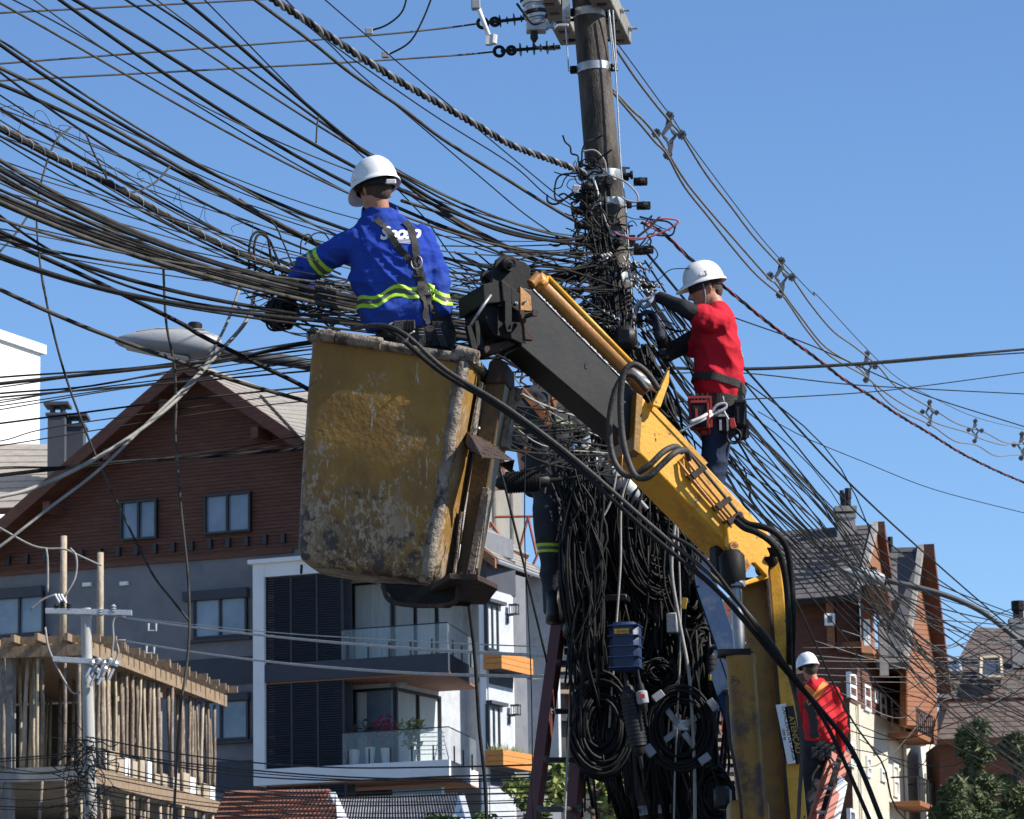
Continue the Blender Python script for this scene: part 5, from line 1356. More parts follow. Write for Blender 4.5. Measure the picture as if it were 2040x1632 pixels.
def nz(p, f, seed=0.0): return noise.noise(V((p.x * f[0] + seed, p.y * f[1] + seed * .7, p.z * f[2] - seed)))
def ridge(p, f, seed=0.0): return 1 - 2 * abs(nz(p, f, seed))

# ------------------------------------------------------------------- man in the bucket, blue shirt
J = lambda x, y, d=0.0: P(x, y, 16.98 + d)
base = P(810, 1100, 17.15)
man = thing('person', 'man in royal blue work shirt and white helmet standing in the bucket, back turned', 'person', base)
hf = V((-.55, .8, -.22)); hu = V((-.1, .12, 1))
m = MB(); hc = J(748, 380, .01); Qh = head(m, hc, hf, hu, .98)
limb(m, [J(756, 436, .03), J(750, 395, .0)], [.064, .06])
limb(m, [J(838, 488, .04), J(872, 590, .03), J(850, 650, .26)], [.035, .03, .03]); limb(m, [J(705, 484, .04), J(598, 547, .2), J(610, 573, .42)], [.035, .03, .028])
torso(m, J, [(815, 660, 60, .1, .06), (800, 590, 66, .1, .05), (780, 500, 74, .1, .04), (770, 455, 60, .08, .04), (757, 430, 24, .055, .03)], 16)
for sx in (-22, 24): limb(m, [J(818 + sx, 680, .08), J(815 + sx, 840, .1), J(812 + sx, 1060, .12), ], [.08, .06, .045])
body = link('body', solid(m, .007, 4), MT['skin'], man, True)
m = MB(); xh = hu.cross(hf).normalized(); m.ell(hc + V((0, 0, .012)) - hf.normalized() * .014, xh * .079, hf.normalized() * .09, V((0, 0, .085)), 20, 10); m.ell(hc - hf.normalized() * .05 - V((0, 0, .03)), xh * .056, hf.normalized() * .048, V((0, 0, .045)), 14, 8)
link('hair', solid(m, .007, 3), MT['hair'], man, True)
helmet(J(746, 366, .0), hf, V((-.2, .2, 1)), man, rx=.11, ry=.136, h=.132, visor=.048)
m = MB(); q = J(779, 362, -.118); m.box(q, (.05, .012, .024)); m.build('ratchet_knob', MT['whiteplastic'], man, bevel=.004)
# shirt
m = MB()
torso(m, J, [(806, 656, 74, .128, .06, 8), (806, 630, 84, .14, .05, 8), (800, 590, 88, .138, .05, 6), (790, 548, 92, .135, .04, 4), (781, 505, 90, .132, .04), (774, 472, 80, .112, .04), (768, 450, 58, .09, .04), (760, 432, 34, .075, .03), (757, 420, 31, .07, .03)])
limb(m, [J(838, 478, .04), J(866, 545, .03), J(880, 608, .0), J(868, 646, .12)], [.074, .07, .062, .052])
limb(m, [J(712, 484, .03), J(662, 506, .1), J(610, 531, .16), J(598, 547, .2)], [.08, .076, .068, .062]); limb(m, [J(598, 547, .2), J(610, 573, .42)], [.062, .045])
ax_t = (J(757, 420) - J(806, 650)).normalized()
def blue_fold(p):
    q = V((p.x * 1.0, p.y, p.z)); dsh = V((q.x + q.z * .8, q.y, q.z - q.x * .35))
    w = .5 + .5 * max(0, min(1, (J(780, 470).z - p.z) / .35))
    return (ridge(dsh, (2.4, 3, 10)) - .4) * .02 * w + nz(p, (9, 9, 9), 3) * .004 + max(0, ridge(V((q.x * 1.3 - q.z * .4, q.y, q.z)), (6, 6, 16), 4) - .45) * .008 + max(0, ridge(V((q.x - q.z, q.y, q.z + q.x)), (3, 3, 10), 8) - .5) * .03 * w
shirt_me = solid(m, .0065, 3, blue_fold); shirt = link('shirt', shirt_me, MT['blueshirt'], man, True)
bv = tree_of(shirt_me)
m = MB(); cl_ = [J(757 + 36 * math.cos(a), 424 + 13 * math.sin(a), .03 + .075 * -math.sin(a)) for a in [2 * math.pi * k / 20 for k in range(20)]]
vs_ = []; 
for k, p in enumerate(cl_): vs_ += [p - V((0, 0, .02)), p + V((0, 0, .03)) + (J(757, 424, .03) - p) * .12]
col_ = MB(); nq = len(cl_)
for k, p in enumerate(cl_):
    o_ = (p - J(757, 424, .03)); o_.z = 0; o_.normalize()
    col_.v += [tuple(p + o_ * .006 - V((0, 0, .03))), tuple(p + o_ * .002 + V((0, 0, .018))), tuple(p - o_ * .005 + V((0, 0, .022))), tuple(p - o_ * .004 - V((0, 0, .03)))]
    for e in range(4): col_.f.append((k * 4 + e, k * 4 + (e + 1) % 4, ((k + 1) % nq) * 4 + (e + 1) % 4, ((k + 1) % nq) * 4 + e))
col_.build('collar', MT['blueshirt'], man, smooth='auto')
# reflective tapes
mats = [MT['hv'], MT['hvgrey'], MT['hv']]; hv_e = [(-.031, -.012), (-.012, .012), (.012, .031)]
isarm = lambda c: (c - J(700, 500, .05)).dot((J(612, 530, .16) - J(712, 484, .03)).normalized()) > .03 and project(c)[0] < 690
tape(shirt_me, J(642, 525, .12), (J(612, 530, .16) - J(712, 484, .03)).normalized() * 1.0 + V((.1, 0, -.1)), hv_e, mats, .002, 'sleeve_tape', shirt, keep=lambda c: project(c)[0] < 705 and project(c)[1] < 575)
tape(shirt_me, J(775, 600, .05), V((.0, -.1, 1)), hv_e, mats, .002, 'waist_tape', shirt, keep=lambda c: project(c)[0] > 690, warp=lambda c: (lambda x: .035 * math.exp(-((x - 815) / 42) ** 2) - .03 * max(0, min(1, (770 - x) / 70)) + .012 * math.sin(x * .09))(project(c)[0]))
# name on the back
hs0 = lambda x, y: bv.ray_cast(CAM, (J(x, y) - CAM).normalized())[0]
hitp = bv.ray_cast(J(797, 466, -.6), V((0, 1, 0)))
tb = V((1, 0, .06)).normalized()
def on_back(dy):
    def f(co):
        p = J(797, 465, -.1) + V((co.x, 0, co.y + co.x * .02)); h_ = bv.ray_cast(CAM, (p - CAM).normalized())
        return (h_[0] if h_[0] is not None else p) + V((0, -.004 - co.z, 0))
    return f
txt('Sooso', .088, 'back_lettering', MT['white'], shirt, Matrix.Identity(4), shear=.25, ext=.0005, bold=.0035, space=.88, conform=on_back(0))
m = MB()
for k in range(3):
    pa, pb = hs0(788 + k * 2, 478 + k * 3), hs0(818, 480 + k * 3)
    if pa and pb: m.prism([pa + V((0, -.005, 0)), pb + V((0, -.005, 0)), pb + V((0, -.005, .004)), pa + V((0, -.005, .004))], V((0, -.001, 0)))
m.build('back_underline', MT['white'], shirt)
# trousers and belt
m = MB(); torso(m, J, [(826, 720, 72, .13, .09), (826, 690, 76, .135, .09), (830, 655, 76, .13, .08), (834, 630, 66, .118, .07)])
for sx in (-26, 26): limb(m, [J(824 + sx, 700, .1), J(815 + sx, 860, .12), J(812 + sx, 1090, .14)], [.1, .075, .065])
tr_me = solid(m, .01, 4, lambda p: ridge(p, (5, 5, 12)) * .006); tr_ = link('trousers', tr_me, MT['blackcloth'], man, True); tb_ = tree_of(tr_me)
for sx in (-26, 26):
    m = MB(); c = J(812 + sx, 1100, .12); m.loft([(c + V((0, .06, -.05)), V((.05, 0, 0)), V((0, .14, 0))), (c + V((0, .05, 0)), V((.05, 0, 0)), V((0, .13, 0))), (c + V((0, .01, .06)), V((.045, 0, 0)), V((0, .07, 0))), (c + V((0, 0, .12)), V((.05, 0, 0)), V((0, .06, 0)))], 14); m.build('boot', MT['black'], man, smooth=True)
belt_ring(tb_, J(838, 668, .08), V((.12, -.1, 1)), .075, .006, MT['web'], 'waist_belt', man, .32)
# harness straps: two over the back meeting at a ring, then down to the belt
hs = lambda x, y: bv.ray_cast(CAM, (J(x, y) - CAM).normalized())[0] or J(x, y, -.13)
strap([hs(748, 438), hs(770, 458), hs(792, 490), hs(814, 516), hs(826, 530)], .034, bv, .004, MT['web'], 'harness_strap', man)
strap([hs(806, 442), hs(818, 456), hs(824, 482), hs(829, 510), hs(832, 530)], .036, bv, .006, MT['web'], 'harness_strap', man)
strap([hs(832, 528), hs(840, 560), hs(852, 590), hs(864, 618), hs(872, 640)], .036, bv, .006, MT['web'], 'harness_strap', man)
strap([hs(830, 526), hs(836, 556), hs(840, 590), hs(846, 625), hs(850, 645)], .034, bv, .009, MT['web'], 'harness_strap', man)
rp_ = hs(830, 524); dring(rp_ + V((0, -.016, 0)), V((0, -1, .1)), V((0.1, 0, 1)), .033, man)
m = MB(); m.box(rp_ + V((.008, -.014, -.052)), (.05, .012, .05)); m.build('strap_plate', MT['web'], man, bevel=.003)
for p_, q_ in (((838, 640), (842, 690)), ((868, 640), (885, 690))):
    a, b = J(*p_, -.07), J(*q_, -.055); m = MB(); m.prism([a - V((.018, 0, 0)), a + V((.018, 0, 0)), b + V((.018, 0, 0)), b - V((.018, 0, 0))], V((0, .004, 0))); st_ = m.build('leg_strap', MT['web'], man)
    for k in range(3):
        c = a.lerp(b, .3 + .12 * k); m = MB(); m.box(c + V((0, -.003, 0)), (.026, .002, .003)); m.build('stitching', MT['greyplastic'], st_)
m = MB(); m.prism([J(858, 690, -.05), J(896, 688, -.03), J(890, 640, -.06), J(872, 640, -.075)], V((0, .01, 0))); m.build('tail_strap', MT['blackcloth'], man, bevel=.003)
q = J(785, 652, -.08); m = MB(); m.tube(crom([q + V((.07, 0, .01)), q + V((.0, 0, .022)), q + V((-.03, -.01, .0)), q + V((-.02, -.01, -.035)), q + V((.06, 0, -.04)), q + V((.1, .01, -.02))], 5), .0055, 8); m.build('carabiner', MT['alu'], man, smooth=True)
m = MB(); m.box(J(805, 648, -.08), (.11, .016, .05), Matrix.Rotation(R(-3), 3, 'Y')); m.build('belt_block', MT['web'], man, bevel=.006)
for px in (812, 818, 824):
    m = MB(); m.box(J(px, 648, -.09), (.004, .006, .052)); m.build('belt_rib', MT['black'], man)
# gloves in among the cables
m = MB(); hand(m, J(611, 574, .42), V((.5, .85, -.1)), V((.3, -.2, -1)), 1.0, .55, -1); link('glove', solid(m, .0045, 2), MT['glovedark'], man, True)
m = MB(); hand(m, J(850, 652, .26), V((-.6, .75, .1)), V((-.3, -.2, -1)), 1.0, .6, 1); link('glove', solid(m, .0045, 2), MT['glovedark'], man, True)

# ------------------------------------------------------------------- man in the red shirt on the blue ladder
J = lambda x, y, d=0.0: P(x, y, 20.6 + d)
man = thing('person', 'man in red T-shirt, dark glasses and white helmet reaching sideways to the pole', 'person', P(1415, 1080, 20.7))
hf = V((-.97, -.1, -.25)); hu = V((-.18, 0, 1))
m = MB(); hc = J(1405, 577, 0); Qh = head(m, hc, hf, hu, 1.0)
limb(m, [J(1430, 622, 0), J(1413, 585, 0)], [.064, .058])
torso(m, J, [(1434, 800, 34, .12, 0), (1428, 720, 34, .14, 0), (1424, 650, 32, .16, 0), (1427, 622, 22, .1, 0)], 16)
limb(m, [J(1424, 645, -.17), J(1364, 612, -.28), J(1312, 592, -.1)], [.048, .042, .03]); limb(m, [J(1404, 655, .17), J(1332, 705, .1), J(1312, 655, -.02)], [.048, .042, .03])
for d in (-.1, .1): limb(m, [J(1432, 830, d), J(1418, 960, d), J(1402, 1070, d)], [.075, .055, .04])
link('body', solid(m, .007, 3), MT['skin'], man, True)
xh = hu.cross(hf).normalized(); fh = hf.normalized()
m = MB(); m.ell(Qh(0, -.03, .03), xh * .079, fh * .083, V((0, 0, .085)), 20, 10); m.ell(Qh(0, -.066, -.03), xh * .058, fh * .036, V((0, 0, .05)), 14, 8)
for e in (-1, 1): m.ell(Qh(.07 * e, .012, .02), xh * .01, fh * .013, V((0, 0, .03)), 8, 6)
link('hair', solid(m, .006, 2), MT['hair'], man, True)
helmet(Qh(0, -.005, .052), V((-.97, -.1, -.24)), V((-.24, 0, 1)), man, rx=.107, ry=.126, h=.122, visor=.045)
m = MB(); vs_ = []; fs_ = []
for i in range(15):
    a = R(-98 + 196 * i / 14); u = V((math.sin(a) * .079, math.cos(a) * .1 - .003, 0)); hgt = .02 if abs(a) < 1.25 else .006
    for o_ in (0, .004):
        k = 1 + o_ * 10; vs_ += [Qh(u.x * k, u.y * k, .012 - hgt), Qh(u.x * k, u.y * k, .012 + hgt)]
    if i:
        b = 4 * i; fs_ += [(b - 4, b - 3, b + 1, b), (b - 2, b - 1, b + 3, b + 2), (b - 4, b - 2, b + 2, b), (b - 3, b - 1, b + 3, b + 1)]
m.add(vs_, fs_); m.build('sunglasses', MT['black'], man, smooth='auto')
m = MB()
for e in (-1, 1): m.tube(crom([Qh(.083 * e, .02, .05), Qh(.078 * e, .022, -.02), Qh(.066 * e, .03, -.07), Qh(.03 * e, .05, -.125), Qh(0, .055, -.13)], 4), .0045, 6)
m.build('chin_strap', MT['greyplastic'], man, smooth=True)
m = MB()
torso(m, J, [(1438, 808, 41, .15, 0), (1436, 790, 41, .155, 0), (1433, 770, 43, .16, 0), (1432, 735, 44, .172, 0), (1428, 690, 43, .19, 0), (1425, 655, 40, .2, 0), (1426, 632, 33, .17, 0), (1429, 615, 22, .11, 0), (1429, 607, 19, .075, 0)])
limb(m, [J(1428, 643, -.16), J(1406, 634, -.22), J(1398, 631, -.235)], [.084, .078, .076]); limb(m, [J(1410, 655, .16), J(1378, 690, .14)], [.08, .072])
def red_fold(p):
    w = max(.2, min(1, (J(1430, 640).z - p.z) / .4)); q = V((p.x + p.z * .45, p.y, p.z * .5 - p.x))
    return (ridge(q, (7, 4, 2.5), 5) - .4) * .034 * w + max(0, ridge(V((p.x + p.z * .9, p.y, p.z)), (9, 5, 5), 9) - .3) * .016 + nz(p, (8, 8, 8), 2) * .004
sh_me = solid(m, .007, 3, red_fold); sh_ = link('shirt', sh_me, MT['redshirt'], man, True); bv = tree_of(sh_me)
txt('O', .1, 'back_print', MT['white'], sh_, Matrix.Identity(4), ext=.0005, conform=lambda co: (lambda p: (bv.ray_cast(p, V((-1, .25, 0)))[0] or p) + V((.003, 0, 0)))(J(1540, 700, -.1) + V((0, co.x * .9, co.y))))
m = MB(); limb(m, [J(1414, 640, -.2), J(1362, 614, -.29), J(1312, 592, -.1)], [.066, .052, .036]); link('arm_sleeve', solid(m, .007, 3, lambda p: ridge(p, (14, 10, 14)) * .003), MT['blackcloth'], man, True)
m = MB(); limb(m, [J(1394, 670, .15), J(1331, 704, .1), J(1312, 655, -.02)], [.066, .052, .036]); link('arm_sleeve', solid(m, .007, 3, lambda p: ridge(p, (14, 10, 14)) * .003), MT['blackcloth'], man, True)
m = MB(); hand(m, J(1314, 592, -.1), V((-.95, .2, -.12)), V((-.1, .3, -1)), 1.05, .5, 1); limb(m, [J(1322, 594, -.1), J(1310, 591, -.1)], [.037, .035]); link('glove', solid(m, .0045, 2), MT['glove'], man, True)
m = MB(); hand(m, J(1313, 660, -.02), V((-.25, -.2, .9)), V((-1, -.2, -.1)), 1.05, .75, -1); limb(m, [J(1314, 668, -.02), J(1312, 655, -.02)], [.037, .036]); link('glove', solid(m, .0045, 2), MT['glovedark'], man, True)
m = MB(); torso(m, J, [(1432, 862, 43, .155, 0), (1435, 830, 45, .165, 0), (1438, 795, 42, .155, 0), (1438, 784, 41, .15, 0)])
for d in (-.1, .1): limb(m, [J(1430, 845, d), J(1418, 965, d), J(1404, 1072, d)], [.098, .076, .066])
tr_me = solid(m, .01, 4, lambda p: (ridge(p, (6, 6, 10)) - .3) * .012); link('trousers', tr_me, MT['navy'], man, True); tb_ = tree_of(tr_me)
for d in (-.1, .1):
    c = J(1398, 1080, d); m = MB(); m.loft([(c + V((-.05, 0, -.05)), V((.14, 0, 0)), V((0, .05, 0))), (c + V((-.04, 0, 0)), V((.13, 0, 0)), V((0, .05, 0))), (c + V((.0, 0, .05)), V((.07, 0, 0)), V((0, .045, 0))), (c + V((.02, 0, .12)), V((.06, 0, 0)), V((0, .05, 0)))], 14); m.build('boot', MT['black'], man, smooth=True)
belt_ring(bv, J(1434, 770, 0), V((.28, .1, 1)), .045, .008, MT['web'], 'waist_strap', man, .4)
belt_ring(tb_, J(1437, 806, 0), V((.12, .0, 1)), .07, .008, MT['web'], 'tool_belt', man, .4)
m = MB(); a, b = J(1470, 762, -.13), J(1474, 850, -.16); m.prism([a - V((.025, 0, 0)), a + V((.025, 0, 0)), b + V((.025, 0, 0)), b - V((.025, 0, 0))], V((0, .006, 0))); m.build('hanging_strap', MT['blackcloth'], man, bevel=.002)
# tool pouches hanging from the belt
def pouch(x0, y0, x1, y1, d, dep, mt, trim, tool=True):
    a, b = J(x0, y0, d), J(x1, y1, d); w, h = b.x - a.x, a.z - b.z; c = V(((a.x + b.x) / 2, a.y, (a.z + b.z) / 2))
    o = MB().hexa([c + V((-w * .42, -dep * .35, -h / 2)), c + V((w * .42, -dep * .35, -h / 2)), c + V((w * .42, dep * .4, -h / 2)), c + V((-w * .42, dep * .4, -h / 2)), c + V((-w / 2, -dep / 2, h / 2)), c + V((w / 2, -dep / 2, h / 2)), c + V((w / 2, dep / 2, h / 2)), c + V((-w / 2, dep / 2, h / 2))]).build('tool_pouch', MT[mt], man, bevel=.008)
    m = MB(); m.box(c + V((0, -dep * .52, h * .46)), (w * 1.0, .006, .014)); m.box(c + V((w * .48, -dep * .5, 0)), (.012, .008, h * .95)); m.box(c + V((-w * .2, -dep * .48, -h * .1)), (.014, .008, h * .6)); m.build('trim', MT[trim], o)
    if tool:
        m = MB()
        for k in range(4): m.tube([c + V((w * (-.3 + .2 * k), 0, h * .3)), c + V((w * (-.33 + .22 * k), 0, h * .62))], .009, 7)
        m.build('tool', MT['black'], o)
pouch(1370, 792, 1418, 856, -.2, .09, 'red', 'red'); pouch(1376, 800, 1412, 850, -.26, .05, 'blackcloth', 'red'); pouch(1392, 812, 1414, 868, -.16, .06, 'red', 'red', False)
pouch(1462, 800, 1486, 850, -.19, .08, 'blackcloth', 'black', False); pouch(1428, 828, 1450, 862, -.19, .05, 'blackcloth', 'greyplastic', False); pouch(1470, 838, 1490, 876, -.12, .08, 'blackcloth', 'black', False)
m = MB(); m.tube(crom([J(1352, 862, -.3), J(1380, 846, -.3), J(1406, 834, -.28), J(1420, 826, -.25)], 4), .009, 8); m.tube(crom([J(1374, 842, -.31), J(1398, 832, -.3), J(1416, 820, -.26)], 4), .012, 8); m.build('lanyard', MT['whiteplastic'], man, smooth=True)
m = MB(); m.tube(crom([J(1416, 822, -.25), J(1428, 808, -.25), J(1444, 804, -.24), J(1446, 812, -.24), J(1434, 820, -.25), J(1420, 828, -.25)], 4), .01, 7); m.tube([J(1442, 800, -.24), J(1440, 790, -.22)], .006, 6); m.build('snap_hook', MT['greyplastic'], man, smooth=True)
m = MB(); m.tube(crom([J(1442, 818, -.24), J(1447, 828, -.25), J(1452, 836, -.25)], 4), .005, 6); m.build('hook_wire', MT['whiteplastic'], man, smooth=True)
m = MB(); m.prism([J(1454, 834, -.24), J(1462, 834, -.24), J(1467, 852, -.24), J(1458, 856, -.24), J(1453, 850, -.24)], V((0, -.02, 0))); m.build('tag_holder', MT['red'], man, bevel=.003)
m = MB()
for k in range(5): m.tube([J(1462 + 14 * math.cos(a) * (1 - k * .05), 869 + 15 * math.sin(a) * (1 - k * .06), -.25 + k * .008) for a in [2 * math.pi * q / 20 for q in range(20)]], .006, 6, False, True)
m.build('rope_coil', MT['black'], man, smooth=True)

# ------------------------------------------------------------------- man in the dark uniform behind the cables, on the red ladder
J = lambda x, y, d=0.0: P(x, y, 20.3 + d)
man = thing('person', 'man in dark grey uniform with orange harness, half hidden behind the boom and cables', 'person', P(1130, 1250, 20.0))
hf = V((.5, .8, -.2)); m = MB(); hc = J(1082, 748, .1); head(m, hc, hf, V((0, 0, 1)), 1.0); limb(m, [J(1078, 790, .05), J(1082, 755, .08)], [.064, .06])
torso(m, J, [(1080, 940, 46, .11, 0), (1072, 850, 50, .12, 0), (1070, 800, 56, .1, 0), (1076, 778, 26, .07, .03)], 16)
limb(m, [J(1030, 805, .0), J(1042, 890, -.08), J(1100, 900, .25)], [.05, .045, .03]); limb(m, [J(1118, 802, .05), J(1150, 860, .1), J(1160, 800, .35)], [.05, .045, .03])
link('body', solid(m, .009, 3), MT['skin'], man, True)
helmet(J(1084, 728, .1), hf, V((0, 0, 1)), man, mt='yellow')
m = MB(); torso(m, J, [(1082, 890, 62, .13, 0), (1074, 850, 66, .14, 0), (1068, 815, 66, .14, 0), (1070, 790, 56, .115, 0), (1075, 770, 30, .08, .03)])
limb(m, [J(1026, 806, .0), J(1034, 880, -.08), J(1078, 905, .15)], [.076, .066, .05]); limb(m, [J(1118, 802, .05), J(1150, 862, .1), J(1160, 810, .3)], [.076, .066, .05])
um = solid(m, .01, 3, lambda p: (ridge(p, (6, 6, 9)) - .4) * .012); uj = link('jacket', um, MT['greycloth'], man, True); ub = tree_of(um)
tape(um, J(1074, 852), V((0, 0, 1)), [(-.026, -.014), (-.014, .012), (.012, .024)], [MT['hvshade'], MT['hvgrey'], MT['hvshade']], .002, 'chest_tape', uj, keep=lambda c: True)
hs = lambda x, y: ub.ray_cast(CAM, (J(x, y) - CAM).normalized())[0] or J(x, y, -.14)
strap([hs(1040, 776), hs(1060, 800), hs(1085, 830), hs(1100, 850)], .05, ub, .004, MT['orangeshade'], 'harness_strap', man); strap([hs(1110, 780), hs(1098, 810), hs(1080, 840)], .045, ub, .006, MT['orangeshade'], 'harness_strap', man)
m = MB(); torso(m, J, [(1100, 985, 56, .14, .02), (1094, 930, 58, .14, 0), (1086, 880, 54, .125, 0)])
limb(m, [J(1085, 950, -.03), J(1092, 1060, -.08), J(1106, 1210, .0)], [.098, .08, .07]); limb(m, [J(1125, 950, .05), J(1140, 1060, .05), J(1138, 1240, .08)], [.098, .078, .068])
um = solid(m, .011, 4, lambda p: (ridge(p, (5, 5, 8), 4) - .4) * .014); ut = link('trousers', um, MT['greycloth'], man, True)
tape(um, J(1104, 1095, -.05), V((.05, 0, 1)), [(-.026, -.01), (-.01, .008), (.008, .026)], mats, .002, 'leg_tape', ut)
for x, y, d in ((1104, 1222, -.03), (1138, 1250, .05)):
    c = J(x, y, d); m = MB(); m.loft([(c + V((0, .03, -.05)), V((.05, 0, 0)), V((0, .14, 0))), (c + V((0, .02, 0)), V((.05, 0, 0)), V((0, .13, 0))), (c + V((0, -.02, .06)), V((.045, 0, 0)), V((0, .07, 0))), (c + V((0, -.03, .12)), V((.05, 0, 0)), V((0, .06, 0)))], 14); m.build('boot', MT['black'], man, smooth=True)
for a in ((J(1100, 905, .25), V((.7, .5, .1))), (J(1160, 800, .32), V((.5, .5, .4)))):
    m = MB(); hand(m, a[0], a[1], V((0, -.3, -1)), 1.0, .6); link('glove', solid(m, .006, 2), MT['glovedark'], man, True)

# ------------------------------------------------------------------- man in the scarlet shirt lower right, farther off
J = lambda x, y, d=0.0: P(x, y, 38 + d)
man = thing('person', 'man in scarlet long sleeved shirt and white helmet on the orange ladder, seen from behind', 'person', P(1640, 1700, 38))
hf = V((-.55, .8, -.2)); m = MB(); hc = J(1613, 1331, 0); head(m, hc, hf, V((0, 0, 1)), 1.0); limb(m, [J(1622, 1362, 0), J(1615, 1340, 0)], [.064, .06])
torso(m, J, [(1632, 1480, 22, .07, 0), (1632, 1410, 22, .07, 0), (1630, 1384, 22, .06, 0), (1624, 1358, 12, .05, 0)], 14)
limb(m, [J(1655, 1386, 0), J(1674, 1440, .05), J(1676, 1492, .25)], [.03, .03, .028]); limb(m, [J(1604, 1386, .05), J(1598, 1440, .2), J(1610, 1460, .5)], [.03, .03, .028])
link('body', solid(m, .012, 3), MT['skin'], man, True)
helmet(J(1608, 1325, 0), hf, V((-.1, .1, 1)), man, rx=.112, ry=.135, h=.135)
m = MB(); m.ell(hc - hf.normalized() * .02, V((.08, 0, 0)), V((0, .08, 0)), V((0, 0, .1)), 14, 8); link('hair', solid(m, .01, 2), MT['hair'], man, True)
m = MB(); torso(m, J, [(1634, 1480, 32, .13, 0), (1634, 1440, 32, .13, 0), (1634, 1405, 33, .14, 0), (1631, 1380, 32, .125, 0), (1626, 1362, 20, .09, 0), (1624, 1354, 13, .07, 0)])
limb(m, [J(1660, 1382, 0), J(1672, 1430, .03), J(1678, 1462, .08), J(1676, 1500, .25)], [.084, .074, .066, .056]); limb(m, [J(1600, 1384, .05), J(1596, 1440, .2)], [.084, .07])
um = solid(m, .012, 3, lambda p: (ridge(V((p.x + p.z * .4, p.y, p.z)), (6, 5, 5)) - .4) * .035); us_ = link('shirt', um, MT['redshirt2'], man, True); ub = tree_of(um)
hs = lambda x, y: ub.ray_cast(CAM, (J(x, y) - CAM).normalized())[0] or J(x, y, -.15)
strap([hs(1604, 1368), hs(1616, 1380), hs(1626, 1395)], .07, ub, .006, MT['orange'], 'harness_strap', man, 6); strap([hs(1644, 1362), hs(1634, 1375), hs(1622, 1392), hs(1610, 1402)], .07, ub, .012, MT['orange'], 'harness_strap', man, 6)
strap([hs(1606, 1400), hs(1616, 1412), hs(1622, 1440), hs(1624, 1470)], .1, ub, .01, MT['web'], 'harness_pad', man, 6)
m = MB(); torso(m, J, [(1632, 1530, 34, .15, .03), (1633, 1490, 33, .145, .02), (1634, 1468, 31, .13, .02)])
limb(m, [J(1620, 1510, .03), J(1612, 1600, .0), J(1622, 1690, .05)], [.11, .085, .07]); limb(m, [J(1648, 1510, .03), J(1652, 1590, .1), J(1655, 1690, .1)], [.11, .085, .07])
link('trousers', solid(m, .013, 3, lambda p: ridge(p, (6, 6, 8)) * .014), MT['blackcloth'], man, True)
for x in (1622, 1655):
    c = J(x, 1700, .06); m = MB(); m.loft([(c + V((0, .03, -.05)), V((.05, 0, 0)), V((0, .14, 0))), (c, V((.05, 0, 0)), V((0, .13, 0))), (c + V((0, -.03, .1)), V((.05, 0, 0)), V((0, .06, 0)))], 12); m.build('boot', MT['black'], man, smooth=True)
m = MB(); hand(m, J(1678, 1502, .25), V((.6, .5, .1)), V((0, 0, -1)), 1.0, .4); link('glove', solid(m, .007, 2), MT['black'], man, True)
m = MB(); hand(m, J(1610, 1462, .5), V((.3, .8, .1)), V((0, 0, -1)), 1.0, .5); link('glove', solid(m, .007, 2), MT['black'], man, True)
pz = J(1640, 1500, -.2)
for k in range(3):
    MB().box(J(1622 + 14 * k, 1500 + 6 * (k % 2), -.17), (.07, .06, .12)).build('tool_pouch', MT['blackcloth'], man, bevel=.008)
m = MB(); m.tube(crom([J(1652, 1505, -.2), J(1668, 1530, -.25), J(1672, 1560, -.25), J(1655, 1584, -.25), J(1628, 1578, -.25), J(1618, 1550, -.25), J(1632, 1525, -.25)], 5), .012, 7); m.build('rope_loop', MT['web'], man, smooth=True)

# =================================================================== POLE
YP = 21.0
pxc = lambda y: 1171 + .09 * y
pole = thing('utility_pole', 'weathered round concrete utility pole crowded with straps, clamps and cables', 'utility pole', (P(pxc(2100), 2100, YP).x, YP, 0))
pt_, pb_ = P(pxc(-160), -160, YP), P(pxc(2080), 2080, YP)
pr = lambda y: .098 + .00003 * max(y, -160)
m = MB(); ys = [2128, 1700, 1300, 900, 600, 400, 200, 0, -160]
m.tube([P(pxc(y), y, YP) for y in ys], [pr(y) for y in ys], 28); m.build('shaft', MT['conc'], pole, smooth='auto')
pdir = (pt_ - pb_).normalized()
def pole_band(y, w, mt='galv', nb=1, rot=0.0):
    c = P(pxc(y), y, YP); r_ = pr(y) + .004
    m = MB(); m.lathe(c - pdir * w / 2, pdir, [(0, r_ - .004), (0, r_), (w, r_), (w, r_ - .004)], 28); b = m.build('strap_band', MT[mt], pole, smooth='auto')
    for a in (rot, rot + math.pi):
        d = V((math.cos(a), math.sin(a), 0)); q = c + d * (r_ + .018)
        m = MB(); m.box(q, (.05, .03, w * .9), Matrix.Rotation(a, 3, 'Z')); m.tube([q + d.cross(pdir) * .05, q - d.cross(pdir) * .05], .008, 6); m.lathe(q - d.cross(pdir) * .05, d.cross(pdir), [(0, .016), (.015, .016)], 6)
        m.build('band_lug', MT['blacksteel'], b, bevel=.002)
for y, w, rot in ((28, .05, .3), (137, .05, -.15), (352, .05, .1), (408, .045, .1), (477, .05, 0), (560, .06, .4), (640, .05, 1.0), (1615, .05, .2)): pole_band(y, w, rot=rot)
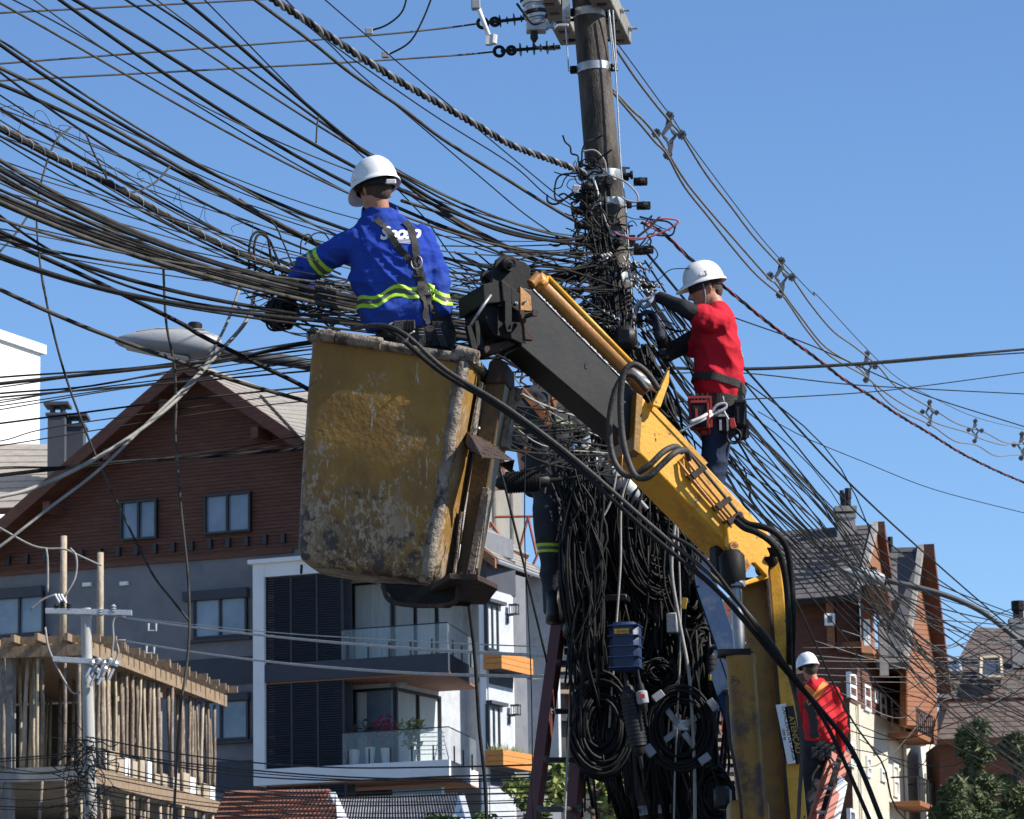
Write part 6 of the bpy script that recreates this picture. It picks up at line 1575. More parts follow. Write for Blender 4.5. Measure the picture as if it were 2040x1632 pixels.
# crossarms running back from the pole top
def beam(p, q, w, h, name):
    d = (q - p).normalized(); s_ = V((d.y, -d.x, 0)).normalized()
    o = MB().obox(p - s_ * w / 2, s_ * w, q - p, V((0, 0, h))).build(name, MS['rawconc'], pole, bevel=.006)
    for k in range(7):
        c = p.lerp(q, (k + .5) / 7); m = MB(); m.box(c + V((0, 0, -.002)), (w * .45, .05, .004), Matrix.Rotation(math.atan2(-d.x, d.y), 3, 'Z')); m.build('slot', MT['black'], o)
    for k in (.35, .62, .9):
        c = p.lerp(q, k) + V((0, 0, h / 2)); m = MB(); m.tube([c - s_ * w * .5, c + s_ * (w * .5 + .06)], .009, 6); m.lathe(c + s_ * (w * .5 + .005), s_, [(0, .02), (.018, .02)], 6); m.build('bolt', MT['galv'], o)
    return o
b1, b2 = P(1176, -40, 20.35), P(1238, 92, 21.75); b2.z = b1.z; beam(b1, b2, .13, .13, 'crossarm')
b3, b4 = P(1070, -40, 20.35), P(1137, 112, 21.75); b4.z = b3.z; beam(b3, b4, .13, .13, 'crossarm')
for y, d in ((40, .0), (80, .0)):
    m = MB(); m.tube([P(pxc(y) - 45, y, 21), P(pxc(y) + 55, y, 21)], .01, 6); m.build('through_bolt', MT['blacksteel'], pole)
m = MB(); m.box(P(1128, 18, 20.9), (.05, .05, .16)); m.lathe(P(1126, 30, 20.88), (1, 0, 0), [(0, .03), (.03, .03)], 8); m.build('bracket', MT['galv'], pole)
for x0, x1, y1 in ((1125, 1133, 143), (1212, 1222, 138), (1221, 1229, 140)):
    m = MB(); m.tube([P(x0, 20, 20.9), P(x1, y1, 20.95)], .005, 5); m.build('stay_rod', MT['galv'], pole)
m = MB(); m.tube(crom([P(1213, 20, 20.88), P(1226, 140, 20.88), P(1237, 330, 20.87), P(1247, 420, 20.87), P(1262, 640, 20.86), P(1300, 1100, 20.84)], 8), .005, 5); m.build('earth_wire', MT['galv'], pole, smooth=True)
def insulator(a, b, nd, r, label, eye=True):
    t = thing('line_insulator', label, 'insulator', (a + b) / 2, 'dead end insulators at the pole top'); d = (b - a).normalized(); L_ = (b - a).length
    m = MB(); m.tube([a + d * .03, b - d * .02], .011, 8); rod = m.build('rod', MT['black'], t, smooth='auto')
    for k in range(nd):
        c = a + d * L_ * (.36 + .5 * k / (nd - 1)); rr = r * (1.0 if k % 2 == 0 else .6)
        m = MB(); m.lathe(c, d, [(-.004, .013), (-.001, rr), (.003, rr * .96), (.008, .013)], 18); m.build('shed', MT['black'], t, smooth='auto')
    s_ = d.cross(V((0, -1, 0))).normalized()
    m = MB()
    for o_, rr in ((.02, .03), (.095, .024)): m.tube([a + d * o_ + (d * math.cos(q) + s_ * math.sin(q)) * rr for q in [2 * math.pi * k / 16 for k in range(16)]], .011, 7, False, True)
    m.build('thimble', MT['blacksteel'], t, smooth=True)
insulator(P(955, 47, 20.6), P(1068, 34, 20.63), 5, .04, 'upper black line insulator with thin discs, beside the white fuse tube')
insulator(P(988, 103, 20.6), P(1122, 92, 20.65), 6, .042, 'lower black line insulator with thin discs, under the fuse tube')
t = thing('fuse_tube', 'slim white fuse tube with grey ends hanging left of the pole top', 'fuse', P(965, 40, 20.4))
m = MB(); m.tube([P(944, -8, 20.4), P(958, 30, 20.4), P(978, 82, 20.4)], .014, 8); m.build('tube', MT['white'], t, smooth=True)
m = MB(); m.box(P(948, 10, 20.4), (.055, .05, .06)); m.build('head', MT['greyplastic'], t, bevel=.006)
m = MB(); m.lathe(P(983, 70, 20.4), V((-.1, 0, -1)), [(0, .02), (0, .026), (.055, .026), (.055, .018)], 10); m.box(P(974, 82, 20.4), (.04, .04, .05)); m.build('end_cap', MT['whiteplastic'], t, bevel=.004)
t = thing('surge_arrester', 'stacked grey porcelain arrester with dark sheds on the left crossarm', 'arrester', P(1066, 30, 20.5))
a, b = P(1054, -30, 20.5), P(1072, 62, 20.5); d = (b - a).normalized(); prof = []
for k in range(6): prof += [(k * .046, .05), (k * .046 + .012, .068), (k * .046 + .03, .066), (k * .046 + .034, .05)]
m = MB(); m.lathe(a, d, prof, 20); m.build('porcelain', MT['galv'], t, smooth='auto')
for k in (1, 3):
    m = MB(); m.lathe(a + d * (k * .046 + .03), d, [(0, .05), (.004, .074), (.022, .074), (.026, .05)], 18); m.build('shed', MT['black'], t, smooth='auto')
m = MB(); m.box(P(1068, 56, 20.5), (.12, .1, .05)); m.lathe(P(1080, 52, 20.5), (1, 0, 0), [(0, .014), (.03, .03), (.05, .014), (.07, .03), (.09, .014), (.16, .014)], 10); m.build('bracket', MT['galv'], t, bevel=.004)
m = MB(); m.lathe(P(1064, 62, 20.5), (0, 0, -1), [(0, .01), (0, .022), (.045, .026), (.07, .01)], 10); m.build('terminal', MT['black'], t, smooth='auto')
m = MB(); m.tube(crom([P(1064, 80, 20.5), P(1066, 92, 20.5), P(1090, 98, 20.7), P(1115, 96, 20.9)], 5), .008, 6); m.tube(crom([P(1030, 8, 20.45), P(1045, 28, 20.4), P(1062, 48, 20.38), P(1082, 42, 20.4), P(1090, 30, 20.5)], 5), .008, 6); m.build('lead', MT['black'], t, smooth=True)
# strap hardware: clamps and brackets on the crowded stretch
r2 = random.Random(5)
for i in range(64):
    y = r2.uniform(335, 800); a = r2.uniform(-math.pi, math.pi); sz = r2.uniform(.02, .05)
    d = V((math.cos(a), math.sin(a), 0)); c = P(pxc(y), y, YP) + d * (pr(y) + sz * r2.uniform(.3, 1.2))
    m = MB(); M_ = Matrix.Rotation(a, 3, 'Z') @ Matrix.Rotation(r2.uniform(-.5, .5), 3, 'X')
    if i % 3 == 0: m.box(c, (sz * 2.2, sz, sz * 1.1), M_)
    elif i % 3 == 1: m.lathe(c - M_ @ V((sz, 0, 0)), M_ @ V((1, 0, 0)), [(0, sz * .4), (0, sz * .6), (sz * .7, sz * .6), (sz * .7, sz * .35), (sz * 1.8, sz * .35), (sz * 1.8, sz * .6), (sz * 2.2, sz * .6)], 10)
    else: m.box(c, (sz, sz * .5, sz * 2.4), M_); m.box(c + M_ @ V((sz * .8, 0, sz)), (sz * 1.4, sz * .5, sz * .4), M_)
    m.build('cable_clamp', MT[('blacksteel', 'black', 'black', 'galv', 'black', 'rubber')[i % 6]], pole, bevel=.003)
for i in range(26):                                                # pale preformed grips wound on cable ends
    y = r2.uniform(480, 760); x = pxc(y) + r2.uniform(-75, 70); Y = r2.uniform(20.55, 20.85); L_ = r2.uniform(.06, .16); d = V((1, r2.uniform(-.4, .4), r2.uniform(-.6, .5))).normalized()
    c = P(x, y, Y); s1 = d.orthogonal().normalized(); s2 = d.cross(s1)
    m = MB(); m.tube([c + d * L_ * k / 20 + (s1 * math.cos(k * 1.1) + s2 * math.sin(k * 1.1)) * .008 for k in range(21)], .005, 5); m.build('cable_grip', MT[('alu', 'whiteplastic', 'galv')[i % 3]], pole, smooth=True)
for x, y, Y, mt in ((1172, 372, 20.75, 'black'), (1160, 392, 20.8, 'black'), (1178, 395, 20.8, 'blacksteel'), (1168, 412, 20.8, 'rubber'), (1152, 420, 20.8, 'black'), (1158, 448, 20.75, 'black'), (1160, 480, 20.75, 'black'), (1148, 506, 20.7, 'black'), (1165, 540, 20.7, 'black'), (1276, 362, 20.85, 'blacksteel'), (1282, 410, 20.85, 'blacksteel'), (1276, 500, 20.8, 'black'), (1288, 498, 20.8, 'black'), (1290, 568, 20.8, 'black')):
    m = MB(); m.box(P(x, y, Y), (.085, .06, .04)); m.lathe(P(x - 10, y, Y - .03), (1, 0, 0), [(0, .02), (.03, .028), (.06, .02)], 10); m.build('dead_end_bracket', MT[mt], pole, bevel=.004)
t = thing('tap_box', 'small pale grey tap box on a loop of wire at the pole', 'junction box', P(1147, 376, 20.6)); m = MB(); m.hexa([P(x, y, Y) for x, y, Y in ((1139, 382, 20.6), (1150, 386, 20.6), (1152, 384, 20.66), (1141, 380, 20.66), (1141, 368, 20.6), (1157, 370, 20.6), (1158, 369, 20.66), (1143, 367, 20.66))]); m.build('box', MT['greyplastic'], t, bevel=.006)

# =================================================================== CABLES
YL = lambda x, Y0=16.0, Y1=20.9, x1=1200.0: 1 / (1 / Y0 + (1 / Y1 - 1 / Y0) * x / x1)
def cable(pts, r, label, group, mt='cable', Y=None, name='cable', cat='cable', per=6, n=6, wob=0.0, loc=None):
    pts = list(pts)
    if (pts[0][0] <= 0 or pts[0][1] <= 0) and callable(Y) and pts[0][0] < 1000 and len(pts[0]) == 2:      # carry the line on well past the frame
        (xa, ya), (xb, yb) = pts[0], pts[1]; k = 800 / max(abs(xa - xb) + abs(ya - yb), 1); pts = [(xa + (xa - xb) * k, ya + (ya - yb) * k)] + pts
    q = []
    for p in pts:
        yy = p[2] if len(p) == 3 else (Y(p[0]) if callable(Y) else Y)
        q.append(P(p[0], p[1], yy))
    c = crom(q, per)
    if wob: c = [p + V((rnd.gauss(0, wob), 0, rnd.gauss(0, wob))) for p in c]
    m = MB(); m.tube(c, r, n)
    o = m.build(name, MT[mt], None, True)
    return tag(o, label, cat, group)
import numpy as np
fan, gab, rfan = [], [], []
words = 'first second third fourth fifth sixth seventh eighth ninth tenth eleventh twelfth thirteenth fourteenth fifteenth sixteenth seventeenth eighteenth nineteenth'.split()
def nth(i):
    if i < 19: return words[i]
    t_, u_ = divmod(i + 1, 10); tens = ('', '', 'twent', 'thirt', 'fort', 'fift', 'sixt', 'sevent', 'eight', 'ninet')[t_]
    return tens + 'ieth' if u_ == 0 else tens + 'y-' + words[u_ - 1]
def crossing(f, x):
    for a, b in zip(f, f[1:]):
        if (a[0] - x) * (b[0] - x) <= 0 and a[0] != b[0]: return a[1] + (b[1] - a[1]) * (x - a[0]) / (b[0] - a[0])
    return None
def rank(lst, x, fmt):
    for i, (o, f) in enumerate(sorted(lst, key=lambda e: crossing(e[1], x) or 0)): o['label'] = fmt % nth(i)
def perim(f):
    y = crossing(f, 0)
    if y is not None and y >= 0: return -y
    x = crossing([(q, p) for p, q in f], 0)
    return x if x is not None else 3000 + f[0][0]
slk, lowc, lowl, pas = [], [], [], []
gl, ll = 'black cables fanning left from the pole', 'black aerial cable running from the crowded pole to the left picture edge'
Zf = lambda pts: Z(0, 0, 2.914, pts)
def left(pts, yend, r, x_end=1185, mt='cable', Y0=16.0, via=None):
    """pts read in the top left enlargement; carried on behind the man to the pole"""
    f = Zf(pts); (xa, ya), (xb, yb) = f[-2], f[-1]
    dx, dy = f[0][0] - f[1][0], f[0][1] - f[1][1]; k = 160 / max(abs(dx) + abs(dy), 1)
    f = [(f[0][0] + dx * k, f[0][1] + dy * k)] + f
    if via: f = f + via
    else:
        xm = (xb + x_end) / 2; s_ = (yb - ya) / (xb - xa); ym = (yb + yend) / 2 + max(0, min(40, (s_ * (x_end - xb) + yb - yend) * .12)); f = f + [(xm, ym)]
    f = f[:-1] if not via else f
    f = f + [(x_end, yend)]
    x = np.array([p[0] for p in f]); y = np.array([p[1] for p in f]); w = np.ones(len(f)); w[-1] = 4; w[0] = .3
    co = np.polyfit(x / 1000, y, 3, w=w)
    f = [(float(q), float(np.polyval(co, q / 1000))) for q in np.linspace(f[0][0], x_end, 12)]
    fan.append((cable(f, r, ll, gl, mt, lambda x: YL(x, Y0), per=4), f, r, mt))
T, Md, K = .004, .0062, .0098
r3_ = random.Random(21)
LC = [
 ([(0, 15), (500, 310), (1000, 600), (1500, 830), (2040, 1150)], 520, Md), ([(75, 0), (640, 320), (1100, 570), (1650, 920), (2040, 1130)], 540, T), ([(205, 0), (780, 400), (1000, 520), (1700, 850), (2040, 1000)], 500, T),
 ([(345, 0), (800, 310), (1250, 630), (1700, 900), (2040, 1070)], 535, K), ([(430, 0), (920, 290), (1500, 650), (2040, 960)], 500, K), ([(730, 0), (1150, 280), (1500, 500), (2040, 850)], 495, Md), ([(850, 0), (1300, 300), (1600, 520), (1850, 690), (2040, 840)], 490, Md),
 ([(910, 0), (1430, 390), (2040, 820)], 486, T), ([(1065, 0), (1400, 280), (1850, 660), (2040, 830)], 482, K), ([(1185, 0), (1450, 260), (1850, 680), (2040, 845)], 488, T),
 ([(0, 235), (400, 480), (1000, 880), (1500, 1140), (1900, 1340)], 590, Md), ([(0, 265), (400, 510), (850, 800), (1200, 1020), (1500, 1130), (1750, 1240), (2040, 1330)], 560, K), ([(0, 395), (450, 640), (800, 830), (1100, 990), (1400, 1180), (1850, 1420)], 600, K),
 ([(0, 420), (250, 610), (560, 800), (800, 960), (1100, 1150), (1500, 1350), (1750, 1420)], 610, Md), ([(0, 490), (350, 670), (700, 800), (1000, 950), (1300, 1160), (1850, 1430)], 620, K), ([(0, 550), (350, 790), (620, 960), (1000, 1170), (1300, 1360), (1700, 1560)], 650, T), ([(0, 625), (300, 820), (800, 1100), (1300, 1350), (1700, 1550)], 655, Md), ([(0, 640), (310, 830), (790, 1110), (1290, 1370), (1690, 1580)], 657, T),
 ([(0, 790), (500, 1060), (1000, 1310), (1500, 1560)], 660, Md), ([(0, 815), (350, 1010), (900, 1320), (1500, 1580), (1800, 1660)], 668, T), ([(0, 930), (300, 1100), (700, 1320), (1200, 1500), (1600, 1632)], 670, K), ([(0, 985), (300, 1140), (650, 1320), (1000, 1450), (1500, 1600)], 640, K), ([(0, 1010), (280, 1170), (600, 1330), (1000, 1475), (1500, 1625)], 660, Md), ([(0, 1032), (300, 1190), (650, 1350), (1100, 1510), (1550, 1650)], 672, K),
 ([(0, 1100), (500, 1310), (900, 1460), (1300, 1580), (1700, 1690)], 668, Md), ([(0, 1130), (600, 1370), (1100, 1530), (1500, 1640), (1800, 1730)], 660, K), ([(0, 1150), (620, 1400), (1100, 1550), (1500, 1660)], 690, K), ([(0, 1168), (600, 1420), (1050, 1560), (1500, 1680)], 700, K), ([(0, 1185), (400, 1350), (800, 1500), (1300, 1650), (1700, 1760)], 705, Md),
 ([(0, 1250), (250, 1420), (500, 1560), (640, 1632), (900, 1720), (1500, 1800)], 690, Md), ([(0, 1270), (300, 1350), (700, 1480), (1200, 1560), (1600, 1600)], 650, Md), ([(0, 1345), (350, 1480), (560, 1560), (750, 1632), (1100, 1730), (1600, 1790)], 700, K), ([(0, 1382), (300, 1480), (700, 1520), (1100, 1560), (1700, 1640)], 640, Md), ([(0, 1480), (200, 1560), (450, 1632), (1000, 1760), (1500, 1830), (1750, 1850)], 712, K),
 ([(0, 1500), (240, 1580), (460, 1650), (1000, 1780), (1500, 1850), (1750, 1880)], 720, Md), ([(0, 700), (300, 880), (700, 1130), (1200, 1430), (1700, 1650)], 640, T), ([(0, 960), (400, 1170), (800, 1370), (1300, 1530), (1750, 1650)], 650, T), ([(0, 1060), (400, 1230), (900, 1420), (1500, 1580), (1750, 1640)], 635, T)]
for i in range(14):
    y0 = 420 + i * 78 + r3_.uniform(-40, 40); sl_0 = .62 - .0003 * y0
    LC.append(([(0, y0), (500, y0 + 500 * sl_0 + r3_.uniform(-25, 25)), (1000, y0 + 960 * sl_0), (1500, y0 + 1380 * sl_0 + r3_.uniform(-20, 20))], 480 + i * 15, .003))
for i, (p, ye, r) in enumerate(LC):
    low = p[0][1] > 900
    left(p, ye + (ye - 560) * .15, r, 1178 + (i * 7) % 40, 'cable_grey' if (i * 3) % 5 < 2 else 'cable', 14.1 + (i % 3) * .3 if low else 16.0 + (i % 4) * .25)
for p, r in (([(508, 0), (620, 83), (700, 147), (800, 215), (880, 276), (998, 350), (1092, 409), (1159, 447), (1233, 474)], K), ([(535, -10), (645, 78), (720, 150), (880, 287), (968, 362), (1042, 424), (1121, 480), (1165, 515)], T), ([(648, 0), (700, 45), (790, 122), (880, 197), (1027, 320), (1120, 396), (1168, 426)], T),
             ([(540, -30), (640, 70), (760, 158), (880, 240), (1021, 329), (1092, 391), (1162, 424)], T), ([(795, 357), (862, 407), (950, 460), (1080, 522), (1180, 545)], K), ([(786, 411), (921, 472), (1003, 507), (1100, 550), (1190, 566)], Md), ([(800, 400), (877, 425), (939, 460), (1020, 500), (1110, 535), (1190, 560)], K), ([(795, 380), (850, 440), (900, 510), (970, 580)], T), ([(880, 520), (960, 545), (1060, 560), (1190, 556)], T), ([(880, 490), (1000, 491), (1160, 486)], T), ([(900, 560), (1000, 540), (1100, 520), (1190, 505)], T)):
    mt = 'cable_grey' if r == K else 'cable'; fan.append((cable(p, r, ll, gl, mt, lambda x: YL(x, 16.4)), p, r, mt))
# two overhead power lines with covered dead ends, plus the top one
gp = 'thin high voltage lines at the top left'
for nm_, p in zip(('upper', 'middle', 'lower'), ([(-150, 36), (0, 26), (374, 7), (535, -2)], [(-150, 139), (0, 127), (357, 100), (725, 72), (870, 58), (955, 47)], [(-150, 170), (0, 161), (384, 141), (700, 124), (900, 111), (988, 103)])):
    cable(p, .006, nm_ + ' of three thin high voltage lines rising across the upper left sky', gp, 'cable_grey', lambda x: YL(x, 18.5, 20.6, 980), 'power_line', 'power line')
for a, b in (([(735, 62), (770, 50), (800, 25), (812, -10)], (735, 68)), ([(768, 112), (815, 85), (842, 40), (862, -10)], (768, 114))):
    cable(a, .006, 'thin jumper lead clipped to the %s high voltage line and curving up out of view' % ('lower' if b[1] > 100 else 'middle'), 'jumper leads', 'cable', 20.2, 'jumper_lead', 'cable')
    m = MB(); m.box(P(b[0], b[1] - 5, 20.2), (.045, .03, .04)); tag(m.build('line_clamp', MT['greyplastic'], None, bevel=.004), 'small grey line clamp holding a jumper on the %s high voltage line' % ('lower' if b[1] > 100 else 'middle'), 'clamp', 'line clamps')
# twisted service bundle
def twisted(pts, Y, r, turns, mats_, label, rad, name='twisted_cable', n=6, per=14):
    c = crom([P(x, y, Y(x)) for x, y in pts], per); t = thing(name, label, 'cable', c[len(c) // 2]); L_ = 0; ln = [0]
    for i in range(1, len(c)): L_ += (c[i] - c[i - 1]).length; ln.append(L_)
    fine = []; k = len(mats_)
    N_ = int(turns * 10)
    for j in range(N_ + 1):
        s_ = L_ * j / N_; i = max(1, next((q for q in range(len(ln)) if ln[q] >= s_ - 1e-9), len(ln) - 1)); f = (s_ - ln[i - 1]) / max(ln[i] - ln[i - 1], 1e-9); fine.append((c[i - 1].lerp(c[i], f), (c[i] - c[i - 1]).normalized()))
    for q, mt in enumerate(mats_):
        pts_ = []
        for j, (p, d) in enumerate(fine):
            s1 = d.cross(V((0, -1, .2))).normalized(); s2 = d.cross(s1); a = 2 * math.pi * (turns * j / N_ + q / k)
            rr = rad(j / N_) if callable(rad) else rad
            pts_.append(p + (s1 * math.cos(a) + s2 * math.sin(a)) * rr)
        MB().tube(pts_, r, n).build('strand', MT[mt], t, smooth=True)
    return t
twisted([(250, -215), (520, -22), (545, 0), (600, 35), (640, 62), (720, 115), (800, 165), (880, 210), (950, 250), (1020, 290), (1100, 320), (1165, 345)], lambda x: YL(x, 13.5), .0105, 26, ('alu', 'cable', 'cable_grey'), 'thick twisted grey and black service cable descending to the pole', .0105)
zr_ = Z(1240, 440, 2.55, [(100, 10), (210, 65), (340, 190), (510, 330), (620, 420), (730, 510), (850, 600), (1000, 710), (1130, 810), (1260, 890), (1400, 985), (1560, 1080), (1720, 1180), (1900, 1270), (2040, 1330), (2200, 1400)])
twisted(zr_, lambda x: YL(x - 1300, 21.4, 36, 740), .0062, 24, ('cable', 'cable', 'redcable'), 'black and red twisted drop cable passing behind the red shirted man to the right edge', .0075) if MT.setdefault('redcable', mat('faded red cable sheath', (.3, .05, .06), (.22, .035, .045), 8, .6)) else None
# messenger bundle with spiral lashing
t = thing('lashed_cable_bundle', 'thick cable bundle wound with a spiral lashing wire, left of the blue shirted man', 'cable bundle', P(300, 400, 17))
mp_ = [(-900, -215), (-150, 178)] + Zf([(0, 745), (300, 905), (650, 1075), (1000, 1275), (1400, 1475), (1800, 1622)]) + [(680, 590), (760, 630)]
cc = crom([P(x, y, YL(x, 15.8)) for x, y in mp_], 10)
for k, (o_, r_) in enumerate(((V((0, 0, .008)), .009), (V((0, .008, -.007)), .0095), (V((0, -.008, -.008)), .0085))): MB().tube([p + o_ for p in cc], r_, 7).build('strand', MT[('cable_grey', 'cable', 'cable')[k]], t, smooth=True)
hx_ = []
for i in range(len(cc) - 1):
    d = (cc[i + 1] - cc[i]).normalized(); s1 = d.cross(V((0, -1, .2))).normalized(); s2 = d.cross(s1)
    for k in range(8): a = 2 * math.pi * (i + k / 8) * .42; hx_.append(cc[i].lerp(cc[i + 1], k / 8) + (s1 * math.cos(a) + s2 * math.sin(a)) * .019)
MB().tube(hx_, .0028, 4).build('lashing_wire', MT['cable_pale'], t, smooth=True)
# lower set of cables crossing the gable
gm, lm = 'black cables crossing the gable', 'black cable crossing the gabled house and passing behind the bucket'
Zg = lambda pts: Z(0, 640, 3.264, pts)
for i, (p, r, ye) in enumerate((([(0, 365), (1000, 290), (2010, 130)], Md, 640), ([(0, 405), (900, 310), (1500, 240), (2010, 140)], K, 646), ([(0, 412), (900, 318), (1500, 250), (2010, 150)], Md, 648), ([(0, 430), (500, 360), (1300, 270), (2010, 165)], T, 652), ([(0, 470), (600, 420), (1300, 290), (2010, 185)], Md, 660), ([(0, 495), (900, 420), (1500, 370), (2000, 325)], Md, 700), ([(0, 550), (600, 460), (1300, 360), (2000, 250)], T, 680), ([(0, 575), (800, 440), (2000, 290)], T, 690), ([(0, 665), (500, 600), (1200, 510), (1990, 430)], Md, 730), ([(0, 780), (400, 680), (1700, 500), (1990, 455)], T, 740), ([(0, 810), (1300, 600), (1990, 520)], T, 760), ([(0, 1000), (700, 920), (1300, 880), (1940, 830)], K, 850), ([(0, 1008), (700, 932), (1300, 890), (1940, 838)], Md, 852), ([(0, 960), (600, 940), (1500, 830), (1950, 750)], T, 830), ([(0, 950), (500, 945), (1200, 880), (1950, 800)], T, 840), ([(0, 530), (700, 400), (1400, 300), (2010, 215)], T, 665), ([(0, 515), (650, 430), (1400, 340), (2010, 262)], T, 672))):
    f = Zg(p); f = [(f[0][0] - 150, f[0][1] + 18)] + f + [(800, (f[-1][1] * 2 + ye) / 3), (1190, ye)]
    gab.append((cable(f, r * .95, lm, gm, 'cable', lambda x: YL(x, 18.6, 20.9)), f, r, 'cable'))
for p, r, lab, mt in (([(1660, -200), (1600, 0), (1400, 230), (1150, 510), (850, 750), (500, 960), (200, 1090), (0, 1140), (-500, 1240)], .011, 'pale grey cable curving diagonally down across the gable, the upper of two', 'cable_pale'), ([(1560, -220), (1480, 0), (1400, 160), (1300, 330), (1000, 620), (640, 970), (300, 1230), (0, 1465), (-400, 1750)], .008, 'pale grey cable running diagonally down across the gable, the lower of two', 'cable_pale'),
                      ([(1060, -400), (1080, 0), (1130, 270), (1145, 520), (1140, 760), (1175, 1200), (1220, 1632), (1232, 1950), (1217, 2206), (1165, 2608), (1129, 3238), (1110, 3525)], .0075, 'loose grey wire hanging straight down in front of the gable', 'cable_grey'), ([(270, -300), (330, 0), (440, 400), (620, 870), (800, 1260), (985, 1632), (1110, 1800), (1231, 1950)], .0065, 'loose dark wire hanging slanting down across the left side of the gable', 'cable_grey'),
                      ([(-500, -900), (0, -555), (600, -270), (1150, 0), (1320, 100), (1700, 290), (1990, 435), (2300, 640)], .012, 'black cable slanting down in front of the street lamp to behind the bucket', 'cable'), ([(-400, -420), (0, -206), (460, 0), (740, 110), (1100, 240), (1500, 380), (1990, 520), (2300, 600)], .011, 'grey cable slanting down past the street lamp head to behind the bucket', 'cable_grey')):
    cable(Zg(p), r, lab, 'loose cables before the gable', mt, lambda x: YL(x, 17.2, 19.5))
for p, lab in (([(410, 740), (330, 810), (270, 950), (220, 1150), (215, 1350), (245, 1632), (260, 1700)], 'loose dark wire looping down from the cable fan at the far left'), ([(500, 780), (550, 900), (620, 1035)], 'short wire dangling between two cables left of the lashed bundle'), ([(985, 970), (900, 1060), (800, 1110), (740, 1115)], 'short curved wire crossing the lashed bundle'),
               ([(1390, 1155), (1580, 1290), (1640, 1400), (1690, 1520)], 'thin wire drooping just left of the blue sleeve'), ([(165, 1250), (80, 1370), (0, 1460)], 'short pale wire slanting down at the left edge'), ([(1850, 665), (1840, 740), (1835, 830)], 'tied wire tail dangling from two cables above the helmet')):
    cable(Zf(p), .005, lab, 'loose wire ends', 'cable_grey', lambda x: YL(x, 16.0))
m = MB()                                                             # thin lashing tails curling over the fan
for i in range(10):
    x = 10 + i * 56 + rnd.uniform(-8, 8); y = 235 + x * .52 + rnd.uniform(-30, 15); p = P(x, y, YL(x, 15.9))
    m.tube(crom([p, p + V((rnd.uniform(-.03, .05), 0, rnd.uniform(.03, .09))), p + V((rnd.uniform(.02, .1), 0, rnd.uniform(0, .1))), p + V((rnd.uniform(.05, .14), 0, rnd.uniform(-.1, .02)))], 4), .0015, 4)
tag(m.build('lashing_tails', MT['cable_grey'], None, True), 'fine curled wire tails sticking up all along the lashed cable bundle', 'wire tails', kind='stuff')
# arched loops left of the man
for k, p in enumerate(([(1448, 1632), (1445, 1480), (1460, 1380), (1500, 1345), (1550, 1375), (1570, 1480), (1595, 1632)], [(1490, 1640), (1475, 1500), (1480, 1400), (1510, 1360), (1560, 1390), (1600, 1480), (1640, 1590)], [(1745, 1480), (1750, 1400), (1790, 1360), (1830, 1420), (1850, 1480)], [(1770, 1420), (1820, 1360), (1880, 1355), (1910, 1390)])):
    cable(Zf(p), .007 if k < 2 else .004, ('outer', 'inner', 'left thin', 'right thin')[k] + ' black cable arch standing up from the fan left of the blue sleeve', 'arched cable loops left of the man', 'cable', lambda x: YL(x, 15.9))
# dark knot of wires under the man's hand, running on behind him
r3 = random.Random(12); m = MB()
for i in range(70):
    x0, y0 = r3.uniform(470, 640), r3.uniform(540, 640); x1, y1 = x0 + r3.uniform(60, 220), y0 + r3.uniform(-40, 70); xm, ym = (x0 + x1) / 2, (y0 + y1) / 2 + r3.uniform(-35, 35)
    m.tube(crom([P(x0, y0, YL(x0, 15.9) + r3.uniform(-.1, .2)), P(xm, ym, YL(xm, 15.9)), P(x1, y1, YL(x1, 15.9) + r3.uniform(0, .3))], 5), r3.choice((.003, .004, .006)), 5)
for i in range(110):
    x0, y0 = r3.uniform(880, 1010), r3.uniform(500, 720); x1, y1 = r3.uniform(1150, 1240), r3.uniform(500, 740); xm, ym = (x0 + x1) / 2, (y0 + y1) / 2 + r3.uniform(-30, 30)
    m.tube(crom([P(x0, y0, r3.uniform(19.0, 20.2)), P(xm, ym, 20.3), P(x1, y1, r3.uniform(20.6, 20.9))], 5), r3.choice((.0035, .005, .007)), 5)
tag(m.build('wire_tangle', MT['cable'], None, True), 'dense tangle of thin black wires between the man in the bucket and the pole', 'wires', kind='stuff')
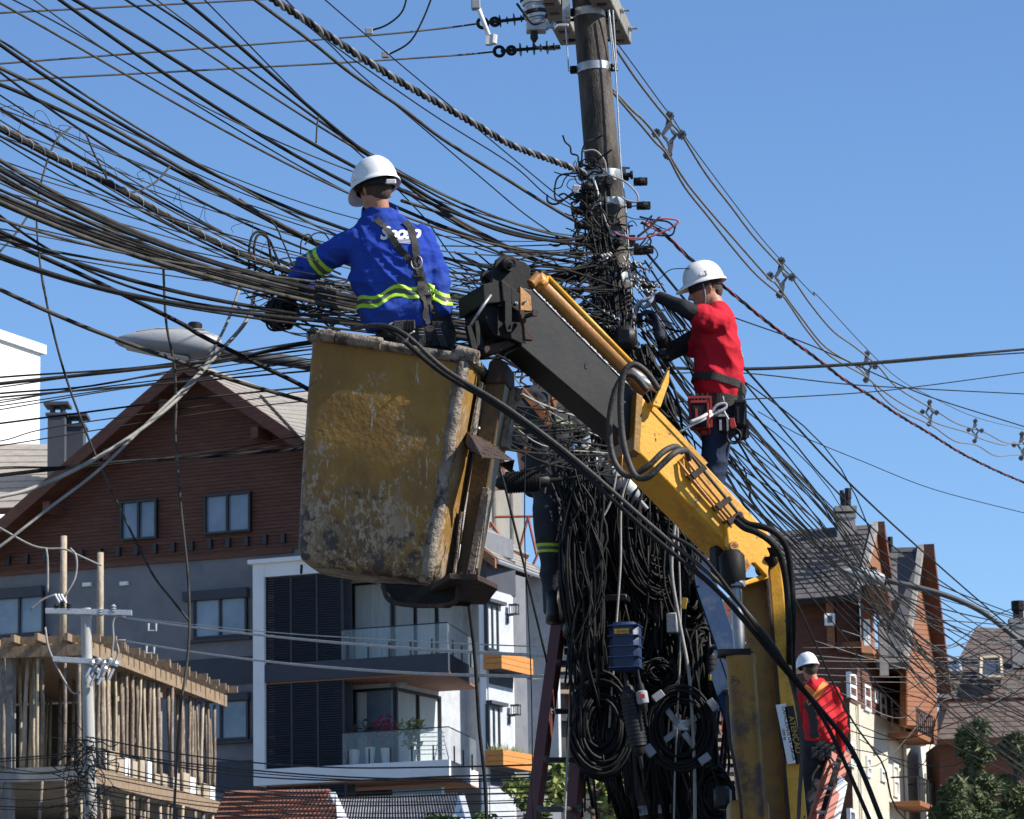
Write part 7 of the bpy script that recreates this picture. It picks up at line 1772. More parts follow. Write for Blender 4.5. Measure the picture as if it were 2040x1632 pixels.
# hanging cable coil beside the hand
def coil(cx, cy, Y, rx, ry, loops, thick, r, label, mt='cableblack', yaw=0.0, group=None, tie=True, name='cable_coil', seed=0, irregular=.12):
    q = random.Random(seed + int(cx)); c = P(cx, cy, Y); k = Y / FPX; t = thing(name, label, 'cable coil', c, group)
    ex = V((math.cos(yaw), math.sin(yaw), 0)); ez = V((0, 0, 1)); en = ex.cross(ez)
    per = max(1, loops // 4); mm = [MB() for _ in range(4)]
    for i in range(loops):
        a0 = q.uniform(0, 6.28); sc = 1 - q.random() ** 1.2 * thick; dx, dz, dn = q.gauss(0, irregular * rx * k * .3), q.gauss(0, irregular * ry * k * .3), q.uniform(-.06, .06)
        e = q.gauss(0, irregular * .5); pts = []
        for s_ in range(26):
            a = 2 * math.pi * s_ / 26
            pts.append(c + ex * (math.cos(a) * rx * k * sc * (1 + e) + dx) + ez * (math.sin(a) * ry * k * sc * (1 - e) + dz) + en * (dn + .03 * math.sin(a * 2 + a0)))
        mm[i % 4].tube(pts, r * q.uniform(.8, 1.15), 6, False, True)
    for g, x in enumerate(mm):
        if x.v: x.build('turn', MT[mt] if g else MT['cable'], t, smooth=True)
    if tie:
        for a in (q.uniform(.3, 1.2), q.uniform(2.4, 3.4), q.uniform(4.5, 5.6)):
            p = c + ex * math.cos(a) * rx * k * (1 - thick / 2) + ez * math.sin(a) * ry * k * (1 - thick / 2); d = (ex * math.cos(a) * rx + ez * math.sin(a) * ry).normalized()
            MB().tube([p + d * math.cos(b) * rx * k * thick * .6 + en * math.sin(b) * .07 for b in [2 * math.pi * s_ / 12 for s_ in range(12)]], .005, 5, False, True).build('tie', MT['black'], t, smooth=True)
    return t
coil(562, 624, 17.35, 31, 34, 60, .95, .0075, 'round black cable coil hanging from the fan beside the man\'s gloved hand', yaw=.5, seed=3)

# ------------------------------------------------------------------- spacer line going off to the right
gs = 'covered conductors of the spacer line'
YS = lambda x: YL(x - 1215, 20.9, 62, 820)
z4 = lambda p: Z(1280, 210, 3.98, p); z7 = lambda p: Z(1240, 440, 2.55, p)
c1 = [(1219, 85), (1262, 150)] + z4([(110, 0), (220, 130), (320, 250), (500, 540), (700, 800), (900, 1060), (1190, 1370)]) + z7([(870, 300), (960, 430), (1070, 560), (1180, 640), (1300, 740), (1400, 850), (1600, 970), (1700, 1030), (1840, 1075), (1940, 1125), (2040, 1135)]) + [(2120, 890)]
c2 = [(1222, 180), (1260, 220)] + z4([(0, 110), (105, 235), (215, 400), (340, 600), (500, 800), (700, 1030), (1000, 1370)]) + z7([(780, 320), (900, 480), (1030, 640), (1190, 740), (1270, 820), (1390, 910), (1520, 985), (1600, 1030), (1750, 1075), (1830, 1110), (1940, 1140), (2010, 1130)]) + [(2110, 900)]
c3 = [(1222, 185), (1255, 224)] + z4([(0, 170), (100, 290), (190, 385), (330, 640), (520, 880), (700, 1110), (900, 1340), (1090, 1500)]) + z7([(830, 400), (940, 560), (1060, 690), (1250, 800), (1300, 870), (1400, 960), (1570, 1040), (1690, 1120), (1800, 1140), (1900, 1195), (2020, 1190)]) + [(2110, 915)]
ms_ = [(1225, 80), (1262, 130)] + z4([(160, 0), (220, 70), (330, 240), (640, 660), (900, 1000), (1090, 1220), (1353, 1500)]) + z7([(990, 380), (1240, 650), (1400, 800), (1560, 890), (1800, 1000), (2040, 1060)]) + [(2120, 875)]
for p, r, lab in ((c1, .0095, 'upper right grey covered conductor held by the diamond spacers'), (c2, .0095, 'middle grey covered conductor held by the diamond spacers'), (c3, .0095, 'lowest grey covered conductor held by the diamond spacers'), (ms_, .0045, 'thin messenger wire on top of the diamond spacers')):
    cable(p, r, lab, gs, 'cable_mid' if r > .009 else 'cable_grey', YS, 'power_line', 'power line', 5)
def spacer(px, py, s, label, i):
    Y = YS(px); k = Y / FPX * s; t = thing('line_spacer', label, 'line spacer', P(px, py, Y), 'diamond line spacers'); c = P(px, py, Y)
    q = lambda x, y: c + V((x * k, 0, -y * k)); D = V((0, .03, 0))
    m = MB()
    for poly in ([(-4, -34), (6, -34), (9, -22), (2, -14), (-8, -16)], [(-8, -17), (2, -15), (-10, 0), (-16, -2)], [(2, -15), (12, -8), (18, -2), (11, 2), (5, -5)], [(-16, -2), (-10, 0), (-2, 8), (-6, 14), (-12, 6)], [(11, 1), (16, 2), (8, 14), (0, 12), (4, 8)], [(-6, 13), (8, 13), (9, 22), (5, 38), (-2, 40), (-3, 24)]):
        m.prism([q(*p) for p in poly], D)
    m.build('frame', MT['spacergrey'], t, bevel=.003)
    for cx, cy, w in ((2, -40, 1), (-26, -4, 1), (26, 0, 1), (-4, 42, 1)):
        m = MB()
        for a in range(0, 360, 45): m.box(q(cx + 7 * math.cos(R(a)), cy + 7 * math.sin(R(a))) + D / 2, (5 * k, .05, 3 * k), Matrix.Rotation(R(-a), 3, 'Y'))
        m.lathe(q(cx, cy) - D * .3, (0, 1, 0), [(0, 4 * k), (0, 7 * k), (.045, 7 * k), (.045, 4 * k)], 10); m.build('clamp', MT['spacergrey'], t)
for i, (px, py, s, lab) in enumerate(((1333, 268, 1.0, 'nearest and largest grey diamond spacer, right of the pole'), (1556, 552, .86, 'second grey diamond spacer from the pole, above the red shirted man\'s right'), (1727, 730, .66, 'third grey diamond spacer from the pole, where a black cable crosses'), (1852, 822, .55, 'fourth grey diamond spacer from the pole'), (1943, 858, .5, 'fifth and smallest whole grey diamond spacer'), (2036, 888, .6, 'grey diamond spacer cut by the right picture edge'))): spacer(px, py, s, lab, i)
# thin lines across the right sky
gt = 'thin cables crossing the right hand sky'
for nm_, (p, r) in zip(('thick black cable nearly level across the sky right of the red shirted man', 'thin black cable just under the thick level one right of the red shirted man', 'thin cable sloping slightly down to the right from the red shirted man\'s belt', 'thin cable rising to the right from the red shirted man\'s tool pouches', 'thin cable slanting down from the red shirted man\'s shoulder to the right edge', 'finest pale line slanting down across the lower right sky'), (([(1230, 725), (1330, 733), (1475, 735), (1600, 731), (1730, 723), (1880, 710), (2040, 696), (2150, 686)], .011), ([(1230, 728), (1475, 737), (1730, 726), (1900, 712), (2040, 703), (2150, 696)], .006), ([(1300, 745), (1475, 743), (1680, 765), (1840, 775), (2040, 785), (2150, 790)], .0045), ([(1320, 802), (1500, 795), (1710, 783), (1840, 769), (2040, 742), (2150, 728)], .0045), ([(1460, 632), (1620, 690), (1800, 770), (1880, 800), (2040, 850)], .0045), ([(1510, 820), (1600, 870), (1720, 920), (1860, 975), (2040, 1022), (2150, 1050)], .003))):
    cable(p, r, nm_, gt, 'cable', lambda x: YL(x - 1230, 21.6, 27, 810))
# fan of cables dropping away to the lower right
gr, lr = 'black cables fanning down to the lower right', 'black cable fanning from the pole down to the lower right of the picture'
YR = lambda x: YL(x - 1290, 21.0, 46, 750)
z6 = lambda p: Z(1500, 960, 2.428, p)
RC = [([(1285, 500), (1400, 640), (1491, 742)], [(460, 0), (870, 380), (1240, 700), (1311, 750)]), ([(1285, 520), (1380, 660), (1475, 754), (1580, 880)], [(360, 0), (700, 330), (1100, 600), (1311, 670)]), ([(1280, 540), (1380, 690), (1480, 800)], [(270, 0), (520, 300), (850, 540), (1311, 830)]),
      ([(1280, 560), (1360, 700), (1470, 880)], [(60, 0), (400, 350), (880, 650), (1311, 900)]), ([(1285, 580), (1400, 760), (1500, 900)], [(110, 0), (300, 240), (700, 560), (1100, 860), (1311, 960)]), ([(1285, 640), (1390, 800), (1480, 930)], [(0, 50), (300, 330), (700, 700), (1000, 950), (1311, 1130)]), ([(1290, 660), (1400, 830), (1490, 960)], [(0, 100), (200, 330), (500, 640), (900, 960), (1311, 1140)]),
      ([(1290, 700), (1400, 860)], [(60, 190), (200, 360), (500, 680), (900, 1000), (1311, 1160)]), ([(1290, 720), (1400, 880), (1480, 1000)], [(100, 330), (450, 760), (620, 1000), (900, 1240), (1311, 1440)]), ([(1300, 740), (1420, 900)], [(20, 230), (200, 560), (450, 1100), (620, 1350), (850, 1700)]), ([(1300, 690), (1420, 860), (1500, 985)], [(150, 240), (420, 520), (760, 800), (1100, 1000), (1311, 1080)])]
for i, (a, b) in enumerate(RC):
    f = a + z6(b) + [(2150, z6(b)[-1][1] + 60)]; rfan.append((cable(f, (.009, .007, .0055)[i % 3], lr, gr, 'cable', YR), f, (.009, .007, .0055)[i % 3], 'cable'))
for i in range(30):
    y0 = 520 + r3.random() * 300; ye = 1230 + r3.random() * 330; s_ = r3.uniform(-25, 45)
    x2 = 1640 + r3.uniform(-40, 40); y2 = 960 + (y0 - 520) * .55 + r3.uniform(-20, 60) + s_
    f = [(1270 + r3.uniform(-15, 25), y0), (1430, y0 + (y2 - y0) * .45), (x2, y2), (1840, y2 + (ye - y2) * .62), (2060, ye), (2200, ye + 70)]; r_ = r3.choice((.0045, .0055, .007))
    rfan.append((cable(f, r_, lr, gr, 'cable' if i % 4 else 'cable_grey', lambda x: YL(x - 1290, 21.0, 40 + (i % 5) * 3, 750)), f, r_, 'cable' if i % 4 else 'cable_grey'))
for i in range(12):                                                # slack lines sagging across the lower right
    y0 = r3.uniform(1250, 1520); y1 = r3.uniform(1150, 1500); xs = r3.uniform(1600, 1720)
    f = [(xs, y0), (xs + 120, y0 + r3.uniform(10, 60)), (1880, (y0 + y1) / 2 + r3.uniform(40, 90)), (1990, (y0 + y1) / 2 + r3.uniform(0, 50)), (2160, y1)]; slk.append((cable(f, r3.choice((.005, .0065)), 'slack grey cable sagging before the cream hotel and the pines', 'slack cables at the lower right', 'cable_pale' if i % 3 == 0 else 'cable', lambda x: 41 + (i % 4)), f))
for i in range(6):
    y0 = 1290 + i * 14 + r3.uniform(-4, 4)
    cable([(1600, y0), (1800, y0 + r3.uniform(-5, 12)), (2160, y0 + r3.uniform(-20, 10))], .0055, 'level cable across the front of the hotel, %s from the top above the scarlet shirt' % nth(i), 'level cables before the hotel', 'cable_pale', 48 + i * .3)
look = lambda r, mt: ('thin' if r < .006 else 'medium' if r < .009 else 'thick') + (' black' if mt == 'cable' else ' grey')
for i, (o, f, r, mt) in enumerate(sorted(fan, key=lambda e: perim(e[1]))): o['label'] = '%s cable left of the pole, %s counted clockwise from the lower left corner' % (look(r, mt), nth(i))
for i, (o, f, r, mt) in enumerate(sorted(gab, key=lambda e: e[1][0][1])): o['label'] = '%s cable crossing the gable, %s from the top at the left edge' % (look(r, mt), nth(i))
for i, (o, f, r, mt) in enumerate(sorted(rfan, key=lambda e: crossing(e[1], 2040) or 0)): o['label'] = '%s cable fanning right, %s from the top at the right picture edge' % (look(r * 1.25, mt), nth(i))
# thick pair slung from the bucket over the lift arm
for k, p in enumerate(([(760, 650, 16.75), (800, 676, 16.62), (880, 742, 16.6), (1000, 815, 16.58), (1140, 922, 16.55), (1300, 1068, 16.5), (1420, 1168, 16.5), (1490, 1245, 16.5), (1560, 1330, 16.6), (1640, 1420, 16.8), (1700, 1500, 16.9), (1762, 1650, 16.9), (1800, 1750, 16.9)],
                      [(700, 655, 16.8), (760, 648, 16.7), (810, 668, 16.63), (890, 738, 16.6), (1010, 812, 16.57), (1150, 918, 16.54), (1310, 1058, 16.5), (1430, 1158, 16.5), (1500, 1235, 16.5), (1550, 1300, 16.6), (1580, 1370, 16.7), (1597, 1480, 16.75), (1592, 1600, 16.8), (1588, 1700, 16.8)])):
    cable(p, .0125 if k == 0 else .011, 'thick black cable slung from the bucket rim across the lift arm %s' % ('to the bottom right' if k == 0 else 'and down along it'), 'thick cables slung from the bucket', 'rubber' if k == 0 else 'hose', name='slung_cable')
cable([(1330, 1062, 16.5), (1400, 1110, 16.48), (1500, 1240, 16.48), (1580, 1345, 16.6), (1650, 1450, 16.8), (1740, 1650, 16.9)], .011, 'thick black cable lying beside the slung pair over the lift arm', 'thick cables slung from the bucket', 'cable', name='slung_cable')
m = MB()
for k in range(4): m.tube([P(802, 677, 16.62) + V((math.cos(a) * .028, math.sin(a) * .024, math.sin(a) * .02 + .004 * k)) for a in [2 * math.pi * q / 12 for q in range(12)]], .004, 5, False, True)
tag(m.build('cable_tie', MT['black'], None, True), 'black wire tie knotted round the slung cables at the bucket rim', 'cable tie')
# wires fanning past the dark uniform
gf, lf = 'grey cables passing before the man in the dark uniform', 'grey cable sagging from behind the bucket towards the pole, low down'
for i in range(19):
    y0 = r3.uniform(700, 900); y1 = 690 + (y0 - 690) * .5 + r3.uniform(60, 180)
    f = [(880, y0 - 20), (985, y0), (1080, (y0 + y1) / 2 + r3.uniform(-5, 25)), (1200, y1), (1245, y1 + 5)]; pas.append((cable(f, r3.choice((.004, .0055, .007)), lf, gf, 'cable' if i % 7 else 'cable_pale', lambda x: YL(x - 900, 18.3, 20.3, 345)), f))

m = MB()
for i in range(48):
    x0, y0 = r3.uniform(1000, 1150), r3.uniform(730, 960); x1, y1 = x0 + r3.uniform(-20, 120), y0 + r3.uniform(-70, 90); Y = r3.uniform(19.3, 19.68)
    m.tube(crom([P(x0, y0, Y), P((x0 + x1) / 2 + r3.gauss(0, 14), (y0 + y1) / 2 + r3.gauss(0, 16), Y), P(x1, y1, Y)], 4), r3.choice((.003, .004, .006)), 5)
tag(m.build('wire_tangle', MT['cable_grey'], None, True), 'thin criss-cross wires hanging before the chest of the uniformed man', 'wires', kind='stuff')

# =================================================================== COILS AND CLOSURES ON THE POLE
gc = 'cable coils tied to the pole'
coil(1268, 1115, 20.45, 120, 118, 130, .62, .009, 'largest black cable coil, loosely wound high on the pole', seed=1, group=gc, irregular=.16)
coil(1300, 1060, 20.4, 95, 150, 90, .6, .007, 'tall narrow bundle of hanging cable loops behind the blue ladder', seed=2, group=gc, yaw=.5, irregular=.2)
coil(1198, 1448, 20.2, 62, 98, 100, .6, .0095, 'tall oval cable coil low on the left of the pole', seed=4, group=gc)
coil(1385, 1335, 20.55, 40, 92, 64, .6, .009, 'narrow upright cable coil right of the blue box, seen nearly edge on', seed=5, group=gc, yaw=.9)
coil(1312, 1345, 20.3, 38, 30, 40, .75, .006, 'small bunched cable coil just right of the blue box', seed=6, group=gc, irregular=.3)
coil(1152, 1130, 20.0, 32, 140, 80, .8, .0085, 'long slack bunch of cable loops hanging over the uniformed man\'s right leg', seed=18, group=gc, yaw=.3, irregular=.25)
coil(1368, 1180, 20.5, 42, 70, 36, .5, .009, 'cable coil with a yellow tag beside the blue ladder', seed=7, group=gc, yaw=.4)
coil(1175, 1290, 20.6, 30, 105, 50, .7, .008, 'thin slack cable coil beside the red ladder', seed=8, group=gc, yaw=.6, irregular=.2)
coil(1420, 1590, 20.5, 44, 62, 26, .45, .008, 'cable coil low beside the foot of the yellow cylinder', seed=9, group=gc, yaw=.3)
sp = coil(1356, 1452, 20.2, 66, 86, 84, .42, .0075, 'round cable coil wound on a grey cross shaped holder', seed=10, group=gc, tie=False, irregular=.06)
c = P(1356, 1452, 20.2)
for a in (35, 125, 215, 305):
    d = V((math.cos(R(a)), 0, math.sin(R(a)))); q = d.cross(V((0, 1, 0)))
    m = MB(); m.obox(c + d * .03 - q * .018 + V((0, -.02, 0)), d * .2, q * .036, V((0, .02, 0))); m.build('arm', MT['greyplastic'], sp, bevel=.003)
    m = MB(); m.obox(c + d * .2 - q * .034 + V((0, -.1, 0)), d * .045, q * .068, V((0, .11, 0))); m.build('stop', MT['greyplastic'], sp, bevel=.003)
m = MB(); m.box(c + V((0, 0, .02)), (.09, .03, .06)); m.build('hub', MT['whiteplastic'], sp, bevel=.004)
# hanging strands and dark lashings that fill in between the coils
m = MB(); mg = MB()
for i in range(70):                                                # thick trunk of cables tied along the pole
    a = r3.uniform(0, 6.28); rr = r3.uniform(.15, .36); pts = []
    for k, y in enumerate(range(690, 1740, 105)):
        f = min(1, k / 3) * (1 - .5 * max(0, (y - 1450) / 250)); pts.append(P(pxc(y) + 12, y, YP) + V((math.cos(a) * (.12 + (rr - .1) * f) * 1.15 + r3.gauss(0, .02), math.sin(a) * (.12 + (rr - .1) * f) * .8, 0)))
    m.tube(crom(pts, 3), r3.choice((.009, .012, .016)), 6)
for i in range(90):                                                # strands hanging down over the uniformed man's right leg
    x0 = r3.uniform(1110, 1190); y0 = r3.uniform(860, 1060); x1 = r3.uniform(1125, 1200); y1 = y0 + r3.uniform(120, 420); Y = r3.uniform(19.9, 20.15)
    m.tube(crom([P(x0, y0, Y), P((x0 + x1) / 2 + r3.gauss(10, 16), (y0 * 2 + y1) / 3, Y), P((x0 + x1) / 2 + r3.gauss(10, 16), (y0 + y1 * 2) / 3, Y), P(x1, y1, Y)], 4), r3.choice((.005, .007, .01)), 5)
for i in range(460):
    x0 = r3.uniform(1150, 1340); y0 = r3.uniform(800, 1150); x1 = x0 + r3.gauss(25, 40); y1 = y0 + r3.uniform(150, 520)
    x1 = max(1160, min(1405, x1)); Y = r3.uniform(20.3, 20.95)
    p = crom([P(x0, y0, Y), P((x0 + x1) / 2 + r3.gauss(0, 18), (y0 * 2 + y1) / 3, Y + r3.gauss(0, .05)), P((x0 + x1) / 2 + r3.gauss(0, 22), (y0 + y1 * 2) / 3, Y), P(x1, y1, Y)], 4)
    (mg if i % 18 == 0 else m).tube(p, r3.choice((.004, .006, .008, .01)), 5)
def squiggle(p, L_, q):
    pts, d = [p], V((q.gauss(0, 1), q.gauss(0, .3), q.gauss(0, 1))).normalized()
    for k in range(5):
        d = (d + V((q.gauss(0, .7), q.gauss(0, .25), q.gauss(-.15, .7)))).normalized(); pts.append(pts[-1] + d * L_ * .4)
    return crom(pts, 5)
for i in range(95):
    m.tube(squiggle(P(r3.uniform(1150, 1290), r3.uniform(440, 900), r3.uniform(20.6, 20.95)), r3.uniform(.06, .2), r3), r3.choice((.003, .004, .006)), 5)
for i in range(60):
    x0 = r3.uniform(1190, 1290); y0 = r3.uniform(620, 840); x1 = x0 + r3.uniform(10, 110); y1 = y0 + r3.uniform(80, 260); Y = r3.uniform(20.45, 20.8)
    m.tube(crom([P(x0, y0, Y), P((x0 + x1) / 2 + r3.gauss(8, 14), (y0 + y1) / 2, Y - .05), P(x1, y1, Y)], 4), r3.choice((.005, .007, .009)), 5)
for i in range(44):
    m.tube(squiggle(P(r3.uniform(1140, 1200), r3.uniform(310, 480), r3.uniform(20.62, 20.85)), r3.uniform(.05, .16), r3), r3.choice((.003, .004, .006)), 5)
for i in range(16):
    x0 = r3.uniform(1165, 1205); y0 = r3.uniform(330, 430); m.tube(crom([P(x0, y0, 20.82), P(x0 + r3.uniform(0, 22), y0 + 90, 20.8), P(x0 + r3.uniform(10, 50), y0 + 210, 20.78), P(x0 + r3.uniform(20, 80), y0 + 400, 20.72)], 5), r3.choice((.004, .006, .008)), 5)
tag(m.build('cable_tangle', MT['cableblack'], None, True), 'black mass of hanging and knotted cables wrapped round the pole', 'cables', kind='stuff')
tag(mg.build('wire_strands', MT['cable_grey'], None, True), 'grey loose wires hanging among the black cables on the pole', 'wires', kind='stuff')
for p, r, lab in (([(1258, 935), (1238, 1000), (1236, 1120), (1228, 1240), (1222, 1330), (1214, 1450)], .0085, 'pale straight wire hanging down in front of the big coil'), ([(1240, 850), (1225, 960), (1212, 1010), (1180, 1060), (1148, 1110), (1138, 1200), (1136, 1400), (1128, 1560), (1122, 1700)], .0085, 'pale cable bending left and hanging beside the red ladder'), ([(1320, 900), (1345, 1010), (1338, 1130), (1352, 1230), (1372, 1340), (1380, 1450), (1384, 1560), (1384, 1700)], .011, 'pale thick cable hanging down over the right hand coils'), ([(1346, 990), (1352, 1100), (1356, 1250), (1350, 1420), (1344, 1560), (1342, 1700)], .006, 'thin pale wire hanging over the cross shaped cable holder'),
                  ([(948, 830), (975, 880), (1000, 950), (1018, 1020), (1040, 1110), (1090, 1320)], .0075, 'thin black cord hanging from the step plate past the splice tube'), ([(930, 1170), (945, 1300), (955, 1450), (966, 1560), (972, 1700)], .011, 'black hose hanging straight down below the bucket'), ([(1046, 900), (1046, 1100), (1058, 1350), (1062, 1640)], .0035, 'thin plumb wire left of the red ladder'), ([(1395, 1560), (1410, 1520), (1440, 1600), (1448, 1700)], .006, 'thin wire dangling beside the yellow cylinder'), ([(1130, 735), (1136, 860), (1150, 960), (1158, 1090)], .008, 'dark rope hanging before the uniformed man')):
    cable(p, r, lab, 'loose cables hanging at the pole', 'cable_pale' if 'pale' in lab else 'cable', 20.15 if p[0][0] > 1100 else 18.6, 'hanging_cable')
# closures
def closure(a, b, r, label, mt, ribs=0, caps=None, yv=20.3):
    a, b = P(a[0], a[1], yv), P(b[0], b[1], yv); d = b - a; L_ = d.length; t = thing('splice_closure', label, 'splice closure', (a + b) / 2, 'splice closures on the cables'); prof = [(0, r * .5), (.01, r * .95)]
    n = ribs or 1
    for k in range(n):
        z = .02 + (L_ - .04) * k / n; w = (L_ - .04) / n
        prof += [(z, r), (z + w * .7, r), (z + w * .75, r * .93), (z + w * .97, r * .93)] if ribs else [(z, r), (z + w, r)]
    prof += [(L_ - .01, r * .95), (L_, r * .5)]
    MB().lathe(a, d, prof, 22).build('sleeve', MT[mt], t, smooth='auto')
    for e, s_ in ((a, -1), (b, 1)): MB().lathe(e, d * s_, [(-.01, r * .7), (.03, r * .6), (.05, r * .25), (.12, r * .2)], 14).build('end_cap', MT[caps or 'black'], t, smooth='auto')
    return t
closure((1004, 962), (1078, 958), .062, 'black ribbed splice tube lying level left of the uniformed man\'s knees', 'rubber', 12, 'black', 19.4)
closure((1170, 888), (1165, 968), .075, 'upright pale grey ribbed splice sleeve below the boom', 'whiteplastic', 8, 'greyplastic')
closure((1200, 918), (1262, 985), .062, 'slanting pale corrugated splice sleeve below the boom, beside the upright one', 'whiteplastic', 9, 'greyplastic')
closure((1232, 895), (1262, 940), .07, 'short white corrugated sleeve just under the boom', 'white', 6, 'greyplastic', 20.5)
closure((1252, 1380), (1272, 1490), .055, 'long black ribbed splice tube under the blue box', 'black', 12, 'black', 19.95)
closure((1277, 1375), (1282, 1405), .034, 'small splice tube with a red and white label right of the ribbed tube', 'greyplastic', 0, 'rubber', 19.9)
closure((1414, 1300), (1420, 1420), .04, 'black ribbed tube at the right edge of the coils', 'black', 10, 'black', 20.5)
m = MB(); m.prism([P(1272, 1383, 19.86), P(1284, 1383, 19.86), P(1285, 1391, 19.86), P(1273, 1391, 19.86)], V((0, -.003, 0))); tag(m.build('red_label', MT['red'], None), 'small red and white label stuck on the splice tube below the blue box', 'label')
def rbox(cx, cy, w, h, dep, Y, label, mt, name='splice_box', ribs=0, bev=.02, cat='splice box', lab=None, tilt=0.0):
    c = P(cx, cy, Y); k = Y / FPX; t = thing(name, label, cat, c); M_ = Matrix.Rotation(R(tilt), 3, 'Y') @ Matrix.Rotation(R(-12), 3, 'Z')
    MB().box(c, (w * k, dep, h * k), M_).build('case', MT[mt], t, bevel=bev, smooth='auto')
    for i in range(ribs):
        z = h * k * (-.42 + .84 * i / max(1, ribs - 1)); MB().box(c + M_ @ V((0, 0, z)), (w * k + .012, dep + .012, .008), M_).build('rib', MT[mt], t, bevel=.002)
    if lab:
        q = MB().box(c + M_ @ V((-w * k * .04, -dep / 2 - .004, h * k * .3)), (w * k * .5, .004, h * k * .1), M_).build('label_strip', MT['yellow'], t)
    return t
b_ = rbox(1246, 1290, 60, 100, .14, 19.95, 'dark blue plastic splice box with a yellow label hung on the pole', 'bluebox', ribs=5, bev=.028, lab=1)
txt('30 NO 60', .02, 'lettering', MT['black'], b_, Matrix.Translation(P(1243, 1258, 19.95 - .083)) @ Matrix.Rotation(R(-12), 4, 'Z') @ Matrix.Rotation(R(90), 4, 'X'))
rbox(1246, 673, 44, 46, .12, 20.35, 'rounded black plastic box at the pole beside the red shirted man', 'black', bev=.03)
rbox(1340, 1242, 22, 40, .08, 20.3, 'small grey box with pale markings among the cables right of the blue box', 'greyplastic', bev=.006)
rbox(1232, 1195, 46, 14, .2, 20.3, 'flat dark box with pale labels under the big coil', 'black', bev=.006)
rbox(1322, 705, 18, 16, .1, 20.6, 'small black block on the cables below the gloved hand', 'black', bev=.008)
rbox(1440, 1590, 32, 46, .12, 18.6, 'black lamp housing at the bottom beside the yellow cylinder foot', 'black', bev=.02, name='work_lamp', cat='lamp')
yt_ = rbox(1363, 1202, 11, 22, .01, 20.1, 'yellow plastic tag hanging on the coil beside the blue ladder', 'yellow', name='cable_tag', cat='tag', bev=.001, tilt=12)
rbox(1414, 1350, 5, 12, .01, 20.35, 'narrow yellow and black tag on the narrow coil', 'yellow', name='cable_tag', cat='tag', bev=.001)
# loops of wire round the pole top and the coloured tails
for p, r, mt, lab in (([(1158, 345), (1115, 350), (1105, 380), (1112, 400), (1150, 385)], .006, 'cable', 'black wire loop left of the pole by the tap box'), ([(1090, 388), (1092, 402), (1110, 406), (1140, 385), (1150, 376)], .007, 'cable', 'black wire loop running into the tap box'), ([(1160, 302), (1185, 300), (1204, 320), (1208, 345)], .006, 'cable_pale', 'pale wire hoop arching over the pole strap'), ([(1212, 348), (1245, 362), (1268, 385), (1270, 402), (1250, 400), (1238, 392)], .006, 'cable_pale', 'pale wire hoop sticking out right of the pole'),
                      ([(1222, 464), (1260, 475), (1300, 470), (1345, 450), (1350, 440)], .0055, 'pinkwire', 'pink wire tail curling right of the pole'), ([(1218, 460), (1262, 478), (1310, 466), (1340, 452), (1352, 440), (1320, 436), (1290, 446), (1300, 455)], .0055, 'pinkwire', 'pink wire tail looping back right of the pole'), ([(1270, 472), (1295, 452), (1315, 432)], .008, 'cable_grey', 'grey cable stub crossing the pink wire tails'), ([(1274, 432), (1300, 438), (1330, 442), (1346, 455)], .006, 'cable', 'black wire tail above the pink ones'), ([(1290, 470), (1297, 480), (1292, 492), (1285, 495)], .006, 'cable', 'short black hook of wire right of the strap'), ([(1150, 456), (1146, 470), (1150, 500)], .006, 'cable', 'short black wire linking two brackets left of the pole'),
                      ([(1172, 410), (1185, 440), (1215, 468), (1240, 480)], .006, 'cable_grey', 'grey wire slanting over the front of the pole, the left one'), ([(1200, 420), (1210, 450), (1220, 465)], .006, 'cable_pale', 'pale wire slanting over the front of the pole, the right one'), ([(1182, 355), (1190, 380), (1196, 408)], .007, 'whiteplastic', 'short white rod standing against the pole'), ([(1340, 620), (1365, 650), (1350, 660), (1290, 640), (1270, 640)], .007, 'cable', 'black cable end bent into a loop by the gloved hand')):
    MT.setdefault('pinkwire', mat('faded pink wire', (.5, .14, .17), (.42, .1, .13), 8, .6))
    cable(p, r, lab, 'wire loops and tails at the pole', mt, 20.72, 'wire_loop', 'wire')

# =================================================================== LADDERS
def ladder(name, label, a0, a1, b0, b1, rail, mt, rungmt, n, depth=.07, wid=.035):
    """rails from foot a0 / b0 to head a1 / b1"""
    t = thing(name, label, 'ladder', (a0 + b0) / 2)
    d = (a1 - a0).normalized(); w = (b0 - a0).normalized(); e = d.cross(w).normalized()
    for p, q, s_ in ((a0, a1, -1), (b0, b1, 1)):
        m = MB(); m.obox(p - e * depth / 2 - w * wid / 2, w * wid * .25, e * depth, q - p); m.obox(p - e * depth / 2 - w * wid / 4 + w * .001, w * wid * .75, e * .008, q - p); m.obox(p + e * (depth / 2 - .008) - w * wid / 4 + w * .001, w * wid * .75, e * .008, q - p)
        m.build('rail', MT[mt], t, bevel=.002)
    for k in range(n):
        f = (k + .5) / n; m = MB(); m.tube([a0.lerp(a1, f), b0.lerp(b1, f)], .017, 8); m.build('rung', MT[rungmt], t, smooth='auto')
        for p in (a0.lerp(a1, f), b0.lerp(b1, f)):
            m = MB(); m.lathe(p - e * (depth / 2 + .003), e, [(0, .024), (.004, .024), (.004, .016)], 10); m.build('rivet_plate', MT[rungmt], t)
    return t
MT['rungdark'] = mat('dirty aluminium rung', (.2, .19, .18), (.12, .115, .11), 12, .6, .3)
MT['redladder'] = mat('red fibreglass rail', (.12, .024, .016), (.08, .018, .013), 4, .6, bump=.1, c3=(.08, .025, .02), dscale=5, dpos=.62)
MT['blueladder'] = mat('blue painted rail', (.008, .03, .085), (.012, .04, .1), 4, .6, bump=.1, c3=(.04, .06, .1), dscale=6, dpos=.64)
MT['orangeladder'] = mat('orange fibreglass rail', (.36, .075, .028), (.28, .055, .022), 4, .6)
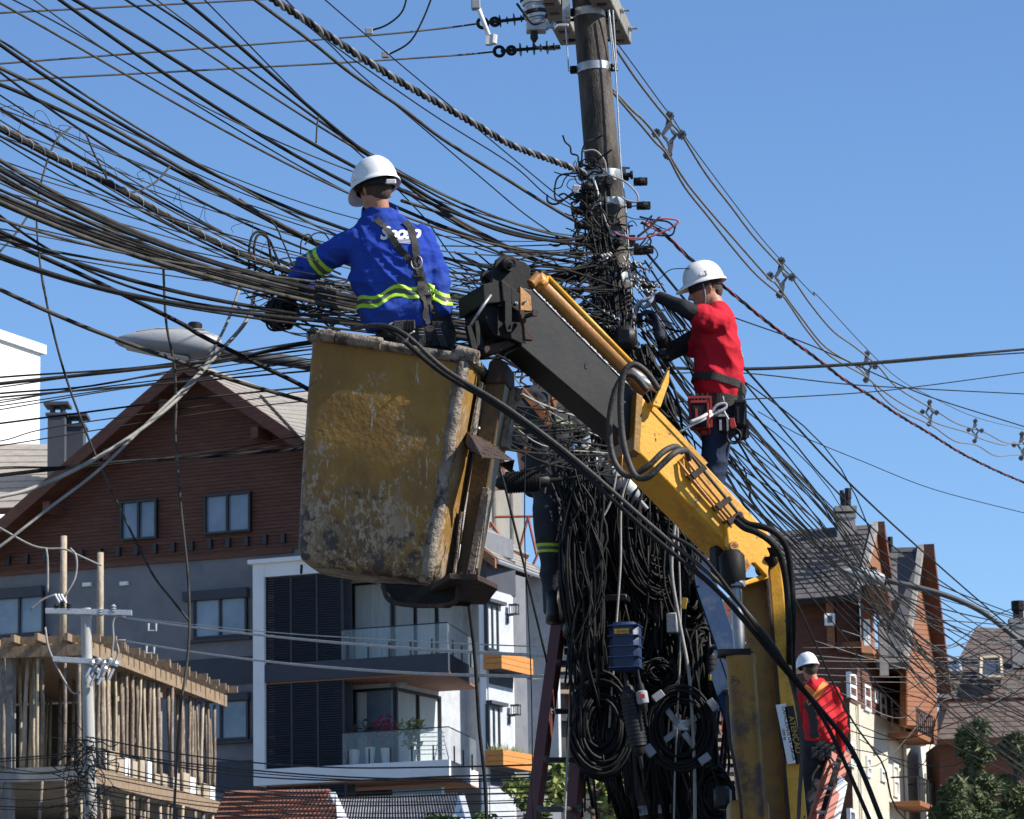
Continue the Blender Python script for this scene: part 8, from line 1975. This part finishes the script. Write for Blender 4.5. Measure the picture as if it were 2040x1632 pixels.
def foot(px, py, Y): p = P(px, py, Y); return p
def extend(p, q): f = (p.z - .0) / (p.z - q.z) * -1; return p + (q - p) * (p.z / (p.z - q.z))
a1, a0 = P(1134, 1085, 20.62), P(1062, 1632, 20.3); b1, b0 = P(1186, 1085, 20.85), P(1141, 1632, 20.6)
ladder('red_ladder', 'tall dark red ladder leaning on the pole under the uniformed man', extend(a1, a0), a1, extend(b1, b0), b1, .08, 'redladder', 'rungdark', 16, .085, .05)
a1, a0 = P(1348, 1000, 20.75), P(1462, 1330, 20.0); b1, b0 = P(1322, 1000, 21.1), P(1430, 1330, 20.5)
ladder('blue_ladder', 'blue ladder with round rivets leaning behind the boom under the red shirted man', extend(a1, a0), a1, extend(b1, b0), b1, .08, 'blueladder', 'alu', 18, .12, .05)
a1, a0 = P(1688, 1500, 37.6), P(1612, 1760, 36.5); b1, b0 = P(1660, 1500, 37.9), P(1580, 1760, 36.9)
ladder('orange_ladder', 'orange ladder under the scarlet shirted man at the lower right', extend(a1, a0), a1, extend(b1, b0), b1, .08, 'orangeladder', 'alu', 18, .085, .06)
m = MB(); q = [P(1672, 1545, 37.3), P(1686, 1560, 37.3), P(1660, 1680, 37.0), P(1632, 1680, 37.0)]; m.prism(q, V((.02, .04, 0)))
tag(m.build('ladder_board', MT['white'], None, bevel=.004), 'white board strapped along the orange ladder', 'board')

# =================================================================== STREET LAMPS
def street_lamp(label, x0, y0, x1, y1, Y, armpts, lens_dir=1, armr=.035):
    """head from its tip (x0, y0) to the arm joint (x1, y1)"""
    a, b = P(x0, y0, Y), P(x1, y1, Y + .0); d = (b - a); L_ = d.length; dn = d.normalized(); up = V((0, 0, 1)); up = (up - dn * up.dot(dn)).normalized(); w = dn.cross(up)
    t = thing('street_lamp', label, 'street lamp', b, 'street lamps')
    secs = []
    for f, hw, ht, hb in ((0, .02, .008, .006), (.04, .07, .03, .02), (.15, .115, .055, .04), (.35, .14, .085, .055), (.6, .145, .1, .075), (.85, .13, .098, .08), (.97, .1, .075, .07), (1.0, .06, .05, .05)):
        k = L_ / .65; pts = []
        c = a + d * f
        for i in range(20):
            an = 2 * math.pi * i / 20; s_, co = math.sin(an), math.cos(an)
            pts.append(c + w * hw * k * co + up * (ht * k * (abs(s_) ** .7) if s_ > 0 else -hb * k * (abs(s_) ** .6)))
        secs.append(pts)
    m = MB(); vs_ = [p for s_ in secs for p in s_]; n = 20
    fs_ = [(i * n + k, i * n + (k + 1) % n, (i + 1) * n + (k + 1) % n, (i + 1) * n + k) for i in range(len(secs) - 1) for k in range(n)] + [tuple(range(n))[::-1], tuple((len(secs) - 1) * n + k for k in range(n))]
    m.add(vs_, fs_); hd = m.build('housing', MT['lamp'], t, smooth='auto', angle=50)
    k = L_ / .65
    for i, s_ in enumerate((-.05, 0, .05)): m = MB(); m.tube([a + d * .2 + w * s_ * k + up * .062 * k, a + d * .4 + w * s_ * k + up * .09 * k, a + d * .85 + w * s_ * k + up * .1 * k], .006 * k, 5); m.build('fin', MT['lamp'], hd)
    m = MB(); m.tube([a + d * f + w * ((-.14 if f > .3 else -.115) * k) for f in (.12, .35, .6, .9)], .006 * k, 5); m.build('seam', MT['black'], hd)
    m = MB(); m.lathe(a + d * .74 + up * .09 * k, up, [(0, .045 * k), (.05 * k, .045 * k), (.06 * k, .035 * k)], 14); m.build('photocell', MT['black'], t, smooth='auto')
    m = MB(); m.box(a + d * .48 - w * .145 * k, (.03 * k, .05 * k, .05 * k)); m.build('latch', MT['alu'], hd, bevel=.003)
    m = MB(); m.prism([a + d * .1 - up * .026 * k - w * .07 * k, a + d * .1 - up * .026 * k + w * .07 * k, a + d * .72 - up * .083 * k + w * .1 * k, a + d * .72 - up * .083 * k - w * .1 * k], up * -.01 * k); m.build('lens', MT['whiteplastic'], t, bevel=.004)
    m = MB(); m.tube(crom([P(*p) for p in armpts], 6), armr, 10); m.build('arm', MT['galvdull'], t, smooth=True)
    return t
MT['lamp'] = mat('dull grey lamp housing', (.34, .35, .36), (.27, .28, .29), 5, .55, .1, c3=(.18, .18, .18), dscale=8, dpos=.66)
MT['galvdull'] = mat('dull dark galvanised pipe', (.07, .075, .08), (.05, .053, .056), 8, .6, .1)
street_lamp('grey street lamp head reaching left in front of the gable peak', 229, 681, 440, 694, 20.0, [(430, 698, 20.0), (480, 712, 20.0), (545, 716, 20.05), (620, 728, 20.1), (800, 770, 20.4), (1000, 830, 20.7), (1245, 900, 21.0)])
street_lamp('pale street lamp head on a curved arm before the hotel\'s slate roof', 1668, 1139, 1762, 1156, 46, [(1760, 1156, 46), (1800, 1164, 46), (1880, 1185, 46), (1950, 1215, 46), (2005, 1255, 46), (2060, 1300, 46)], armr=.038)
lp = P(2062, 1300, 46); m = MB(); m.tube([V((lp.x + .05, lp.y, 0)), lp + V((.05, 0, .3))], [.16, .12], 14)
tag(m.build('lamp_post', MT['conc'], None, True), 'concrete post just outside the right edge carrying the curved lamp arm', 'post')

# =================================================================== SMALL POLE AT THE BUILDING SITE
Y2 = 58.0
t = thing('small_utility_pole', 'slim pale concrete pole with two crossarms in front of the building site', 'utility pole', (P(182, 1632, Y2).x, Y2, 0))
ptop = P(171, 1212, Y2); pbt = V((P(186, 1632, Y2).x + .12, Y2, 0))
MT['paleconc'] = mat('pale pole concrete', (.42, .41, .38), (.32, .31, .29), 3, .9, c3=(.2, .19, .18), dscale=2.5, dpos=.62, stretch=(3, 3, .5))
MB().tube([pbt, pbt.lerp(ptop, .6), ptop], [.135, .108, .086], 14).build('shaft', MT['paleconc'], t, smooth='auto')
for xa, ya, xb, yb, nm in ((90, 1222, 262, 1226, 'crossarm'), (105, 1318, 238, 1326, 'crossarm')):
    a, b = P(xa, ya, Y2 - .15), P(xb, yb, Y2 - .12); m = MB(); m.obox(a, b - a, V((0, .1, 0)), V((0, 0, .09))); ca_ = m.build(nm, MT['galv'], t, bevel=.004)
for x, y in ((112, 1215), (124, 1208), (137, 1212), (200, 1222), (226, 1216)):
    c = P(x, y + 6, Y2 - .1); m = MB(); m.lathe(c, (0, 0, 1), [(0, .02), (.03, .05), (.05, .03), (.07, .055), (.09, .03), (.11, .05), (.15, .02)], 10); m.build('pin_insulator', MT['black'] if x < 150 else MT['greyplastic'], t, smooth='auto')
for i, (x, y) in enumerate(((180, 1330), (192, 1325), (203, 1330), (214, 1325), (226, 1332), (190, 1345), (205, 1342))):
    c = P(x, y, Y2 - .25); m = MB(); m.tube([c, c + V((-.08, -.02, -.18))], .03, 7); m.lathe(c + V((.02, 0, .04)), V((.4, 0, 1)), [(0, .05), (.05, .055), (.09, .03)], 8); m.build('fuse_cutout', MT['greyplastic'] if i % 2 else MT['galv'], t)
for x in (112, 118, 124):
    m = MB(); m.tube([P(x - 2, 1184, Y2 - .1), P(x + 8, 1202, Y2 - .1)], .022, 6); m.build('fuse_rod', MT['white'], t)
m = MB()
for p in ([(255, 1232), (235, 1228), (225, 1240), (226, 1275), (222, 1310)], [(250, 1276), (233, 1278), (236, 1300), (226, 1325)], [(90, 1250), (100, 1300), (140, 1375), (160, 1380)], [(60, 1215), (85, 1195), (110, 1185)], [(128, 1190), (150, 1150), (152, 1110), (140, 1092)], [(95, 1180), (95, 1120), (92, 1092)]):
    m.tube(crom([P(x, y, Y2 - .1) for x, y in p], 6), .018, 5)
m.build('jumper', MT['cable_pale'], t, smooth=True)
m = MB(); q = random.Random(3)
for i in range(60): m.tube(squiggle(P(165 + q.uniform(-20, 28), q.uniform(1470, 1640), Y2 - q.uniform(.1, .4)), q.uniform(.15, .5), q), q.choice((.007, .01, .014)), 4)
tag(m.build('cable_knot', MT['cable'], t, True), kind='stuff')
for k, p in enumerate(([(252, 1232), (377, 1249), (560, 1270), (800, 1291), (1075, 1306), (1200, 1312)], [(248, 1277), (377, 1298), (560, 1321), (800, 1340), (1075, 1348), (1180, 1347)], [(252, 1230), (520, 1258), (800, 1276), (1060, 1288), (1180, 1290)])):
    cable(p, .015 if k < 2 else .006, '%s line from the small pole past the balconies to the coils' % ('upper pale', 'lower pale', 'thin upper')[k], 'pale lines from the small pole', 'cable_pale', lambda x: YL(x - 250, 57.5, 24, 950), 'power_line', 'power line')
    if k < 2:
        for dx in (44, 50):
            c = P(p[0][0] + dx, p[0][1] + 10, 56); m = MB(); m.tube([c, c + V((.0, 0, -.12)), c + V((.12, 0, -.12)), c + V((.12, 0, 0))], .02, 5)
            if dx == 44: tag(m.build('line_hook', MT['galv'], None), 'small stirrup clamp on the %s pale line beside the small pole' % ('upper', 'lower')[k], 'clamp', 'stirrup clamps')
cable([(-60, 1020), (0, 1052), (60, 1085), (95, 1093), (127, 1094), (160, 1108), (195, 1124), (202, 1126)], .022, 'pale wire strung between the two tall posts on the building site', None, 'cable_pale', 70, 'site_wire', 'wire')
for i in range(13):
    y0 = 1470 + i * 11 + r3.uniform(-6, 6); sg = r3.uniform(10, 45)
    f = [(172, y0), (400, y0 + 25 + sg * .6), (650, y0 + 48 + sg * .5), (900, y0 + 60), (1100, y0 + 55)]; lowc.append((cable(f, r3.choice((.007, .009, .012)), 'black cable running low from the small pole across the bottom of the picture', 'low cables along the bottom edge', 'cable', lambda x: YL(x - 170, 57.5, 40, 930)), f))
for i in range(9):
    y0 = 1490 + i * 14 + r3.uniform(-6, 6)
    f = [(168, y0), (80, y0 + r3.uniform(5, 25)), (-60, y0 + r3.uniform(-10, 30))]; lowl.append((cable(f, r3.choice((.009, .012)), 'black cable running low from the small pole to the left edge', 'low cables at the bottom left', 'cable', 57.0), f))

rank(slk, 1900, 'slack cable sagging before the hotel and pines, %s from the top at the pine trees')
rank(lowc, 500, 'low cable crossing the bottom of the picture, %s from the top below the gable windows')
rank(lowl, 20, 'low cable from the small pole to the left edge, %s from the top there')
rank(pas, 1000, 'cable sagging past the uniformed man, %s from the top right of the bucket post')
